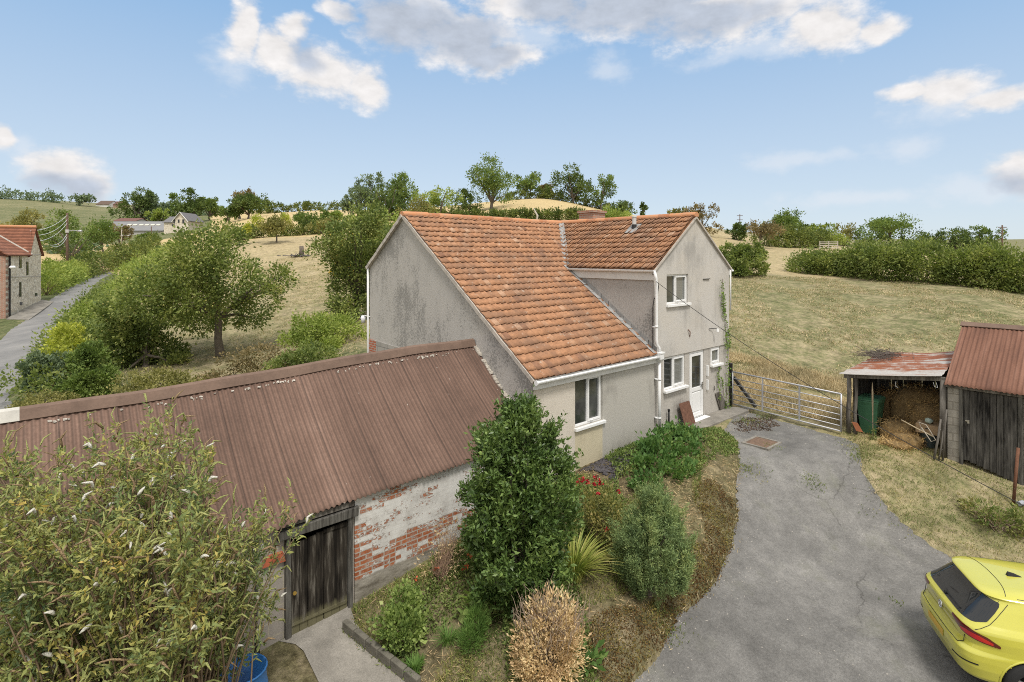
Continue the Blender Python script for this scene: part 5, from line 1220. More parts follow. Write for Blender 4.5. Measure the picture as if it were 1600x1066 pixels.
for s_ in (-1, 1):
    m_ = MB(); m_.tube([(bx_ + .22, by_ + s_ * .22, bz_ + .1), (bx_ + .22, by_ + s_ * .27, bz_ + .1)], .1, 16); m_.build('wheel', M_iron, bn)
# cardboard box on a tub, cabbage-like lump, stick, poles, spade
bq = onx(1451, 676, 9.5); bq[2] = .25
tb = thing('tub', 'dark grey-green round tub holding up the cardboard box', 'tub', (9.6, bq[1], .0))
m_ = MB(); m_.tube([(9.6, bq[1], .0), (9.6, bq[1], .36)], [.17, .21], 16); m_.tube([(9.6, bq[1], .34), (9.6, bq[1], .37)], .225, 16); m_.build('body', simple('dark_tub', (.05, .065, .065), .5, .2), tb, smooth=False)
bxx = thing('cardboard_box', 'small cardboard box with a hand hole, standing on the tub', 'box', (9.58, bq[1] + .02, .372))
m_ = MB(); m_.box(9.38, 9.78, bq[1] - .24, bq[1] + .26, .372, .62, j=.006); m_.build('carton', simple('brown_card', (.36, .25, .15), .85, .15, 5, .1), bxx)
m_ = MB(); m_.box(9.373, 9.385, bq[1] - .05, bq[1] + .05, .50, .525); m_.build('hand_hole', M_dark, bxx)
m_ = MB(); th, ph = np.meshgrid(np.linspace(0, 2 * np.pi, 14), np.linspace(-.5 * np.pi, .5 * np.pi, 9)); rr_ = .095 * (1 + .12 * np.sin(3 * th) * np.cos(4 * ph)); V, F = grid_mesh(9.52 + rr_ * np.cos(th) * np.cos(ph), bq[1] + .0 + rr_ * np.sin(th) * np.cos(ph), .70 + rr_ * .8 * np.sin(ph)); m_.add(V, F)
tag(m_.build('crumpled_bag', simple('pale_bag', (.42, .50, .44), .5, .2, 15, .4), smooth=True, loc=(9.52, bq[1], .63)), 'crumpled pale green bag on top of the cardboard box', 'bag')
m_ = MB(); a = onx(1408, 656, 9.3); b = onx(1458, 682, 9.05); m_.tube([a, (a + b) / 2 + (0, 0, -.01), b], [.012, .017, .02], 6); tag(m_.build('stick', simple('peeled_stick', (.52, .43, .29), .8, .2), loc=tuple(a)), 'long pale peeled stick lying across the hay', 'stick')
m_ = MB(); rp = [onx(1441, 672, 9.15), onx(1436, 660, 9.15), onx(1447, 664, 9.1), onx(1455, 676, 9.05), onx(1462, 688, 9.0), onx(1455, 690, 9.0), onx(1448, 680, 9.05), onx(1440, 668, 9.1), onx(1437, 674, 9.1)]
m_.tube(rp, .012, 6); tag(m_.build('rope', simple('old_rope', (.45, .40, .33), .9, .2), loc=tuple(rp[0])), 'tangle of pale rope hanging beside the tub', 'rope')
for k, (pa, pb, r_, lb) in enumerate((((1470, 655), (1459, 702), .03, 'thick grey pole leaning on the right post of the lean-to'), ((1476, 660), (1467, 708), .022, 'thin pale pole leaning between the thick pole and the post'), ((1479, 640), (1473, 712), .026, 'longest pole, leaning tight against the shed corner'))):
    a = onx(*pa, 8.98); b = onx(*pb, 8.80 + .05 * k); b[2] = Hs(b[0], b[1]); m_ = MB(); m_.tube([b, (a + b) / 2 + rng.normal(0, .01, 3), a], [r_, r_ * .95, r_ * .8], 7); tag(m_.build('pole', M_oldwood, smooth=True, loc=tuple(b)), lb, 'pole', 'poles leaning by the lean-to')
m_ = MB(); a = onx(1334, 660, 8.95); b = onx(1340, 674, 8.9); m_.add([a + (0, .05, 0), a - (0, .09, 0), b + (0, -.13, 0), b + (0, .03, 0), a + (.02, .05, 0), a + (.02, -.09, 0), b + (.02, -.13, 0), b + (.02, .03, 0)], [(0, 1, 2, 3), (7, 6, 5, 4), (0, 4, 5, 1), (1, 5, 6, 2), (2, 6, 7, 3), (3, 7, 4, 0)]); tag(m_.build('scrap_plate', simple('orange_rust', (.30, .11, .05), .85, .3, 9, .3), loc=tuple(b)), 'orange rusty blade leaning at the foot of the lean-to post', 'scrap metal')
tw = []
for k, (pts_, lb) in enumerate(((((1400, 596), (1399, 602), (1403, 606), (1399, 604)), 'white twine tied round the middle of the lean-to beam'), (((1458, 597), (1460, 604), (1465, 606), (1463, 598)), 'loop of pale twine hanging at the right end of the beam'))):
    P = [onx(*q_, XF - .05) for q_ in pts_]; m_ = MB(); m_.tube(P, .0045, 5); tag(m_.build('twine', M_white, loc=tuple(P[0])), lb, 'twine')
# twiggy heap on the lean-to roof
nb_ = np.array([10.85, -3.95, 2.09]); ob = thing('brushwood', 'grey twiggy bundle lying on the back corner of the lean-to roof', 'brushwood', nb_)
m_ = MB()
for i in range(170):
    p = nb_ + rng.normal(0, 1, 3) * (.28, .22, .05) + (0, 0, .05); d = unit(rng.normal(0, 1, 3) * (1, 1, .3)) * rng.uniform(.12, .3); m_.tube([p - d, p + d], .006, 3, caps=False)
m_.build('twigs', simple('grey_twig', (.12, .10, .085), .9, .3), ob)
# dead mullein spike in front of the bin
gmu = np.array([9.0, onx(1364, 690, 9.0)[1], 0.]); gmu[2] = Hs(gmu[0], gmu[1]); mu = thing('mullein', 'tall dead brown mullein stalk in front of the green bin', 'plant', gmu)
m_ = MB(); top_ = onx(1363, 598, 9.0); zt = top_[2]; P = [gmu + np.array([0, (top_[1] - gmu[1]) * k, (zt - gmu[2]) * k]) for k in np.linspace(0, 1, 7)]
m_.tube(P, [.011, .011, .011, .016, .022, .022, .008], 7); m_.build('stem', simple('dead_stalk', (.27, .215, .14), .95, .4, 30, .8), mu)
n_ = 90; C = gmu + np.stack([rng.normal(0, .04, n_), rng.normal(0, .05, n_), rng.uniform(0, .5, n_) ** 1.5], 1); V, F = leaf_quads(C, unit(rdir(n_) + (0, 0, -.3)), .08, .025); link_mesh('leaves', V, F, M_weed, mu)

# ================================================================== GATE, POSTS, WALL-SIDE THINGS
M_galv = simple('galvanised_tube', (.46, .46, .48), .45, .2, 4, .05, metal=.35)
ga, gb_ = np.array([9.38, -.02, .0]), np.array([8.87, -3.50, .0])
gt = thing('field_gate', 'long galvanised seven bar field gate between house corner and lean-to', 'gate', ga)
def gp_(k, z): q_ = ga + (gb_ - ga) * k; return np.array([q_[0], q_[1], z])
zb = .10
m_ = MB(); m_.tube([gp_(0, zb), gp_(0, 1.19)], .024, 8); m_.tube([gp_(1, zb), gp_(1, 1.17)], .024, 8); m_.tube([gp_(0, 1.19), gp_(1, 1.17)], .024, 8); m_.tube([gp_(0, zb), gp_(1, zb)], .022, 8); m_.build('frame', M_galv, gt, smooth=True)
for z in (.26, .42, .58, .76, .97): m_ = MB(); m_.tube([gp_(0, z), gp_(1, z - .01)], .015, 6); m_.build('bar', M_galv, gt, smooth=True)
for k in (.31, .655): m_ = MB(); m_.box(*sorted((gp_(k, 0)[0] - .018, gp_(k, 0)[0] + .018)), gp_(k, 0)[1] - .022, gp_(k, 0)[1] + .022, zb, 1.18); m_.build('upright', M_galv, gt)
gpst = thing('gate_post', 'dark braced timber gate post at the house corner', 'post', (9.46, .10, 0))
m_ = MB(); m_.box(9.40, 9.53, .05, .19, -.2, 1.45, j=.008); m_.build('post', M_tar, gpst, bevel=.01)
m_ = MB(); m_.profile([(9.47, .0, 1.0), (9.50, -.75, .12)], [(-.045, -.045), (.045, -.045), (.045, .045), (-.045, .045)], up=(1, 0, 0)); m_.build('brace', M_tar, gpst)
a1, a2 = ony(1061, 631, -.06), ony(1077, 626, -.06); b1, b2 = onz(1071, 668, .04), onz(1087, 661, .04)
m_ = MB(); P = [a1, a2, b2, b1]; nrm_ = unit(np.cross(a2 - a1, b1 - a1)); nrm_ = nrm_ if nrm_[1] < 0 else -nrm_
m_.add(P + [p - nrm_ * .012 for p in P], [(0, 1, 2, 3), (7, 6, 5, 4), (0, 4, 5, 1), (1, 5, 6, 2), (2, 6, 7, 3), (3, 7, 4, 0)]); tag(m_.build('rusty_plate', simple('brown_rust_plate', (.15, .075, .05), .9, .4, 14, .3), loc=tuple(b1)), 'rusty brown steel plate leaning on the house wall by the white door', 'steel plate')
a1, a2 = ony(1118, 616, .0), ony(1126, 613, .0); b1, b2 = onz(1126, 641, .04), onz(1138, 636, .04); P = [a1, a2, b2, b1]
m_ = MB(); m_.add(P + [p + np.array((.01, .035, .02)) for p in P], [(0, 1, 2, 3), (7, 6, 5, 4), (0, 4, 5, 1), (1, 5, 6, 2), (2, 6, 7, 3), (3, 7, 4, 0)]); tag(m_.build('board', M_oldwood, loc=tuple(b1)), 'weathered grey board leaning at the ivy corner of the house', 'board')
# ivy
M_ivy = leaf_mat('ivy_leaf', [(.05, .09, .02), (.10, .16, .035), (.17, .24, .06)], .2, .6, 3)
iv = thing('ivy', 'thin ivy strands climbing the right corner of the grey house wall', 'ivy', (9.0, -.05, 0))
m_ = MB(); LC = []
for path, wd, y_ in (([(1129, 436), (1130, 465), (1132, 495), (1136, 540), (1138, 585), (1140, 640)], 5.0, -.03), ([(1131, 475), (1134, 500), (1139, 520), (1140, 545)], 3.5, -.03), ([(1124, 573), (1122, 590), (1124, 612), (1125, 625)], 2.6, .0), ([(1136, 600), (1134, 640)], 5, .0), ([(1128, 590), (1131, 620)], 1.5, .0)):
    path = np.array(path, float); m_.tube([ony(*q_, y_) for q_ in path], .008, 4, caps=False)
    n_ = int(np.hypot(*np.diff(path, axis=0).T).sum() * .95 * (1 + wd * .25)); t_ = rng.uniform(0, len(path) - 1, n_)
    px = np.interp(t_, range(len(path)), path[:, 0]); py = np.interp(t_, range(len(path)), path[:, 1])
    dens = .35 + .65 * (np.sin(py * .11) > -.2)
    for a_, b_, dn in zip(px, py, dens):
        if rng.random() < dn: LC.append(ony(a_ + rng.normal(0, wd * .3), b_, y_ - .02 - .05 * rng.random()))
LC = np.array(LC); LC = LC[LC[:, 0] < U2 + .12]; V, F = leaf_quads(LC, unit(rdir(len(LC)) + (0, -.4, -.3)), .06, .05); m_.build('stems', M_twig, iv); link_mesh('leaves', V, F, M_ivy, iv)
# overhead line and the rusty post near the verge
cp0 = np.array([U1 - .1, -.13, ZE2 - .38]); cp1 = at(1760, 872, 8.2)
m_ = MB(); T = np.linspace(0, 1, 40)[:, None]; Pc = cp0 * (1 - T) + cp1 * T; Pc[:, 2] -= (.55 * 4 * T * (1 - T))[:, 0] * .55
m_.tube(Pc, .0075, 5); cbl = tag(m_.build('overhead_cable', M_iron, loc=tuple(cp0)), 'black overhead cable sagging from the house gutter across the yard', 'cable')
gz = Hs(cp1[0], cp1[1]); m_ = MB(); m_.tube([(cp1[0], cp1[1], gz - .2), (cp1[0], cp1[1], cp1[2] + .3)], .06, 10); tag(m_.build('cable_post', M_oldwood, loc=(cp1[0], cp1[1], gz)), 'short timber post that takes the yard cable', 'post')
gpz = G(1583, 788); tp = at(1591, 700, np.dot(gpz[:2] - CAM[:2], (SN, CS)))
m_ = MB(); m_.tube([gpz - (0, 0, .1), (gpz + tp) / 2, tp], .032, 8); tag(m_.build('iron_post', M_rust, smooth=True, loc=tuple(gpz)), 'thin rusty iron post standing in the verge weeds before the shed', 'post')
gpp = G(1606, 786); m_ = MB(); m_.tube([gpp + (-.35, .12, .05), gpp + (.5, -.3, .1)], .05, 10); tag(m_.build('drainpipe_offcut', simple('grey_plastic', (.36, .38, .42), .4, .1), loc=tuple(gpp)), 'grey plastic pipe lying in weeds by the rusty post', 'pipe')
# inspection cover
mh = G(1190, 695); M_cov = simple('pitted_cover', (.175, .115, .08), .9, .5, 25, .6)
mho = thing('manhole_cover', 'square rusty inspection cover set in the driveway below the gate', 'manhole cover', mh)
m_ = MB(); hx, hy = .36, .30
for (a, b, c_, d_) in ((-hx - .07, hx + .07, -hy - .07, -hy), (-hx - .07, hx + .07, hy, hy + .07), (-hx - .07, -hx, -hy, hy), (hx, hx + .07, -hy, hy)):
    m_.box(mh[0] + a, mh[0] + b, mh[1] + c_, mh[1] + d_, mh[2] - .05, mh[2] + .075, j=.004)
m_.build('surround', M_conc, mho); m_ = MB(); m_.box(mh[0] - hx, mh[0] + hx, mh[1] - hy, mh[1] + hy, mh[2] - .05, mh[2] + .064); m_.build('lid', M_cov, mho)

# ================================================================== VERGE AND FIELD GRASS
def scatter(n, x0, x1, y0, y1, test):
    x = rng.uniform(x0, x1, n * 3); y = rng.uniform(y0, y1, n * 3); k = test(x, y); x, y = x[k][:n], y[k][:n]; return np.stack([x, y, H(x, y)], 1)
M_grs = leaf_mat('verge_grass', [(.075, .105, .035), (.13, .155, .055), (.21, .20, .09), (.32, .27, .14)], .2, .8, .9, TRT=(1.1, 1.2, .95))
M_hayg = leaf_mat('dry_grass', [(.17, .155, .09), (.26, .22, .135), (.36, .30, .185), (.45, .385, .25)], .15, .85, .7, TRT=(1.1, 1.1, 1.0))
def tufts(C, per, L, W, spread=.05):
    n = len(C); P = np.repeat(C, per, 0) + rng.normal(0, spread, (n * per, 3)) * (1, 1, 0)
    return leaf_quads(P, unit(rdir(len(P)) * .75 + (0, 0, .9)), L * rng.uniform(.5, 1.3, len(P)), W)
Pv = scatter(6500, 3, 11, -11, -3.4, lambda x, y: (sd(x, y, DRIVE) > -.02 - .05 * np.sin(x * 5)) & ~((x > 9.0) & (y < -5.8)) & (sd(x, y, BED) > 0))
a_ = tufts(Pv, 4, .075, .013)
tag(link_mesh('verge_grass', a_[0], a_[1], M_grs), kind='stuff', label='short patchy grass on the verge between driveway and sheds')
Pe = []
dl_np = np.array(dl); dr_np = np.array(dr)
for poly in (dl_np, dr_np):
    for a, b in zip(poly[:-1], poly[1:]):
        L_ = np.linalg.norm(b - a); 
        for q_ in np.arange(0, L_, .03):
            if rng.random() < .55: p = a + (b - a) * q_ / L_ + rng.normal(0, .06, 2); Pe.append((*p, 0))
Pe = np.array(Pe); Pe[:, 2] = H(Pe[:, 0], Pe[:, 1]); a_ = tufts(Pe, 3, .09, .014)
tag(link_mesh('edge_grass', a_[0], a_[1], M_hayg), kind='stuff', label='dry grass fringe along both driveway edges')
# tall dry grass strip beyond the gate and rough grass by the hedge foot
P1 = scatter(5200, 9.5, 17, -4.0, 6, lambda x, y: (np.hypot(x - CX, y - CY) < 26.5) & ((y > -3.3) | (x > 12)) & ((x > 9.75)) & ((np.sin(x * 1.3) + np.sin(y * 1.7 + x)) > -1.0))
a_ = tufts(P1, 7, .34, .016, .09)
tag(link_mesh('tall_grass', a_[0], a_[1], M_hayg), kind='stuff', label='tall straw coloured grass standing just beyond the field gate')
def fieldtest(x, y):
    return (np.sin(x * .9 + 1.7 * np.sin(y * .6)) + .9 * np.sin(y * 1.1 - x * .5)) > -.3
P2 = scatter(14000, 10, 48, -14, 40, lambda x, y: ((x - CX) * CS - (y - CY) * SN > .18 * ((x - CX) * SN + (y - CY) * CS)) & (np.hypot(x - CX, y - CY) < 52) & fieldtest(x, y) & ~((x < 14) & (y < -3)))
a_ = tufts(P2, 4, .13, .03, .12)
P3 = scatter(12000, -12, 32, 12, 62, lambda x, y: (sd(x, y, LANE) > 2.5) & (np.hypot(x - CX, y - CY) < 70) & fieldtest(x, y))
b_ = tufts(P3, 4, .13, .03, .14)
k_ = len(a_[1]) // 2; V, F, mi = join([(a_[0], a_[1]), (b_[0], b_[1])]); mi = (rng.random(len(F)) < .35).astype(int)
tag(link_mesh('meadow_grass', V, F, [M_hayg, M_grs], mi=mi), kind='stuff', label='cropped dry grass tufts over the two sloping fields')
# weeds and litter on the tarmac by the gate
Pd = scatter(1500, 6.8, 9.3, -2.2, -.4, lambda x, y: ((x - 8.2) / .95) ** 2 + ((y + 1.35) / .55) ** 2 < 1 + .3 * np.sin(x * 9)); V, F = leaf_quads(Pd + (0, 0, .0), unit(rdir(len(Pd)) * (1, 1, .2)), .045, .025)
Pd2 = V; tag(link_mesh('leaf_litter', V + (0, 0, .05), F, leaf_mat('dark_litter', [(.03, .02, .014), (.06, .038, .025), (.11, .075, .05)], .1, .9, 2)), kind='stuff', label='dark rotted leaf litter on the tarmac in front of the gate')
wl = []
for px, py, n_, r_ in ((1270,757,50,.12),(1272,760,30,.15),(1335,703,60,.16),(1338,690,40,.2),(1345,712,60,.15),(1160,735,60,.14),(1180,740,40,.2),(1205,702,30,.15),(1165,660,90,.25),(1195,655,60,.2),(1400,815,40,.3),(1395,945,16,.12),(1340,720,50,.12),(1050,1000,40,.1),(1045,965,60,.15)):
    c_ = G(px, py); 
    for _ in range(n_): wl.append(c_ + rng.normal(0, r_, 3) * (1, 1, 0))
wl = np.array(wl); wl[:, 2] = H(wl[:, 0], wl[:, 1]) + np.where(sd(wl[:, 0], wl[:, 1], DRIVE) < 0, .05, 0); a_ = tufts(wl, 2, .07, .014, .03)
tag(link_mesh('tarmac_weeds', a_[0], a_[1], M_weed), kind='stuff', label='little weeds growing through cracks in the tarmac')
# loose stones on the tarmac
def stones(n, test, name, label):
    P = scatter(n, -4, 9.5, -12, -.5, test); P[:, 2] = H0(P[:, 0], P[:, 1]) - .045
    r = rng.uniform(.006, .02, len(P))[:, None]; O = np.array([(1, 0, 0), (0, 1, 0), (-1, 0, 0), (0, -1, 0), (0, 0, .8)], float)
    V = (P[:, None] + O[None] * r[:, None] * rng.uniform(.6, 1.4, (len(P), 5, 1))).reshape(-1, 3); i = np.arange(len(P))[:, None] * 5
    F = np.concatenate([i + np.array([[a, b, 4]]) for a, b in ((0, 1), (1, 2), (2, 3), (3, 0))])
    tag(link_mesh(name, V, F, simple('loose_stone', (.30, .28, .25), .9, .4, 3, .1)), kind='stuff', label=label)
stones(2600, lambda x, y: (lambda d: (d < -.02) & (rng.random(d.shape) < np.where(d > -.5, 1.0, .12)))(sd(x, y, DRIVE)), 'gravel', 'loose grit and small stones scattered over the tarmac')
# bramble clumps on the right verge
gq = G(1560, 828)
plant('bramble', 'tangled bramble and seeding grass clump on the verge behind the car', 'bramble', gq, [(0, 0, .2, .38, .4, .24), (.3, -.45, .2, .4, .4, .25), (.1, .35, .1, .3, .3, .15)], 1500, .075, .035, M_weed, 90, .07, 40, M_drytw, shell=.4)
gq = G(1545, 815); blades('grass_clump', 'coarse arching grass clump beside the verge bramble', 'grass clump', gq, 150, .5, .012, M_hayg, .25, 1.1)

# ================================================================== CAR
CARX, CARY, CARH, CARZ = 2.24, -6.95, -1.02, -1.29
PZ = np.array([.17,.24,.32,.45,.56,.64,.67,.70,.76,.86,.945,.985,1.03,1.06,1.14,1.24,1.33,1.365,1.385,1.40,1.42,1.445,1.462,1.472,1.476])
PXR = np.array([.20,.10,.045,.01,.0,.008,.03,.06,.085,.075,.055,.07,.115,.15,.225,.325,.42,.44,.37,.375,.43,.62,.90,1.2,1.45])
PXF = np.array([4.0,4.15,4.22,4.27,4.28,4.25,4.22,4.18,4.08,3.75,3.40,3.25,3.12,3.05,2.90,2.70,2.52,2.44,2.38,2.33,2.25,2.08,1.9,1.7,1.5])
PW = np.array([.78,.84,.875,.893,.895,.893,.89,.885,.885,.882,.868,.855,.825,.805,.765,.715,.665,.645,.635,.62,.585,.50,.36,.20,.03])
PN = np.array([7,7.5,8,8,8,8,7.6,7.2,7,7,6.8,6.6,6.4,6.2,6,6,6,6,6,5.8,5,4.2,3.3,2.6,2.2])
def prm(z): return (np.interp(z, PZ, PXR), np.interp(z, PZ, PXF), np.interp(z, PZ, PW), np.interp(z, PZ, PN))
def outline(z, th):
    xr, xf, w_, n_ = prm(z); a = (xf - xr) / 2; c_ = (xf + xr) / 2
    ct, st_ = np.cos(th), np.sin(th)
    return c_ - a * np.sign(ct) * np.abs(ct) ** (2 / n_), w_ * np.sign(st_) * np.abs(st_) ** (2 / n_)
_th = np.concatenate([np.linspace(0, 1, 200)[:-1] ** 2.2 * (math.pi / 2), math.pi - np.linspace(1, 0, 200) ** 2.2 * (math.pi / 2)])
def sz(s, z, off=.004, front=False):
    """point on the body at arc length s from the rear (or front) centre line; s>0 is the car's right (-Y)"""
    x, y = outline(z, _th[::-1] if front else _th); L = np.concatenate([[0], np.cumsum(np.hypot(np.diff(x), np.diff(y)))])
    q_ = abs(s); X = np.interp(q_, L, x); Y = np.interp(q_, L, y)
    X2 = np.interp(q_ + .01, L, x); Y2 = np.interp(q_ + .01, L, y); tx, ty = X2 - X, Y2 - Y; l_ = math.hypot(tx, ty) + 1e-9
    nx, ny = (-ty / l_, tx / l_); 
    if nx * (X - 2.1) + ny * Y < 0: nx, ny = -nx, -ny
    return np.array([X + nx * off, -math.copysign(1, s) * (Y + ny * off), z + off * .25])
car = thing('car', 'bright yellow hatchback parked on the tarmac, its tail towards the gate', 'car', (0, 0, 0))
def paint(t):
    f = noise(t, objc(t), 2.0, 3, .5)
    return ramp(t, f, [(.3, (.51, .485, .062)), (.7, (.55, .52, .072))])
M_paint = material('yellow_paint', paint, rough=.3, spec=.5, coat=1.0)
M_trim = simple('black_trim', (.02, .02, .021), .5, .2)
M_cglass = material('car_glass', None, (.018, .02, .022), .04, spec=.6)
M_tail = material('tail_lens', None, (.10, .006, .008), .12, spec=.6, coat=.8)
M_tail2 = material('tail_red', None, (.55, .012, .015), .15, spec=.6, coat=.8)
M_chrome = material('chrome', None, (.75, .75, .76), .12, metal=1)
# body shell
zs = np.unique(np.concatenate([PZ, np.linspace(.17, 1.476, 60)])); nth = 200
tq = np.linspace(0, 1, nth // 4, endpoint=False); q1 = tq ** 1.6 * (math.pi / 2)
th_all = np.concatenate([q1, math.pi - (q1[::-1]), math.pi + q1, 2 * math.pi - q1[::-1]]); th_all = np.unique(np.round(th_all, 6)); nth = len(th_all)
V = []
for z in zs:
    x, y = outline(z, th_all); V.append(np.stack([x, y, np.full(nth, z)], 1))
V = np.array(V); i = np.arange(len(zs) * nth).reshape(len(zs), nth); ip = np.roll(i, -1, 1)
F = np.stack([i[:-1], ip[:-1], ip[1:], i[1:]], -1).reshape(-1, 4)[:, ::-1]; V = V.reshape(-1, 3)
V[:, 2] += np.where(V[:, 2] > .7, 0, 0)
fc = V[F].mean(1); wheelc = [(.82, .33), (3.44, .33)]
keep = np.ones(len(F), bool)
for wx, wz in wheelc: keep &= ~((np.hypot(fc[:, 0] - wx, fc[:, 2] - wz) < .365) & (np.abs(fc[:, 1]) > .5))
F = F[keep]; mi = (fc[keep][:, 2] < .285).astype(int)
cap_ = [list(range((len(zs) - 1) * nth, len(zs) * nth))]
body = link_mesh('body', V, F, [M_paint, M_trim], car, smooth=True, mi=mi)
def patch(name, s0, s1, zlo, zhi, m, parent, off=.005, ns=40, nz=8, front=False):
    S = np.linspace(s0, s1, ns); V = []
    for s in S:
        a, b = zlo(s), zhi(s)
        for k in range(nz + 1): V.append(sz(s if abs(s) > 1e-6 else 1e-6, a + (b - a) * k / nz, off, front))
    V = np.array(V); i = np.arange(ns * (nz + 1)).reshape(ns, nz + 1); F = np.stack([i[:-1, :-1], i[1:, :-1], i[1:, 1:], i[:-1, 1:]], -1).reshape(-1, 4)
    return link_mesh(name, V, F, m, parent, smooth=True)
ip_ = lambda xs, ys: (lambda s: float(np.interp(abs(s), xs, ys)))
patch('rear_window', -.79, .79, ip_([0, .45, .70, .79], [1.035, 1.035, 1.04, 1.085]), ip_([0, .5, .66, .73, .79], [1.345, 1.345, 1.33, 1.26, 1.10]), M_cglass, car, .006)
patch('windscreen', -.72, .72, ip_([0, .5, .72], [1.04, 1.05, 1.08]), ip_([0, .5, .72], [1.35, 1.34, 1.30]), M_cglass, car, .006, front=True)
for s_ in (1, -1):
    tl = patch('tail_light', s_ * .40, s_ * 1.08, ip_([.40, .5, .62, .92, 1.08], [.955, .895, .85, .812, .80]), ip_([.40, .55, .72, .95, 1.08], [.982, .984, .968, .915, .835]), M_tail, car, .008, 30, 4)
    patch('tail_lamp', s_ * .60, s_ * 1.0, ip_([.60, .8, 1.0], [.87, .84, .82]), ip_([.60, .70, .86, 1.0], [.905, .925, .905, .855]), M_tail2, tl, .011, 24, 3)
    patch('reflector', s_ * .52, s_ * .92, ip_([.5, .92], [.475, .495]), ip_([.5, .92], [.495, .515]), M_trim, car, .004, 16, 2)
    sw = patch('side_window', s_ * 1.42, s_ * 3.0, ip_([1.42, 1.7, 3.0], [1.14, 1.04, 1.02]), ip_([1.42, 1.7, 2.7, 3.0], [1.20, 1.31, 1.31, 1.12]), M_cglass, car, .006, 40, 6)
m_ = MB(); m_.tube([sz(s, z, .006) for s, z in ((-.66, .82), (-.66, .72), (-.60, .675), (-.3, .668), (.0001, .667), (.3, .668), (.60, .675), (.66, .72), (.66, .82))], .005, 4); m_.build('shut_line', M_trim, car)
def roofz(X, Y):
    lo, hi = 1.0, 1.476
    for _ in range(30):
        m = .5 * (lo + hi); xr, xf, w_, n_ = prm(m); a = (xf - xr) / 2; c_ = (xf + xr) / 2
        if abs((X - c_) / a) ** n_ + abs(Y / w_) ** n_ < 1: lo = m
        else: hi = m
    return lo
m_ = MB(); P = [np.array([.74 - .10 * (abs(y) / .6) ** 2.5 - (.10 if abs(y) > .585 else 0), y, 0]) for y in np.linspace(-.60, .60, 31)]
for p in P: p[2] = roofz(p[0], p[1]) + .001
m_.tube(P, .005, 4); m_.build('roof_seam', M_trim, car)
for s_ in (1, -1):
    zz_ = np.linspace(1.335, .968, 26); ss_ = np.interp(zz_, [.968, 1.0, 1.06, 1.15, 1.25, 1.335], [.80, .835, .85, .825, .785, .745])
    m_ = MB(); m_.tube([sz(s_ * a, b, .003) for a, b in zip(ss_, zz_)], .0045, 4); m_.build('shut_line', M_trim, car)
    m_ = MB(); P = [np.array([x_, s_ * (.615 - .03 * ((x_ - 1.6) / 1.0) ** 2), 0]) for x_ in np.linspace(.78, 2.3, 20)]
    for p in P: p[2] = roofz(p[0], p[1]) + .001
    m_.tube(P, .005, 4); m_.build('roof_channel', M_trim, car)

m_ = MB(); zf = roofz(.98, 0); m_.add([(.93, -.03, zf), (1.13, -.022, zf), (1.13, .022, zf), (.93, .03, zf), (.94, -.008, zf + .062), (1.02, -.008, zf + .045), (1.02, .008, zf + .045), (.94, .008, zf + .062)], [(0, 1, 5, 4), (1, 2, 6, 5), (2, 3, 7, 6), (3, 0, 4, 7), (4, 5, 6, 7)]); m_.build('antenna', M_trim, car, bevel=.006)
patch('number_plate', -.26, .26, lambda s: .50, lambda s: .60, material('plate_yellow', None, (.62, .40, .06), .45), car, .008, 12, 3)
e0 = sz(1e-6, .865, .012); m_ = MB(); m_.tube([e0 + np.array([0, .055 * math.cos(a), .055 * math.sin(a)]) for a in np.linspace(0, 2 * math.pi, 25)], .007, 6)
for st_ in (((-.03, .045), (-.012, -.002), (0, .03), (.012, -.002), (.03, .045)), ((-.048, .02), (-.025, -.045), (0, -.005), (.025, -.045), (.048, .02))): m_.tube([e0 + np.array([-.001, a, b]) for a, b in st_], .005, 4)
m_.build('emblem', M_chrome, car)
m_ = MB(); m_.tube([e0 + np.array([.004, 0, 0]), e0 + np.array([-.002, 0, 0])], .052, 20); m_.build('emblem_disc', M_trim, car)
m_ = MB(); P = [sz(s if abs(s) > 1e-6 else 1e-6, 1.075, .02) for s in np.linspace(-.02, .42, 8)]; m_.tube(P, .009, 5); m_.tube([sz(1e-6, 1.06, .0), sz(1e-6, 1.06, .03)], .025, 8); m_.build('wiper', M_trim, car)
m_ = MB(); P = [sz(1.72 + .11 * math.copysign(abs(math.cos(a)) ** .5, math.cos(a)), .86 + .085 * math.copysign(abs(math.sin(a)) ** .5, math.sin(a)), .002) for a in np.linspace(0, 2 * math.pi, 33)]; m_.tube(P, .004, 4); m_.build('fuel_flap', M_trim, car)
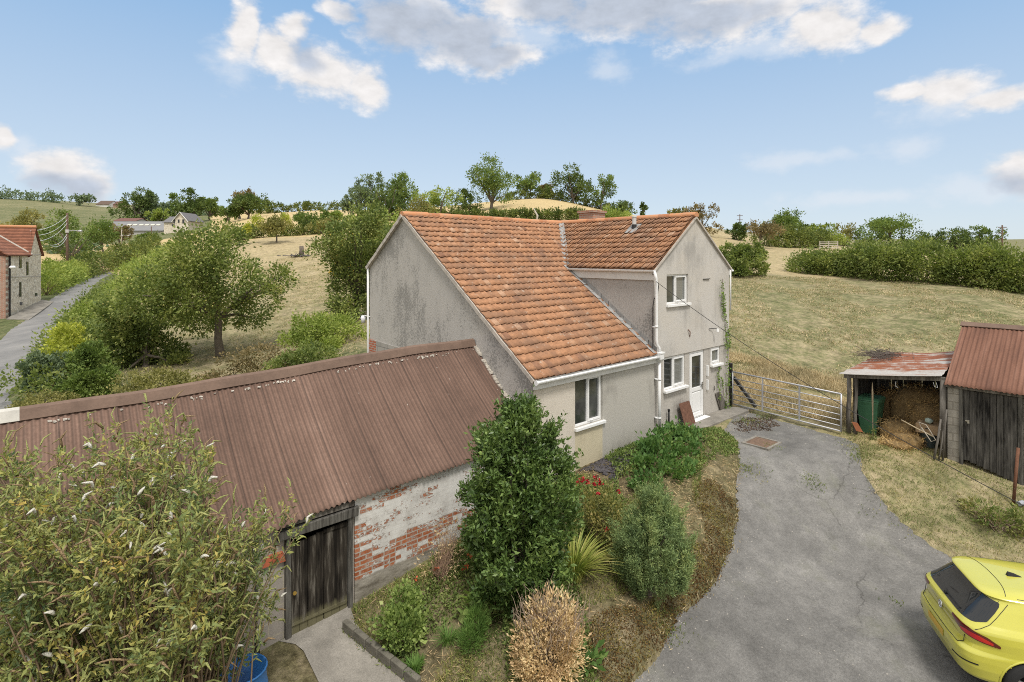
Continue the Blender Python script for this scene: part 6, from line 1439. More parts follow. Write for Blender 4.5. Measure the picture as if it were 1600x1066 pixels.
for s_ in (1, -1):
    for wx, wz in wheelc:
        yo = -s_ * .80; wl_ = MB(); n_ = 40
        prof = [(.20, .11), (.235, .115), (.29, .11), (.325, .075), (.332, 0), (.325, -.075), (.29, -.11), (.2, -.11)]
        Vt = [(wx + r_ * math.cos(a), yo + t_, wz + r_ * math.sin(a)) for r_, t_ in prof for a in np.linspace(0, 2 * math.pi, n_, endpoint=False)]
        wl_.add(Vt, [(k * n_ + j, k * n_ + (j + 1) % n_, (k + 1) * n_ + (j + 1) % n_, (k + 1) * n_ + j) for k in range(len(prof) - 1) for j in range(n_)])
        ty = wl_.build('wheel', simple('tyre_rubber', (.022, .022, .022), .8, .2), car, smooth=True)
        rm = MB(); ys_ = yo - s_ * .095
        for k in range(5):
            a = 2 * math.pi * k / 5 + .3; c1, s1 = math.cos(a), math.sin(a); t1 = np.array([-s1, 0, c1])
            p0 = np.array([wx + .05 * c1, ys_, wz + .05 * s1]); p1 = np.array([wx + .225 * c1, ys_ - s_ * .01, wz + .225 * s1]); dy = np.array([0, s_ * .04, 0])
            rm.add([p0 - t1 * .03, p0 + t1 * .03, p1 + t1 * .045, p1 - t1 * .045, p0 - t1 * .03 + dy, p0 + t1 * .03 + dy, p1 + t1 * .045 + dy, p1 - t1 * .045 + dy], [(0, 1, 2, 3), (7, 6, 5, 4), (0, 4, 5, 1), (1, 5, 6, 2), (2, 6, 7, 3), (3, 7, 4, 0)])
        rm.tube([(wx, ys_ - s_ * .012, wz), (wx, ys_ + s_ * .05, wz)], .06, 14)
        rm.tube([(wx + .222 * math.cos(a), ys_, wz + .222 * math.sin(a)) for a in np.linspace(0, 2 * math.pi, 33)], .014, 6)
        rm.build('rim', material('alloy', None, (.45, .45, .46), .3, metal=.9), ty, bevel=.004)
        dk = MB(); dk.tube([(wx, yo + s_ * .02, wz), (wx, yo + s_ * .05, wz)], .30, 24); dk.tube([(wx, yo + s_ * .22, wz), (wx, yo + s_ * .24, wz)], .40, 24)
        dk.build('wheel_well', M_trim, ty)
        la = MB(); lp = []
        for a in np.linspace(R(-12), R(192), 40):
            x_, z_ = wx + .368 * math.cos(a), wz + .368 * math.sin(a); zc = min(max(z_, .18), 1.0); xr, xf, w_, n2 = prm(zc); aa = (xf - xr) / 2; c_ = (xf + xr) / 2
            yy = w_ * max(1 - abs((x_ - c_) / aa) ** n2, .05) ** (1 / n2); lp.append((x_, -s_ * (yy - .004), z_))
        la.tube(lp, .016, 6); la.build('wheel_arch', M_paint, car, smooth=True)
        lw = MB(); A_ = np.array(lp); B_ = A_.copy(); B_[:, 1] += s_ * .35; nn_ = len(A_)
        lw.add(np.vstack([A_, B_]), [(k, k + 1, nn_ + k + 1, nn_ + k) for k in range(nn_ - 1)]); lw.build('arch_liner', M_trim, car)
car.location = (CARX, CARY, CARZ); car.rotation_euler = (0, 0, CARH)
# ================================================================== TREES, HEDGES, FAR BUILDINGS
TM = {
 'oak': leaf_mat('oak_leaf', [(.030, .052, .016), (.055, .085, .024), (.085, .12, .034), (.13, .16, .05)], .2, .7, .35),
 'mid': leaf_mat('ash_leaf', [(.042, .07, .02), (.075, .115, .03), (.12, .165, .042), (.17, .21, .065)], .25, .7, .35),
 'light': leaf_mat('lime_leaf', [(.085, .12, .03), (.14, .185, .045), (.21, .25, .065), (.28, .30, .09)], .3, .7, .35),
 'yellow': leaf_mat('golden_leaf', [(.13, .155, .03), (.22, .25, .045), (.32, .335, .065), (.42, .41, .10)], .3, .7, .35),
 'olive': leaf_mat('olive_leaf', [(.08, .085, .03), (.13, .13, .045), (.19, .18, .065), (.25, .22, .09)], .25, .7, .35),
 'brown': leaf_mat('russet_leaf', [(.075, .065, .035), (.12, .10, .05), (.18, .14, .075), (.22, .19, .09)], .2, .8, .35),
 'orange': leaf_mat('amber_leaf', [(.16, .13, .025), (.30, .22, .03), (.42, .28, .035), (.30, .28, .05)], .3, .7, .8),
 'blue': leaf_mat('grey_green_leaf', [(.055, .085, .055), (.09, .125, .075), (.13, .17, .10), (.18, .22, .13)], .2, .7, .35),
 'apple': leaf_mat('apple_leaf', [(.05, .075, .024), (.09, .12, .036), (.15, .18, .055), (.24, .25, .09)], .25, .65, .8),
 'appleL': leaf_mat('orchard_leaf', [(.05, .075, .024), (.095, .125, .036), (.155, .185, .055), (.24, .25, .09)], .3, .65, .7),
 'hedge': leaf_mat('hedge_leaf', [(.035, .055, .016), (.065, .09, .026), (.12, .145, .04), (.19, .20, .06)], .22, .7, .45),
}
def base_at(px, py, d):
    p = at(px, py, d); p[2] = Hs(p[0], p[1]); return p
def tree(name, label, cat, px, base, top, w, d, mat, n=2600, L=None, tf=.22, nb=11, group=None, sparse=.5, limbs=9, lean=0, trunk_r=None, snap=True, flat=1.0, skirt=0.0, sil=None):
    b = base_at(px, base, d) if snap else at(px, base, d)
    Ht = (at(px, top, d)[2] - b[2]) * 1.04; W = w * d / FPX * 1.18; o = thing(name, label, cat, b, group)
    rz = Ht * (1 - tf) / 2; cz = Ht * tf + rz; bl = []
    for i in range(nb):
        v = rdir(1)[0] * (rng.random() ** .4) * .76; s_ = rng.uniform(.26, .46)
        v[2] = v[2] * flat
        if v[2] < -.2: v[:2] *= 1.05
        if v[2] > .25: v[:2] *= .85
        bl.append((b[0] + v[0] * W / 2 + lean * Ht * (.5 + v[2] * .4), b[1] + v[1] * W / 2, b[2] + cz + v[2] * rz * 1.02, W / 2 * s_, W / 2 * s_, rz * s_ * 1.0))
    if sil:
        fz = lambda q: at(q[0], q[1], d); bl = []
        for q in sil:
            c_ = fz(q) + np.array([SN, CS, 0]) * rng.normal(0, .22) * W; rx = q[2] * d / FPX; bl.append((c_[0], c_[1], c_[2], rx, rx, q[3] * d / FPX))
    if skirt: 
        for i in range(5): a = rng.uniform(0, 6.28); bl.append((b[0] + math.cos(a) * W * .3, b[1] + math.sin(a) * W * .3, b[2] + Ht * .16, W * .22, W * .22, Ht * .2))
    L = (L or max(.09, 1.75 * d / 552))
    n = int(n * 1.7); C, D = clump_points(bl, int(n / 42), n, max(W, Ht) * .026 * (1 + sparse * .3), .5)
    keep = C[:, 2] > b[2] + .02 * Ht; C, D = C[keep], D[keep]
    ll = L * rng.uniform(.6, 1.35, len(C)); V, F = leaf_quads(C, D, ll, ll * .62, .15)
    link_mesh('crown', V, F, TM[mat] if isinstance(mat, str) else mat, o)
    r0 = trunk_r or max(.06, Ht * .032); m_ = MB(); mid = b + np.array([lean * Ht * .3 + rng.normal(0, .02) * Ht, rng.normal(0, .02) * Ht, Ht * max(tf, .12) * 1.05])
    m_.tube([b - (0, 0, .15), b * .6 + mid * .4 + rng.normal(0, .012, 3) * Ht, mid], [r0 * 1.35, r0 * 1.0, r0 * .85], 9, caps=False)
    ks = rng.choice(len(bl), min(limbs, len(bl)), replace=False)
    branch_tubes(m_, mid, [np.array(bl[k][:3]) + rdir(1)[0] * np.array(bl[k][3:6]) * .5 for k in ks], r0 * .62, r0 * .13, 6, .08)
    m_.build('trunk', M_bark, o, smooth=True)
    return o, bl
def hedge(name, label, pts, hgt, wid, n, L, mat, cat='hedge', group=None, ragged=.35):
    P = np.array([base_at(*q_) for q_ in pts]); seg = np.concatenate([[0], np.cumsum(np.linalg.norm(np.diff(P[:, :2], axis=0), axis=1))])
    o = thing(name, label, cat, P[0], group); nb_ = max(4, int(seg[-1] / (wid * .55))); bl = []
    hg = np.interp(np.linspace(0, seg[-1], nb_), seg, hgt if hasattr(hgt, '__len__') else [hgt] * len(P))
    for k, s_ in enumerate(np.linspace(0, seg[-1], nb_)):
        x = np.interp(s_, seg, P[:, 0]); y = np.interp(s_, seg, P[:, 1]); z = Hs(x, y); h = hg[k] * rng.uniform(1 - ragged * .5, 1 + ragged * .5)
        bl.append((x + rng.normal(0, wid * .08), y + rng.normal(0, wid * .08), z + h * .42, wid * .55, wid * .55, h * .58))
        bl.append((x + rng.normal(0, wid * .25), y + rng.normal(0, wid * .25), z + h * .66, wid * .33, wid * .33, h * .36))
    n = int(n * 2.3); C, D = clump_points(bl, int(n / 24), n, wid * .085, .55); g_ = H(C[:, 0], C[:, 1]); k = C[:, 2] > g_ + .02; C, D = C[k], D[k]
    ll = L * rng.uniform(.6, 1.35, len(C)); V, F = leaf_quads(C, D, ll, ll * .6, .15); link_mesh('foliage', V, F, TM[mat] if isinstance(mat, str) else mat, o)
    m_ = MB()
    for k in range(0, len(bl), 2):
        c_ = np.array(bl[k][:3]); g0 = np.array([c_[0], c_[1], Hs(c_[0], c_[1]) - .05]); branch_tubes(m_, g0, [c_ + rdir(1)[0] * np.array(bl[k][3:6]) * .6 for _ in range(3)], .05, .015, 4)
    m_.build('stems', M_twig, o); return o
def bush(name, label, px, base, top, w, d, mat, n=1800, L=None, group=None, cat='bush', nb=8):
    return tree(name, label, cat, px, base, top, w, d, mat, n, L, .0, nb, group, .3, 4, skirt=1, trunk_r=.05)
# ---- near orchard trees
at1, bl1 = tree('apple_tree', 'wide old apple tree with a bare dark trunk in the dry orchard grass', 'apple tree', 345, 556, 343, 168, 29, 'appleL', 14000, .15, .26, 17, 'apple trees in the orchard', .7, 13, trunk_r=.19, lean=-.04, sil=[(344,368,30,20),(352,392,38,26),(300,416,30,24),(335,425,48,32),(388,428,40,24),(424,436,28,18),(285,455,34,32),(338,465,46,30),(398,466,32,22),(300,500,36,22),(262,432,24,30),(252,490,34,28),(372,498,28,14),(436,452,16,12)])
def apples(o, bl, n, r=.045):
    m_ = MB(); k = rng.choice(len(bl), n); d = rdir(n)
    for i in range(n):
        c_ = np.array(bl[k[i]][:3]) + d[i] * np.array(bl[k[i]][3:6]) * rng.uniform(.85, 1.08)
        m_.add([c_ + (r, 0, 0), c_ + (0, r, 0), c_ - (r, 0, 0), c_ - (0, r, 0), c_ + (0, 0, r), c_ - (0, 0, r)], [(0, 1, 4), (1, 2, 4), (2, 3, 4), (3, 0, 4), (1, 0, 5), (2, 1, 5), (3, 2, 5), (0, 3, 5)])
    m_.build('apples', simple('ripe_apple', (.42, .38, .12), .5, .3, 3, .0), o, smooth=True)['kind'] = 'stuff'
apples(at1, bl1, 420)
at2, bl2 = tree('apple_tree', 'dense low apple tree crowded into the lane hedge left of the bare-trunked one', 'apple tree', 226, 590, 436, 120, 27.5, 'apple', 12000, .15, .0, 16, 'apple trees in the orchard', .5, 10, sil=[(196,486,26,20),(172,512,30,26),(208,520,36,30),(190,556,40,28),(232,556,34,24),(156,550,24,22),(215,588,44,14),(266,574,24,14)])
apples(at2, bl2, 320)
at3, bl3 = tree('apple_tree', 'apple tree standing close behind the left gable of the house', 'apple tree', 556, 500, 328, 128, 34, 'apple', 11000, .17, .2, 13, 'apple trees in the orchard', .7, 13, trunk_r=.17, sil=[(590,346,24,18),(563,366,38,20),(604,388,26,34),(534,398,28,16),(566,412,40,26),(516,392,18,12),(545,440,26,16),(582,446,30,26),(560,474,28,18),(600,470,20,24),(540,480,18,12),(508,402,14,9),(585,496,24,14)])
apples(at3, bl3, 160)
tree('apple_tree', 'lighter leafy apple tree just above the gable tree, further up the slope', 'apple tree', 585, 425, 322, 75, 46, 'light', 4200, .24, .1, 9, 'apple trees in the orchard', .5, 8)
bush('amber_bush', 'amber and gold leaved bush beside the gable apple tree', 540, 402, 336, 34, 50, 'orange', 1800, .22, cat='bush')
tree('apple_tree', 'thin half dead apple tree with mistletoe, mid orchard before the dark hedge', 'apple tree', 432, 380, 344, 66, 82, 'olive', 1300, .3, .35, 8, 'apple trees in the orchard', 1.2, 8)
tree('apple_tree', 'leaning bare-limbed apple tree right of the mistletoe tree', 'apple tree', 503, 378, 340, 46, 84, 'olive', 900, .3, .3, 7, 'apple trees in the orchard', 1.2, 10, lean=.25)
for px, py, w_, lb in ((445, 343, 15, 'mistletoe ball on the right side of the thin apple tree'), (403, 345, 15, 'mistletoe ball on the left side of the thin apple tree'), (386, 357, 11, 'lowest and leftmost mistletoe ball on the thin apple tree')):
    c_ = at(px, py, 82); r_ = w_ / 2 * 82 / FPX; C, D = clump_points([(*c_, r_, r_, r_)], 20, 500, .15, .3); V, F = leaf_quads(C, D, .26, .15); tag(link_mesh('mistletoe', V, F, TM['yellow'], loc=c_), lb, 'mistletoe', 'mistletoe balls')
# stump
gs = base_at(471, 400, 66); st_ = thing('tree_stump', 'tall grey tree stump with a dark heap at its foot, mid orchard', 'stump', gs)
m_ = MB(); m_.tube([gs - (0, 0, .1), gs + (.03, 0, .7), gs + (0, 0, 1.25)], [.34, .26, .24], 9); m_.build('trunk', M_bark, st_, smooth=True)
m_ = MB(); 
for i in range(60): p = gs + rng.normal(0, 1, 3) * (.7, .5, .0) + (0, 0, .08); d = unit(rng.normal(0, 1, 3) * (1, 1, .3)) * rng.uniform(.2, .5); m_.tube([p - d, p + d], .05, 4)
m_.build('cut_branches', simple('grey_brash', (.12, .11, .105), .95, .4), st_)
# ---- bushes between barn and lane
bush('golden_bush', 'bright yellow-green bush beside the lane, nearest the mill house', 94, 588, 510, 74, 26, 'yellow', 6500, .12)
bush('dark_bush', 'dark green laurel bush at the foot of the barn roof by the lane', 136, 618, 536, 76, 23, 'mid', 6500, .12)
bush('willow_bush', 'grey-green wispy bush leaning over the lane edge', 80, 612, 548, 58, 24, 'blue', 3400, .12)
bush('clipped_bush', 'low flat olive bush right above the pale end of the barn ridge', 66, 642, 612, 78, 21, 'olive', 2600, .07)
bush('yellowing_shrub', 'low yellowing shrub along the barn ridge with spent flowers', 228, 625, 584, 130, 21.5, 'olive', 3600, .10)
bush('buddleia_seedling', 'small pale grey shrub in the yellowing growth behind the barn ridge', 300, 612, 580, 80, 22, 'olive', 1500, .10)
bush('bramble', 'dull brambles under the wide apple tree', 400, 590, 548, 130, 23, 'brown', 3200, .10)
bush('bramble', 'green brambles climbing the back of the barn next to the gable', 478, 585, 540, 110, 22, 'apple', 3200, .10)
bush('elder_bush', 'fresh light green elder bush just left of the house gable', 512, 560, 490, 120, 27, 'light', 5200, .12)
bush('golden_bush', 'pale yellow-green bush further along the lane edge, above the brightest one', 132, 540, 480, 58, 33, 'light', 4000, .14)
# ---- hedges along the lane
hedge('lane_hedge', 'long thick hedge on the orchard side of the lane', [(140,560,30),(160,530,35),(190,483,46),(216,447,60),(240,420,78),(262,398,98),(290,382,125)], [1.3,1.5,1.8,2.1,2.3,2.5,2.6], 3.0, 12000, .22, 'light', ragged=.6)
hedge('lane_hedge', 'low scrubby hedge right at the lane edge below the apple trees', [(70,612,23),(104,574,27),(128,534,33),(154,494,42),(184,456,55)], [.9,1.3,1.5,1.7,1.8], 2.3, 9000, .16, 'appleL', ragged=.6)
hedge('lane_hedge', 'bright topped hedge between the mill house and the lane pole', [(70,462,56),(90,452,64),(112,444,74),(122,436,82)], [3.0,2.8,2.6,2.6], 2.6, 5200, .24, 'light')
hedge('lane_hedge', 'dark hedge curving away where the lane bends', [(122,438,84),(150,424,92),(185,415,104),(215,402,122),(240,392,140)], [3.4,3.6,3.8,4.2,4.2], 3.4, 6000, .34, 'hedge')
hedge('field_hedge', 'low dark hedge across the top of the orchard', [(352,381,90),(400,377,92),(450,374,94),(498,369,98),(540,366,100)], 2.0, 2.6, 4200, .32, 'hedge')
# ---- mill house
B_, C_ = base_at(9, 499, 45.5), base_at(64, 469, 52.)
wd = unit(np.array([C_[0] - B_[0], C_[1] - B_[1], 0])); wn_ = np.array([wd[1], -wd[0], 0])
def onwall(px, py):
    d = ray(px, py); k = ((B_ - CAM) @ wn_) / (d @ wn_); return CAM + d * k
mill = thing('mill_house', 'pale stone mill house with red pantile roofs, standing beside the lane', 'house', B_)
def stonew(t):
    o = objc(t); v = N(t, 'ShaderNodeTexVoronoi', {'Vector': vmul(t, o, (1, 1, 1.5)), 'Scale': 3.6}, 1); e = N(t, 'ShaderNodeTexVoronoi', {'Vector': vmul(t, o, (1, 1, 1.5)), 'Scale': 3.6}, 0, feature='DISTANCE_TO_EDGE')
    s_ = sep(t, v); c = ramp(t, s_[0], [(0, (.58, .51, .40)), (.5, (.74, .66, .53)), (1, (.80, .74, .63))])
    return mix(t, ramp(t, e, [(.02, .8), (.06, 0)]), c, (.26, .235, .20))
M_mst = material('rubble_stone', stonew, rough=.95)
zt = 5.25; s1 = np.linalg.norm((C_ - B_)[:2]); pw = lambda s, z: np.array([*(B_ + wd * s)[:2], z])
sap = (onwall(53, 380) - B_) @ wd; zap = onwall(53, 357)[2]; sl = (onwall(45, 400) - B_) @ wd; zl = onwall(45, 400)[2]; zr1 = onwall(65, 397)[2]
back = -wn_ * 9.0
m_ = MB(); poly = [pw(0, B_[2] - 1), pw(s1, B_[2] - 1), pw(s1, zr1), pw(sap, zap), pw(sl, zl), pw(0, zl)]
m_.prism(poly, back); m_.build('wall', M_mst, mill)
m_ = MB(); gx = unit(-wn_ + np.array([0, 0, 0]))
front_l = [pw(0, B_[2] - 1) - wd * .02, pw(0, zl) - wd * .02]
m_.add([front_l[0], front_l[0] + back, front_l[1] + back, front_l[1]], [(0, 1, 2, 3)]); m_.build('brick_front', M_brick, mill)
m_ = MB()
for k in range(12):
    z0_ = B_[2] + k * .46; ln = .5 if k % 2 else .3
    q0, q1 = pw(-.03, z0_) + wn_ * .03, pw(ln, z0_) + wn_ * .03; m_.add([q0, q1, q1 + (0, 0, .24), q0 + (0, 0, .24)], [(0, 1, 2, 3)])
m_.build('quoins', M_brick, mill)
def rooftex(t):
    o = objc(t); s_ = sep(t, o); w1 = N(t, 'ShaderNodeTexWave', {'Vector': o, 'Scale': 1.15, 'Distortion': .6}, 1, wave_type='BANDS', bands_direction='Z'); n1 = noise(t, o, 1.8, 5, .7)
    c = ramp(t, n1, [(.35, (.16, .07, .045)), (.6, (.27, .115, .07)), (.75, (.34, .18, .12))]); return {'Base Color': mix(t, .5, c, mix(t, 1., c, ramp(t, w1, [(.2, .5), (.6, 1.2)]), 'MULTIPLY')), 'Normal': bump(t, w1, .7, .06)}
M_far_roof = material('far_pantiles', rooftex, rough=.9)
m_ = MB(); ov = wn_ * .18
A_, Bq = pw(sap, zap + .06) + ov, pw(sl - .25, zl - .1) + ov
m_.prism([A_, Bq, Bq + back, A_ + back], (0, 0, .08)); Cq = pw(s1 + .25, zr1 - .2) + ov; m_.prism([A_, A_ + back, Cq + back, Cq], (0, 0, .08)); m_.build('roof', M_far_roof, mill)
m_ = MB(); e0_, e1_ = pw(-.3, zl) + wn_ * .25, pw(sl, zl) + wn_ * .25; tp0, tp1 = e0_ - wn_ * 3.2 + (0, 0, 2.3), e1_ - wn_ * 3.2 + (0, 0, 2.3)
m_.prism([e0_, e1_, tp1, tp0], (0, 0, .1)); r2 = m_.build('roof', M_far_roof, mill); r2['label'] = 'lower front roof with a white verge'
m_ = MB(); m_.tube([e1_ + (0, 0, .12), tp1 + (0, 0, .12)], .09, 6); m_.build('verge', M_mortar, r2)
m_ = MB(); m_.tube([pw(sap, zap + .14) + ov, pw(sap, zap + .14) + back], .14, 8); m_.build('ridge_tiles', M_ridge, mill)
for (a, b, c_, d_) in ((30, 33.5, 401, 419), (41, 44, 409, 430), (30, 33, 441, 464), (31, 34.5, 472, 477), (54.5, 58, 458, 463)):
    m_ = MB(); P = [onwall(a, d_) + wn_ * .03, onwall(b, d_ - .4) + wn_ * .03, onwall(b, c_) + wn_ * .03, onwall(a, c_) + wn_ * .03]; m_.prism(P, -wn_ * .02); m_.build('window', M_cglass, mill)
m_ = MB(); q0, q1 = onwall(13, 400), onwall(13, 495); m_.tube([q0 + wn_ * .1, np.array([q0[0], q0[1], q1[2]]) + wn_ * .1], .07, 6); m_.build('downpipe', M_iron, mill)
for py in (398, 432): m_ = MB(); m_.tube([onwall(14, py + 1) + wn_ * .02, onwall(64, py) + wn_ * .02], .035, 4); m_.build('string_course', M_mortar, mill)
q0 = onwall(11, 418) + wn_ * .35; m_ = MB(); m_.tube([q0 + (0, 0, .14), q0, q0 - (0, 0, .14)], [.12, .24, .1], 8); m_.build('wall_lamp', M_white, mill)
m_ = MB(); pv = [base_at(10, 500, 45), base_at(66, 471, 52.4), base_at(84, 464, 52.6), base_at(45, 491, 44.5)]; V = [p + (0, 0, .10) for p in pv] + [p - (0, 0, .3) for p in pv]; m_.add(V, [(0, 1, 2, 3), (0, 3, 7, 4), (3, 2, 6, 7)]); tag(m_.build('pavement', M_conc), kind='structure', label='pavement in front of the mill house')
# ---- poles and wires
M_pole = simple('creosoted_pole', (.13, .085, .06), .95, .3)
def pole(label, px, base, top, d, r=.14, arms=0, lamp=False, mat=None, group='utility poles'):
    b = base_at(px, base, d); t_ = at(px, top, d)[2]; o = thing('utility_pole', label, 'utility pole', b, group)
    m_ = MB(); m_.tube([b - (0, 0, .3), (b[0], b[1], t_)], [r, r * .8], 8); m_.build('pole', mat or M_pole, o, smooth=True)
    side = np.array([CS, -SN, 0])
    for k in range(arms):
        z = t_ - .35 - k * 1.0; c_ = np.array([b[0], b[1], z]); m_ = MB(); m_.profile([c_ - side * .7, c_ + side * .7], [(-.06, -.06), (.06, -.06), (.06, .06), (-.06, .06)]); m_.build('crossarm', M_pole, o)
    if lamp:
        c_ = np.array([b[0], b[1], at(px, lamp, d)[2]]); m_ = MB(); m_.tube([c_, c_ + side * 1.0 + (0, 0, .08), c_ + side * 1.5], .045, 6); m_.build('lamp_arm', M_galv, o)
        m_ = MB(); m_.tube([c_ + side * 1.4 - (0, 0, .02), c_ + side * 1.75 - (0, 0, .02), c_ + side * 2.1 - (0, 0, .03)], [.07, .16, .08], 8); m_.build('lamp_head', M_galv, o, smooth=True)
        m_ = MB(); m_.box(c_[0] - .2, c_[0] + .2, c_[1] - .2, c_[1] + .2, c_[2] - .25, c_[2] + .2); m_.build('junction_box', simple('grey_box', (.5, .48, .45), .6, .1), o)
    return b, t_
b1, t1 = pole('tall brown timber pole with a lamp arm beside the lane', 105, 442, 333, 77, .17, 0, 361)
pole('pale distant pole with a lamp arm, beside the hay-coloured field', 190, 398, 356, 148, .14, 0, 368, simple('pale_pole', (.38, .34, .28), .9, .2))
pole('short dark pole right of the pale lamp pole, before the grey barn', 236.5, 384, 354, 172, .15)
pole('crossarmed pole on the ridge right of the house, left of the flat oak', 1156, 374, 335, 135, .12, 2)
pole('tall crossarmed pole behind the right-hand end of the big hedge', 1566, 402, 352, 92, .13, 3)
top = np.array([b1[0], b1[1], t1 - .3])
for k, (px, py, sx) in enumerate(((47, 361, .0), (57, 368, .6), (60, 377, 1.1), (78, 383, 2.6), (82, 385, 3.0))):
    a = top - (0, 0, sx); e = onwall(px, py) if k < 3 else at(px, py, 60); m_ = MB(); T = np.linspace(0, 1, 14)[:, None]; P = a * (1 - T) + e * T; P[:, 2] -= (4 * T * (1 - T))[:, 0] * .5; m_.tube(P, .022, 4)
    tag(m_.build('wire', M_white, loc=tuple(a)), ('topmost', 'second', 'third', 'fourth', 'lowest')[k] + ' pale wire from the lane pole to the mill house', 'wire', 'wires at the lane pole')
# ---- far buildings
M_grroof = simple('grey_sheet_roof', (.22, .22, .22), .7, .12, .4, .05)
def block(name, label, px0, px1, base, eave, ridge, d, depth, mroof, mwall, cat='building', gable=False):
    a, b = base_at(px0, base, d), base_at(px1, base, d); side = unit((b - a) * (1, 1, 0)); bk = np.array([-side[1], side[0], 0]); bk = bk if bk @ np.array([SN, CS, 0]) > 0 else -bk
    z0 = min(a[2], b[2]) - 1; ze = at(px0, eave, d)[2]; zr = at(px0, ridge, d)[2]; o = thing(name, label, cat, a); a = np.array([a[0], a[1], z0]); b = np.array([b[0], b[1], z0])
    m_ = MB(); E_ = lambda p, z: np.array([p[0], p[1], z])
    if not gable:
        m_.prism([a, b, E_(b, ze), E_(a, ze)], bk * depth); mid = bk * depth / 2
        m_.add([E_(a, ze), E_(a + bk * depth, ze), E_(a + mid, zr - .1)], [(0, 1, 2)]); m_.add([E_(b, ze), E_(b + mid, zr - .1), E_(b + bk * depth, ze)], [(0, 1, 2)]); m_.build('wall', mwall, o)
        m_ = MB(); f = -bk * .4; m_.prism([E_(a, ze) - side * .3 + f, E_(b, ze) + side * .3 + f, E_(b + mid, zr) + side * .3, E_(a + mid, zr) - side * .3], (0, 0, .15)); m_.prism([E_(a + mid, zr) - side * .3, E_(b + mid, zr) + side * .3, E_(b + bk * depth, ze) + side * .3 - f, E_(a + bk * depth, ze) - side * .3 - f], (0, 0, .15)); m_.build('roof', mroof, o)
    else:
        c_ = (a + b) / 2; m_.prism([a, b, E_(b, ze), E_(c_, zr), E_(a, ze)], bk * depth); m_.build('wall', mwall, o)
        m_ = MB(); f = -bk * .3; m_.prism([E_(a, ze) - side * .4 + f, E_(c_, zr) + f, E_(c_, zr) + bk * depth, E_(a, ze) - side * .4 + bk * depth], (0, 0, .2)); m_.prism([E_(c_, zr) + f, E_(b, ze) + side * .4 + f, E_(b, ze) + side * .4 + bk * depth, E_(c_, zr) + bk * depth], (0, 0, .2)); m_.build('roof', mroof, o)
    return o, lambda px, py: at(px, py, d - .05), side, bk
def panes(o, pw_, rects, m, bk, name='window'):
    for (x0_, x1_, y0_, y1_) in rects:
        m_ = MB(); m_.prism([pw_(x0_, y1_) - bk * .08, pw_(x1_, y1_) - bk * .08, pw_(x1_, y0_) - bk * .08, pw_(x0_, y0_) - bk * .08], bk * .05); m_.build(name, m, o)
o, pw_, sd1, bk1 = block('farm_shed', 'long grey farm shed with pale skylights, far along the lane', 147, 254, 369, 361, 345, 196, 13, M_grroof, simple('shed_wall', (.40, .39, .37), .9, .1))
m_ = MB()
for px in (191, 200, 210, 219, 228, 237, 158, 150):
    c_ = at(px, 352.5, 197.5); q_ = [c_ - sd1 * .55, c_ + sd1 * .55]; zz = at(px, 345, 196)[2]; ze_f = at(px, 361, 196)[2]; sl_ = (zz - ze_f) / 6.5
    zc = ze_f + .56 * (zz - ze_f) + .35; P0 = np.array([*(base_at(px, 369, 196) + bk1 * 6.5 * .56)[:2], zc]); u_ = bk1 * .8 + np.array([0, 0, sl_ * .8])
    m_ = MB(); m_.prism([P0 - sd1 * .75 - u_ * .6, P0 + sd1 * .75 - u_ * .6, P0 + sd1 * .75 + u_ * .6, P0 - sd1 * .75 + u_ * .6], (0, 0, .06)); m_.build('skylight', simple('skylight_sheet', (.60, .57, .48), .5, .05), o)
block('farm_shed', 'dark red roofed outbuilding behind the grey farm shed', 178, 212, 352, 346, 340.5, 212, 8, simple('dull_red_roof', (.17, .085, .07), .9, .2), simple('shed_wall', (.40, .39, .37), .9, .1))
o, pw_, s_, bk_ = block('farmhouse', 'distant stone house with a pale-edged gable above the lane hedge', 270, 294, 362, 346, 332.5, 185, 9, simple('slate_roof', (.16, .155, .16), .8, .2), M_mst, 'house', True)
panes(o, pw_, ((271, 273.5, 343, 349), (278, 280.5, 343, 348), (285, 288, 343, 349), (268.5, 273, 350.5, 354)), M_cglass, bk_)
m_ = MB(); m_.tube([pw_(269, 347) - bk_ * .4, pw_(282, 331.8) - bk_ * .4, pw_(295, 347) - bk_ * .4], .16, 5); m_.build('bargeboard', M_fascia, o)
o, pw_, s_, bk_ = block('cottage', 'low slate roofed cottage range joined left of the distant stone house', 256, 270, 362, 348, 338, 187, 8, MATS['slate_roof'], M_mst, 'house')
o, pw_, s_, bk_ = block('bungalow', 'white gabled bungalow on the skyline above the green field', 150, 170, 328, 320, 313, 455, 12, simple('brown_roof', (.13, .09, .07), .9, .2), M_fascia, 'house')
o, pw_, s_, bk_ = block('bungalow', 'red brick house on the skyline beside the white bungalow', 172, 187, 328, 320, 314, 460, 12, MATS['dull_red_roof'], M_brick, 'house')
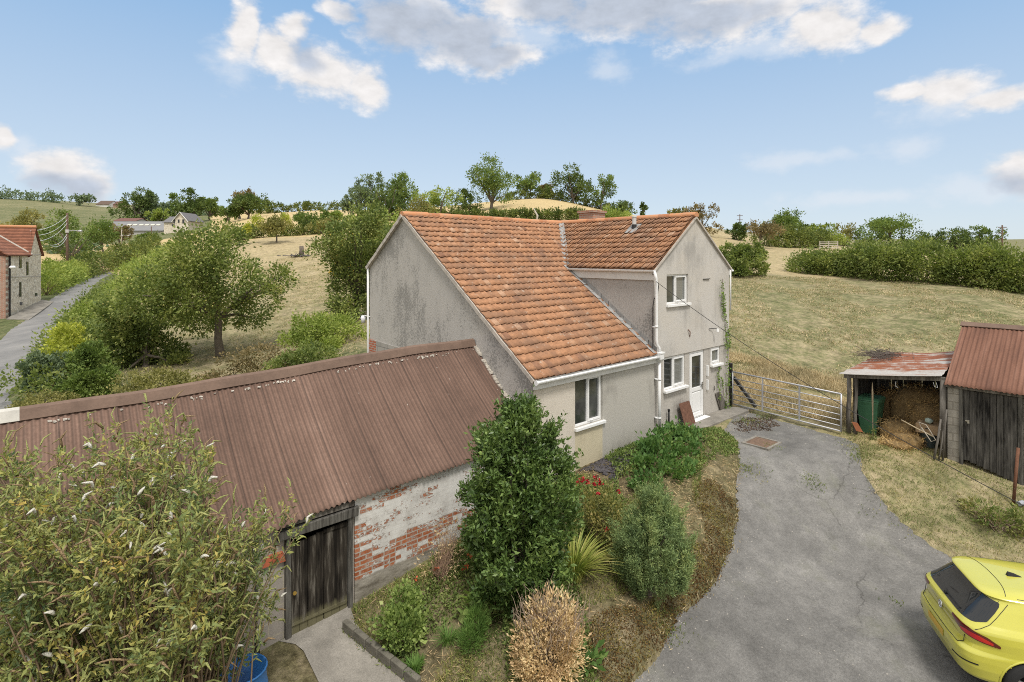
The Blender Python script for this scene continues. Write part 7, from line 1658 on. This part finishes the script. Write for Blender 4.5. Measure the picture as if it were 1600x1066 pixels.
# ---- skyline and middle distance trees
FAR = 'trees on the far slopes'
def T_(label, px, base, top, w, d, mat, n=1500, tf=.15, name='tree', cat='tree', **k): return tree(name, label, cat, px, base, top, w, d, mat, n, None, tf, k.pop('nb', 10), FAR, **k)
T_('round tree left of the white bungalow on the skyline', 124, 318, 300, 34, 430, 'blue', 900, .05)
T_('dark tree standing tallest behind the grey farm shed', 212, 347, 297, 52, 235, 'oak', 2600, .06)
T_('dark tree just right of the tallest one behind the farm shed', 243, 345, 304, 36, 240, 'blue', 1700, .06)
T_('small pointed tree between the dark farm trees', 232, 340, 301, 20, 250, 'oak', 900, .1)
T_('light green bushy tree before the distant stone house', 252, 348, 326, 34, 225, 'light', 1000, .05)
T_('broad round tree above the distant stone house', 302, 347, 300, 50, 240, 'oak', 2200, .05)
T_('left shoulder tree beside the broad one above the stone house', 276, 344, 308, 34, 245, 'mid', 1300, .05)
T_('right shoulder tree beside the broad one above the stone house', 328, 344, 307, 38, 250, 'mid', 1400, .05)
T_('big dense dark tree alone at the edge of the straw field', 388, 347, 299, 62, 188, 'oak', 3000, .06)
T_('brownish topped tree behind the big dense one', 374, 342, 294, 46, 200, 'brown', 1600, .08)
T_('low green tree left of the big dense one', 357, 346, 322, 34, 186, 'mid', 1000, .03)
T_('tiny round tree on the far hedge line', 479, 333, 316, 13, 300, 'oak', 400, .15)
T_('dark tree leaning out on the horizon right of the big dense one', 419, 331, 311, 16, 300, 'oak', 400, .15)
T_('rounded deep green tree on the orchard hedge line', 489, 366, 330, 48, 103, 'mid', 2400, .02)
T_('fresh green tree in the hedge right of the rounded one', 522, 368, 330, 44, 106, 'light', 1800, .05)
T_('bluish tree at the left end of the house-side wood', 558, 348, 292, 46, 128, 'blue', 2000, .05)
T_('grey-green tree second from left in the house-side wood', 583, 346, 276, 52, 132, 'blue', 2400, .05)
T_('tallest dark tree of the wood left of the house ridge', 622, 350, 264, 58, 124, 'mid', 3200, .05)
T_('wide dark tree low in front of the wood left of the ridge', 604, 358, 285, 62, 112, 'oak', 3400, .02, skirt=1)
T_('yellow-green tree directly behind the left end of the house ridge', 686, 350, 284, 74, 108, 'light', 3200, .03, skirt=1)
T_('olive tree peeping over the ridge left of the yellow-green one', 657, 350, 312, 58, 102, 'olive', 1800, .02, skirt=1)
T_('dark bush between the yellow-green tree and the big hill oak', 728, 332, 300, 46, 140, 'oak', 1600, .02, skirt=1)
T_('big spreading oak on the hill straight above the ridge', 768, 334, 252, 92, 142, 'mid', 3600, .12, sparse=1.0)
T_('smaller tree behind the right side of the big hill oak', 829, 318, 271, 48, 172, 'mid', 1700, .02)
T_('brown leaved tree in the hilltop gap', 853, 315, 289, 44, 176, 'brown', 1200, .02, skirt=1)
T_('full round oak on the hilltop right of the gap', 894, 322, 263, 70, 168, 'oak', 2800, .02, sparse=.9)
T_('slim open tree right of the round hilltop oak', 940, 330, 273, 38, 165, 'mid', 1100, .08, sparse=1.2)
T_('low dark trees at the right foot of the hill', 972, 338, 308, 50, 155, 'oak', 1500, .03, skirt=1)
T_('leaning dark cypress on the right foot of the hill', 1003, 335, 313, 9, 150, 'oak', 400, .1, lean=.4, name='cypress')
T_('green thicket tree behind the chimney', 955, 352, 326, 60, 106, 'light', 1600, .02, skirt=1)
T_('russet topped tree behind the wing gable', 1092, 366, 318, 58, 96, 'brown', 2400, .05, skirt=1)
T_('olive tree left of the russet one, over the wing ridge', 1058, 362, 321, 52, 99, 'olive', 1600, .05)
T_('bare-looking brown thorn tree in the upper dry field', 1188, 393, 347, 62, 84, 'brown', 1300, .32, sparse=1.4)
T_('dark bush left of the brown thorn tree', 1150, 378, 350, 40, 96, 'oak', 1200, .02)
T_('domed oak on the ridge behind the brown thorn tree', 1228, 378, 330, 66, 122, 'mid', 2600, .05)
T_('small dark tree right of the domed oak', 1264, 380, 349, 34, 125, 'oak', 1100, .05)
T_('bright green tree in the ridge thicket', 1286, 386, 350, 58, 112, 'light', 1500, .03, skirt=1)
T_('dull tree in the middle of the ridge thicket', 1322, 388, 351, 66, 118, 'olive', 1500, .03, skirt=1)
T_('low mixed tree at the right end of the ridge thicket', 1360, 390, 353, 62, 116, 'mid', 1300, .03, skirt=1)
T_('flat topped open oak standing above the big hedge', 1394, 390, 338, 80, 104, 'mid', 2200, .42, sparse=1.2, flat=.5)
T_('shadowy tree under the flat topped oak', 1432, 393, 356, 84, 100, 'oak', 1700, .05)
T_('dark round tree over the right part of the big hedge', 1492, 397, 356, 66, 98, 'oak', 1700, .05)
T_('tall gappy tree beside the right-hand pole', 1536, 400, 352, 44, 96, 'mid', 1200, .2, sparse=1.3)
hedge('field_hedge', 'dark hedge across the slope directly behind the house ridge', [(640,347,110),(700,347,110),(760,346,108),(830,346,107),(905,347,106)], [2.0,2.0,2.1,2.1,2.1], 3.0, 7000, .36, 'hedge')
hedge('field_hedge', 'thin dark hedge under the hilltop oaks', [(790,316,168),(850,313,170),(905,321,168),(960,331,165)], 2.2, 2.6, 2200, .5, 'hedge')
hedge('field_hedge', 'far dark hedge along the straw field horizon', [(400,334,275),(450,333,280),(510,331,290),(560,331,300)], 4.0, 5.0, 2600, .8, 'hedge')
hedge('field_hedge', 'clipped dark hedge beside the upper dry field', [(1196,392,90),(1235,392,92),(1280,391,95)], [3.0,3.2,2.6], 3.0, 4200, .3, 'hedge')
hedge('big_hedge', 'long tall dense hedge closing the right-hand field', [(1262,427,49.5),(1330,433,46.5),(1400,440,43.5),(1500,449,41),(1600,459,38.5),(1720,476,35.5),(1850,500,32)], [1.5,2.4,2.8,2.75,2.6,2.6,2.6], 3.4, 30000, .19, 'appleL', ragged=.24)
bush('field_bush', 'dense green bush at the field edge beside the house corner', 1155, 430, 376, 72, 45.5, 'appleL', 7000, .19)
# distant woods that read as one mass
V_ = []; F_ = []; b0 = 0; bl = []
for px in np.arange(-140, 100, 7):
    p = base_at(px, 316, 432); bl.append((p[0], p[1], p[2] + 2.5, 4.5, 4.5, rng.uniform(3, 7)))
for px in np.arange(252, 350, 7): p = base_at(px, 335, 330); bl.append((p[0], p[1], p[2] + 2, 4.5, 4.5, rng.uniform(3, 5.5)))
for px in np.arange(0, 60, 6): p = base_at(px + 90, 398 - px * .1, 118); bl.append((p[0], p[1], p[2] + 1, 2.2, 2.2, rng.uniform(1.5, 2.6)))
C, D = clump_points(bl, 500, 7500, .9, .5); V, F = leaf_quads(C, D, 1.5 * rng.uniform(.6, 1.3, len(C)), .9)
tag(link_mesh('distant_wood', V, F, TM['blue']), kind='stuff', label='bluish distant woodland along the left skyline')
T_('leafy tree with a full round crown behind the lane pole', 112, 412, 336, 92, 102, 'mid', 4200, .1)
T_('olive brown tree rising behind the mill house roof', 28, 398, 326, 66, 118, 'olive', 2400, .1)
T_('leaning olive tree in the straw field by the farm shed', 163, 396, 354, 50, 128, 'olive', 1500, .22, lean=-.2)
T_('brownish bush tree before the skylight shed', 187, 388, 349, 34, 150, 'brown', 1100, .1)
T_('green tree in front of the right end of the farm shed', 228, 384, 362, 40, 150, 'mid', 1100, .04)
# pale gate and trough in the upper field
gq = base_at(1290, 386, 92); gt2 = thing('field_gate', 'pale wooden gate at the top of the upper dry field', 'gate', gq); sdv = np.array([CS, -SN, 0])
for z in (.3, .6, .9, 1.2): m_ = MB(); m_.profile([gq - sdv * 1.0 + (0, 0, z), gq + sdv * 2.0 + (0, 0, z)], [(-.04, -.05), (.04, -.05), (.04, .05), (-.04, .05)]); m_.build('bar', simple('bleached_wood', (.50, .46, .40), .9, .2), gt2)
for k in (-1.0, .5, 2.0): m_ = MB(); q_ = gq + sdv * k; m_.box(q_[0] - .07, q_[0] + .07, q_[1] - .07, q_[1] + .07, q_[2] - .1, q_[2] + 1.35); m_.build('post', MATS['bleached_wood'], gt2)
dtq = base_at(838, 346, 104); dt = np.array([dtq[0], dtq[1], dtq[2]]); m_ = MB(); zt_ = at(837, 326, 104)[2]; m_.tube([dt, (dt[0] + .3, dt[1], (dt[2] + zt_) / 2), (dt[0] - .5, dt[1] + .2, zt_)], [.25, .2, .08], 7); tag(m_.build('dead_tree', simple('bleached_trunk', (.48, .45, .41), .9, .2), smooth=True, loc=tuple(dt)), 'bleached leaning dead trunk sticking out of the hedge above the ridge', 'dead tree')
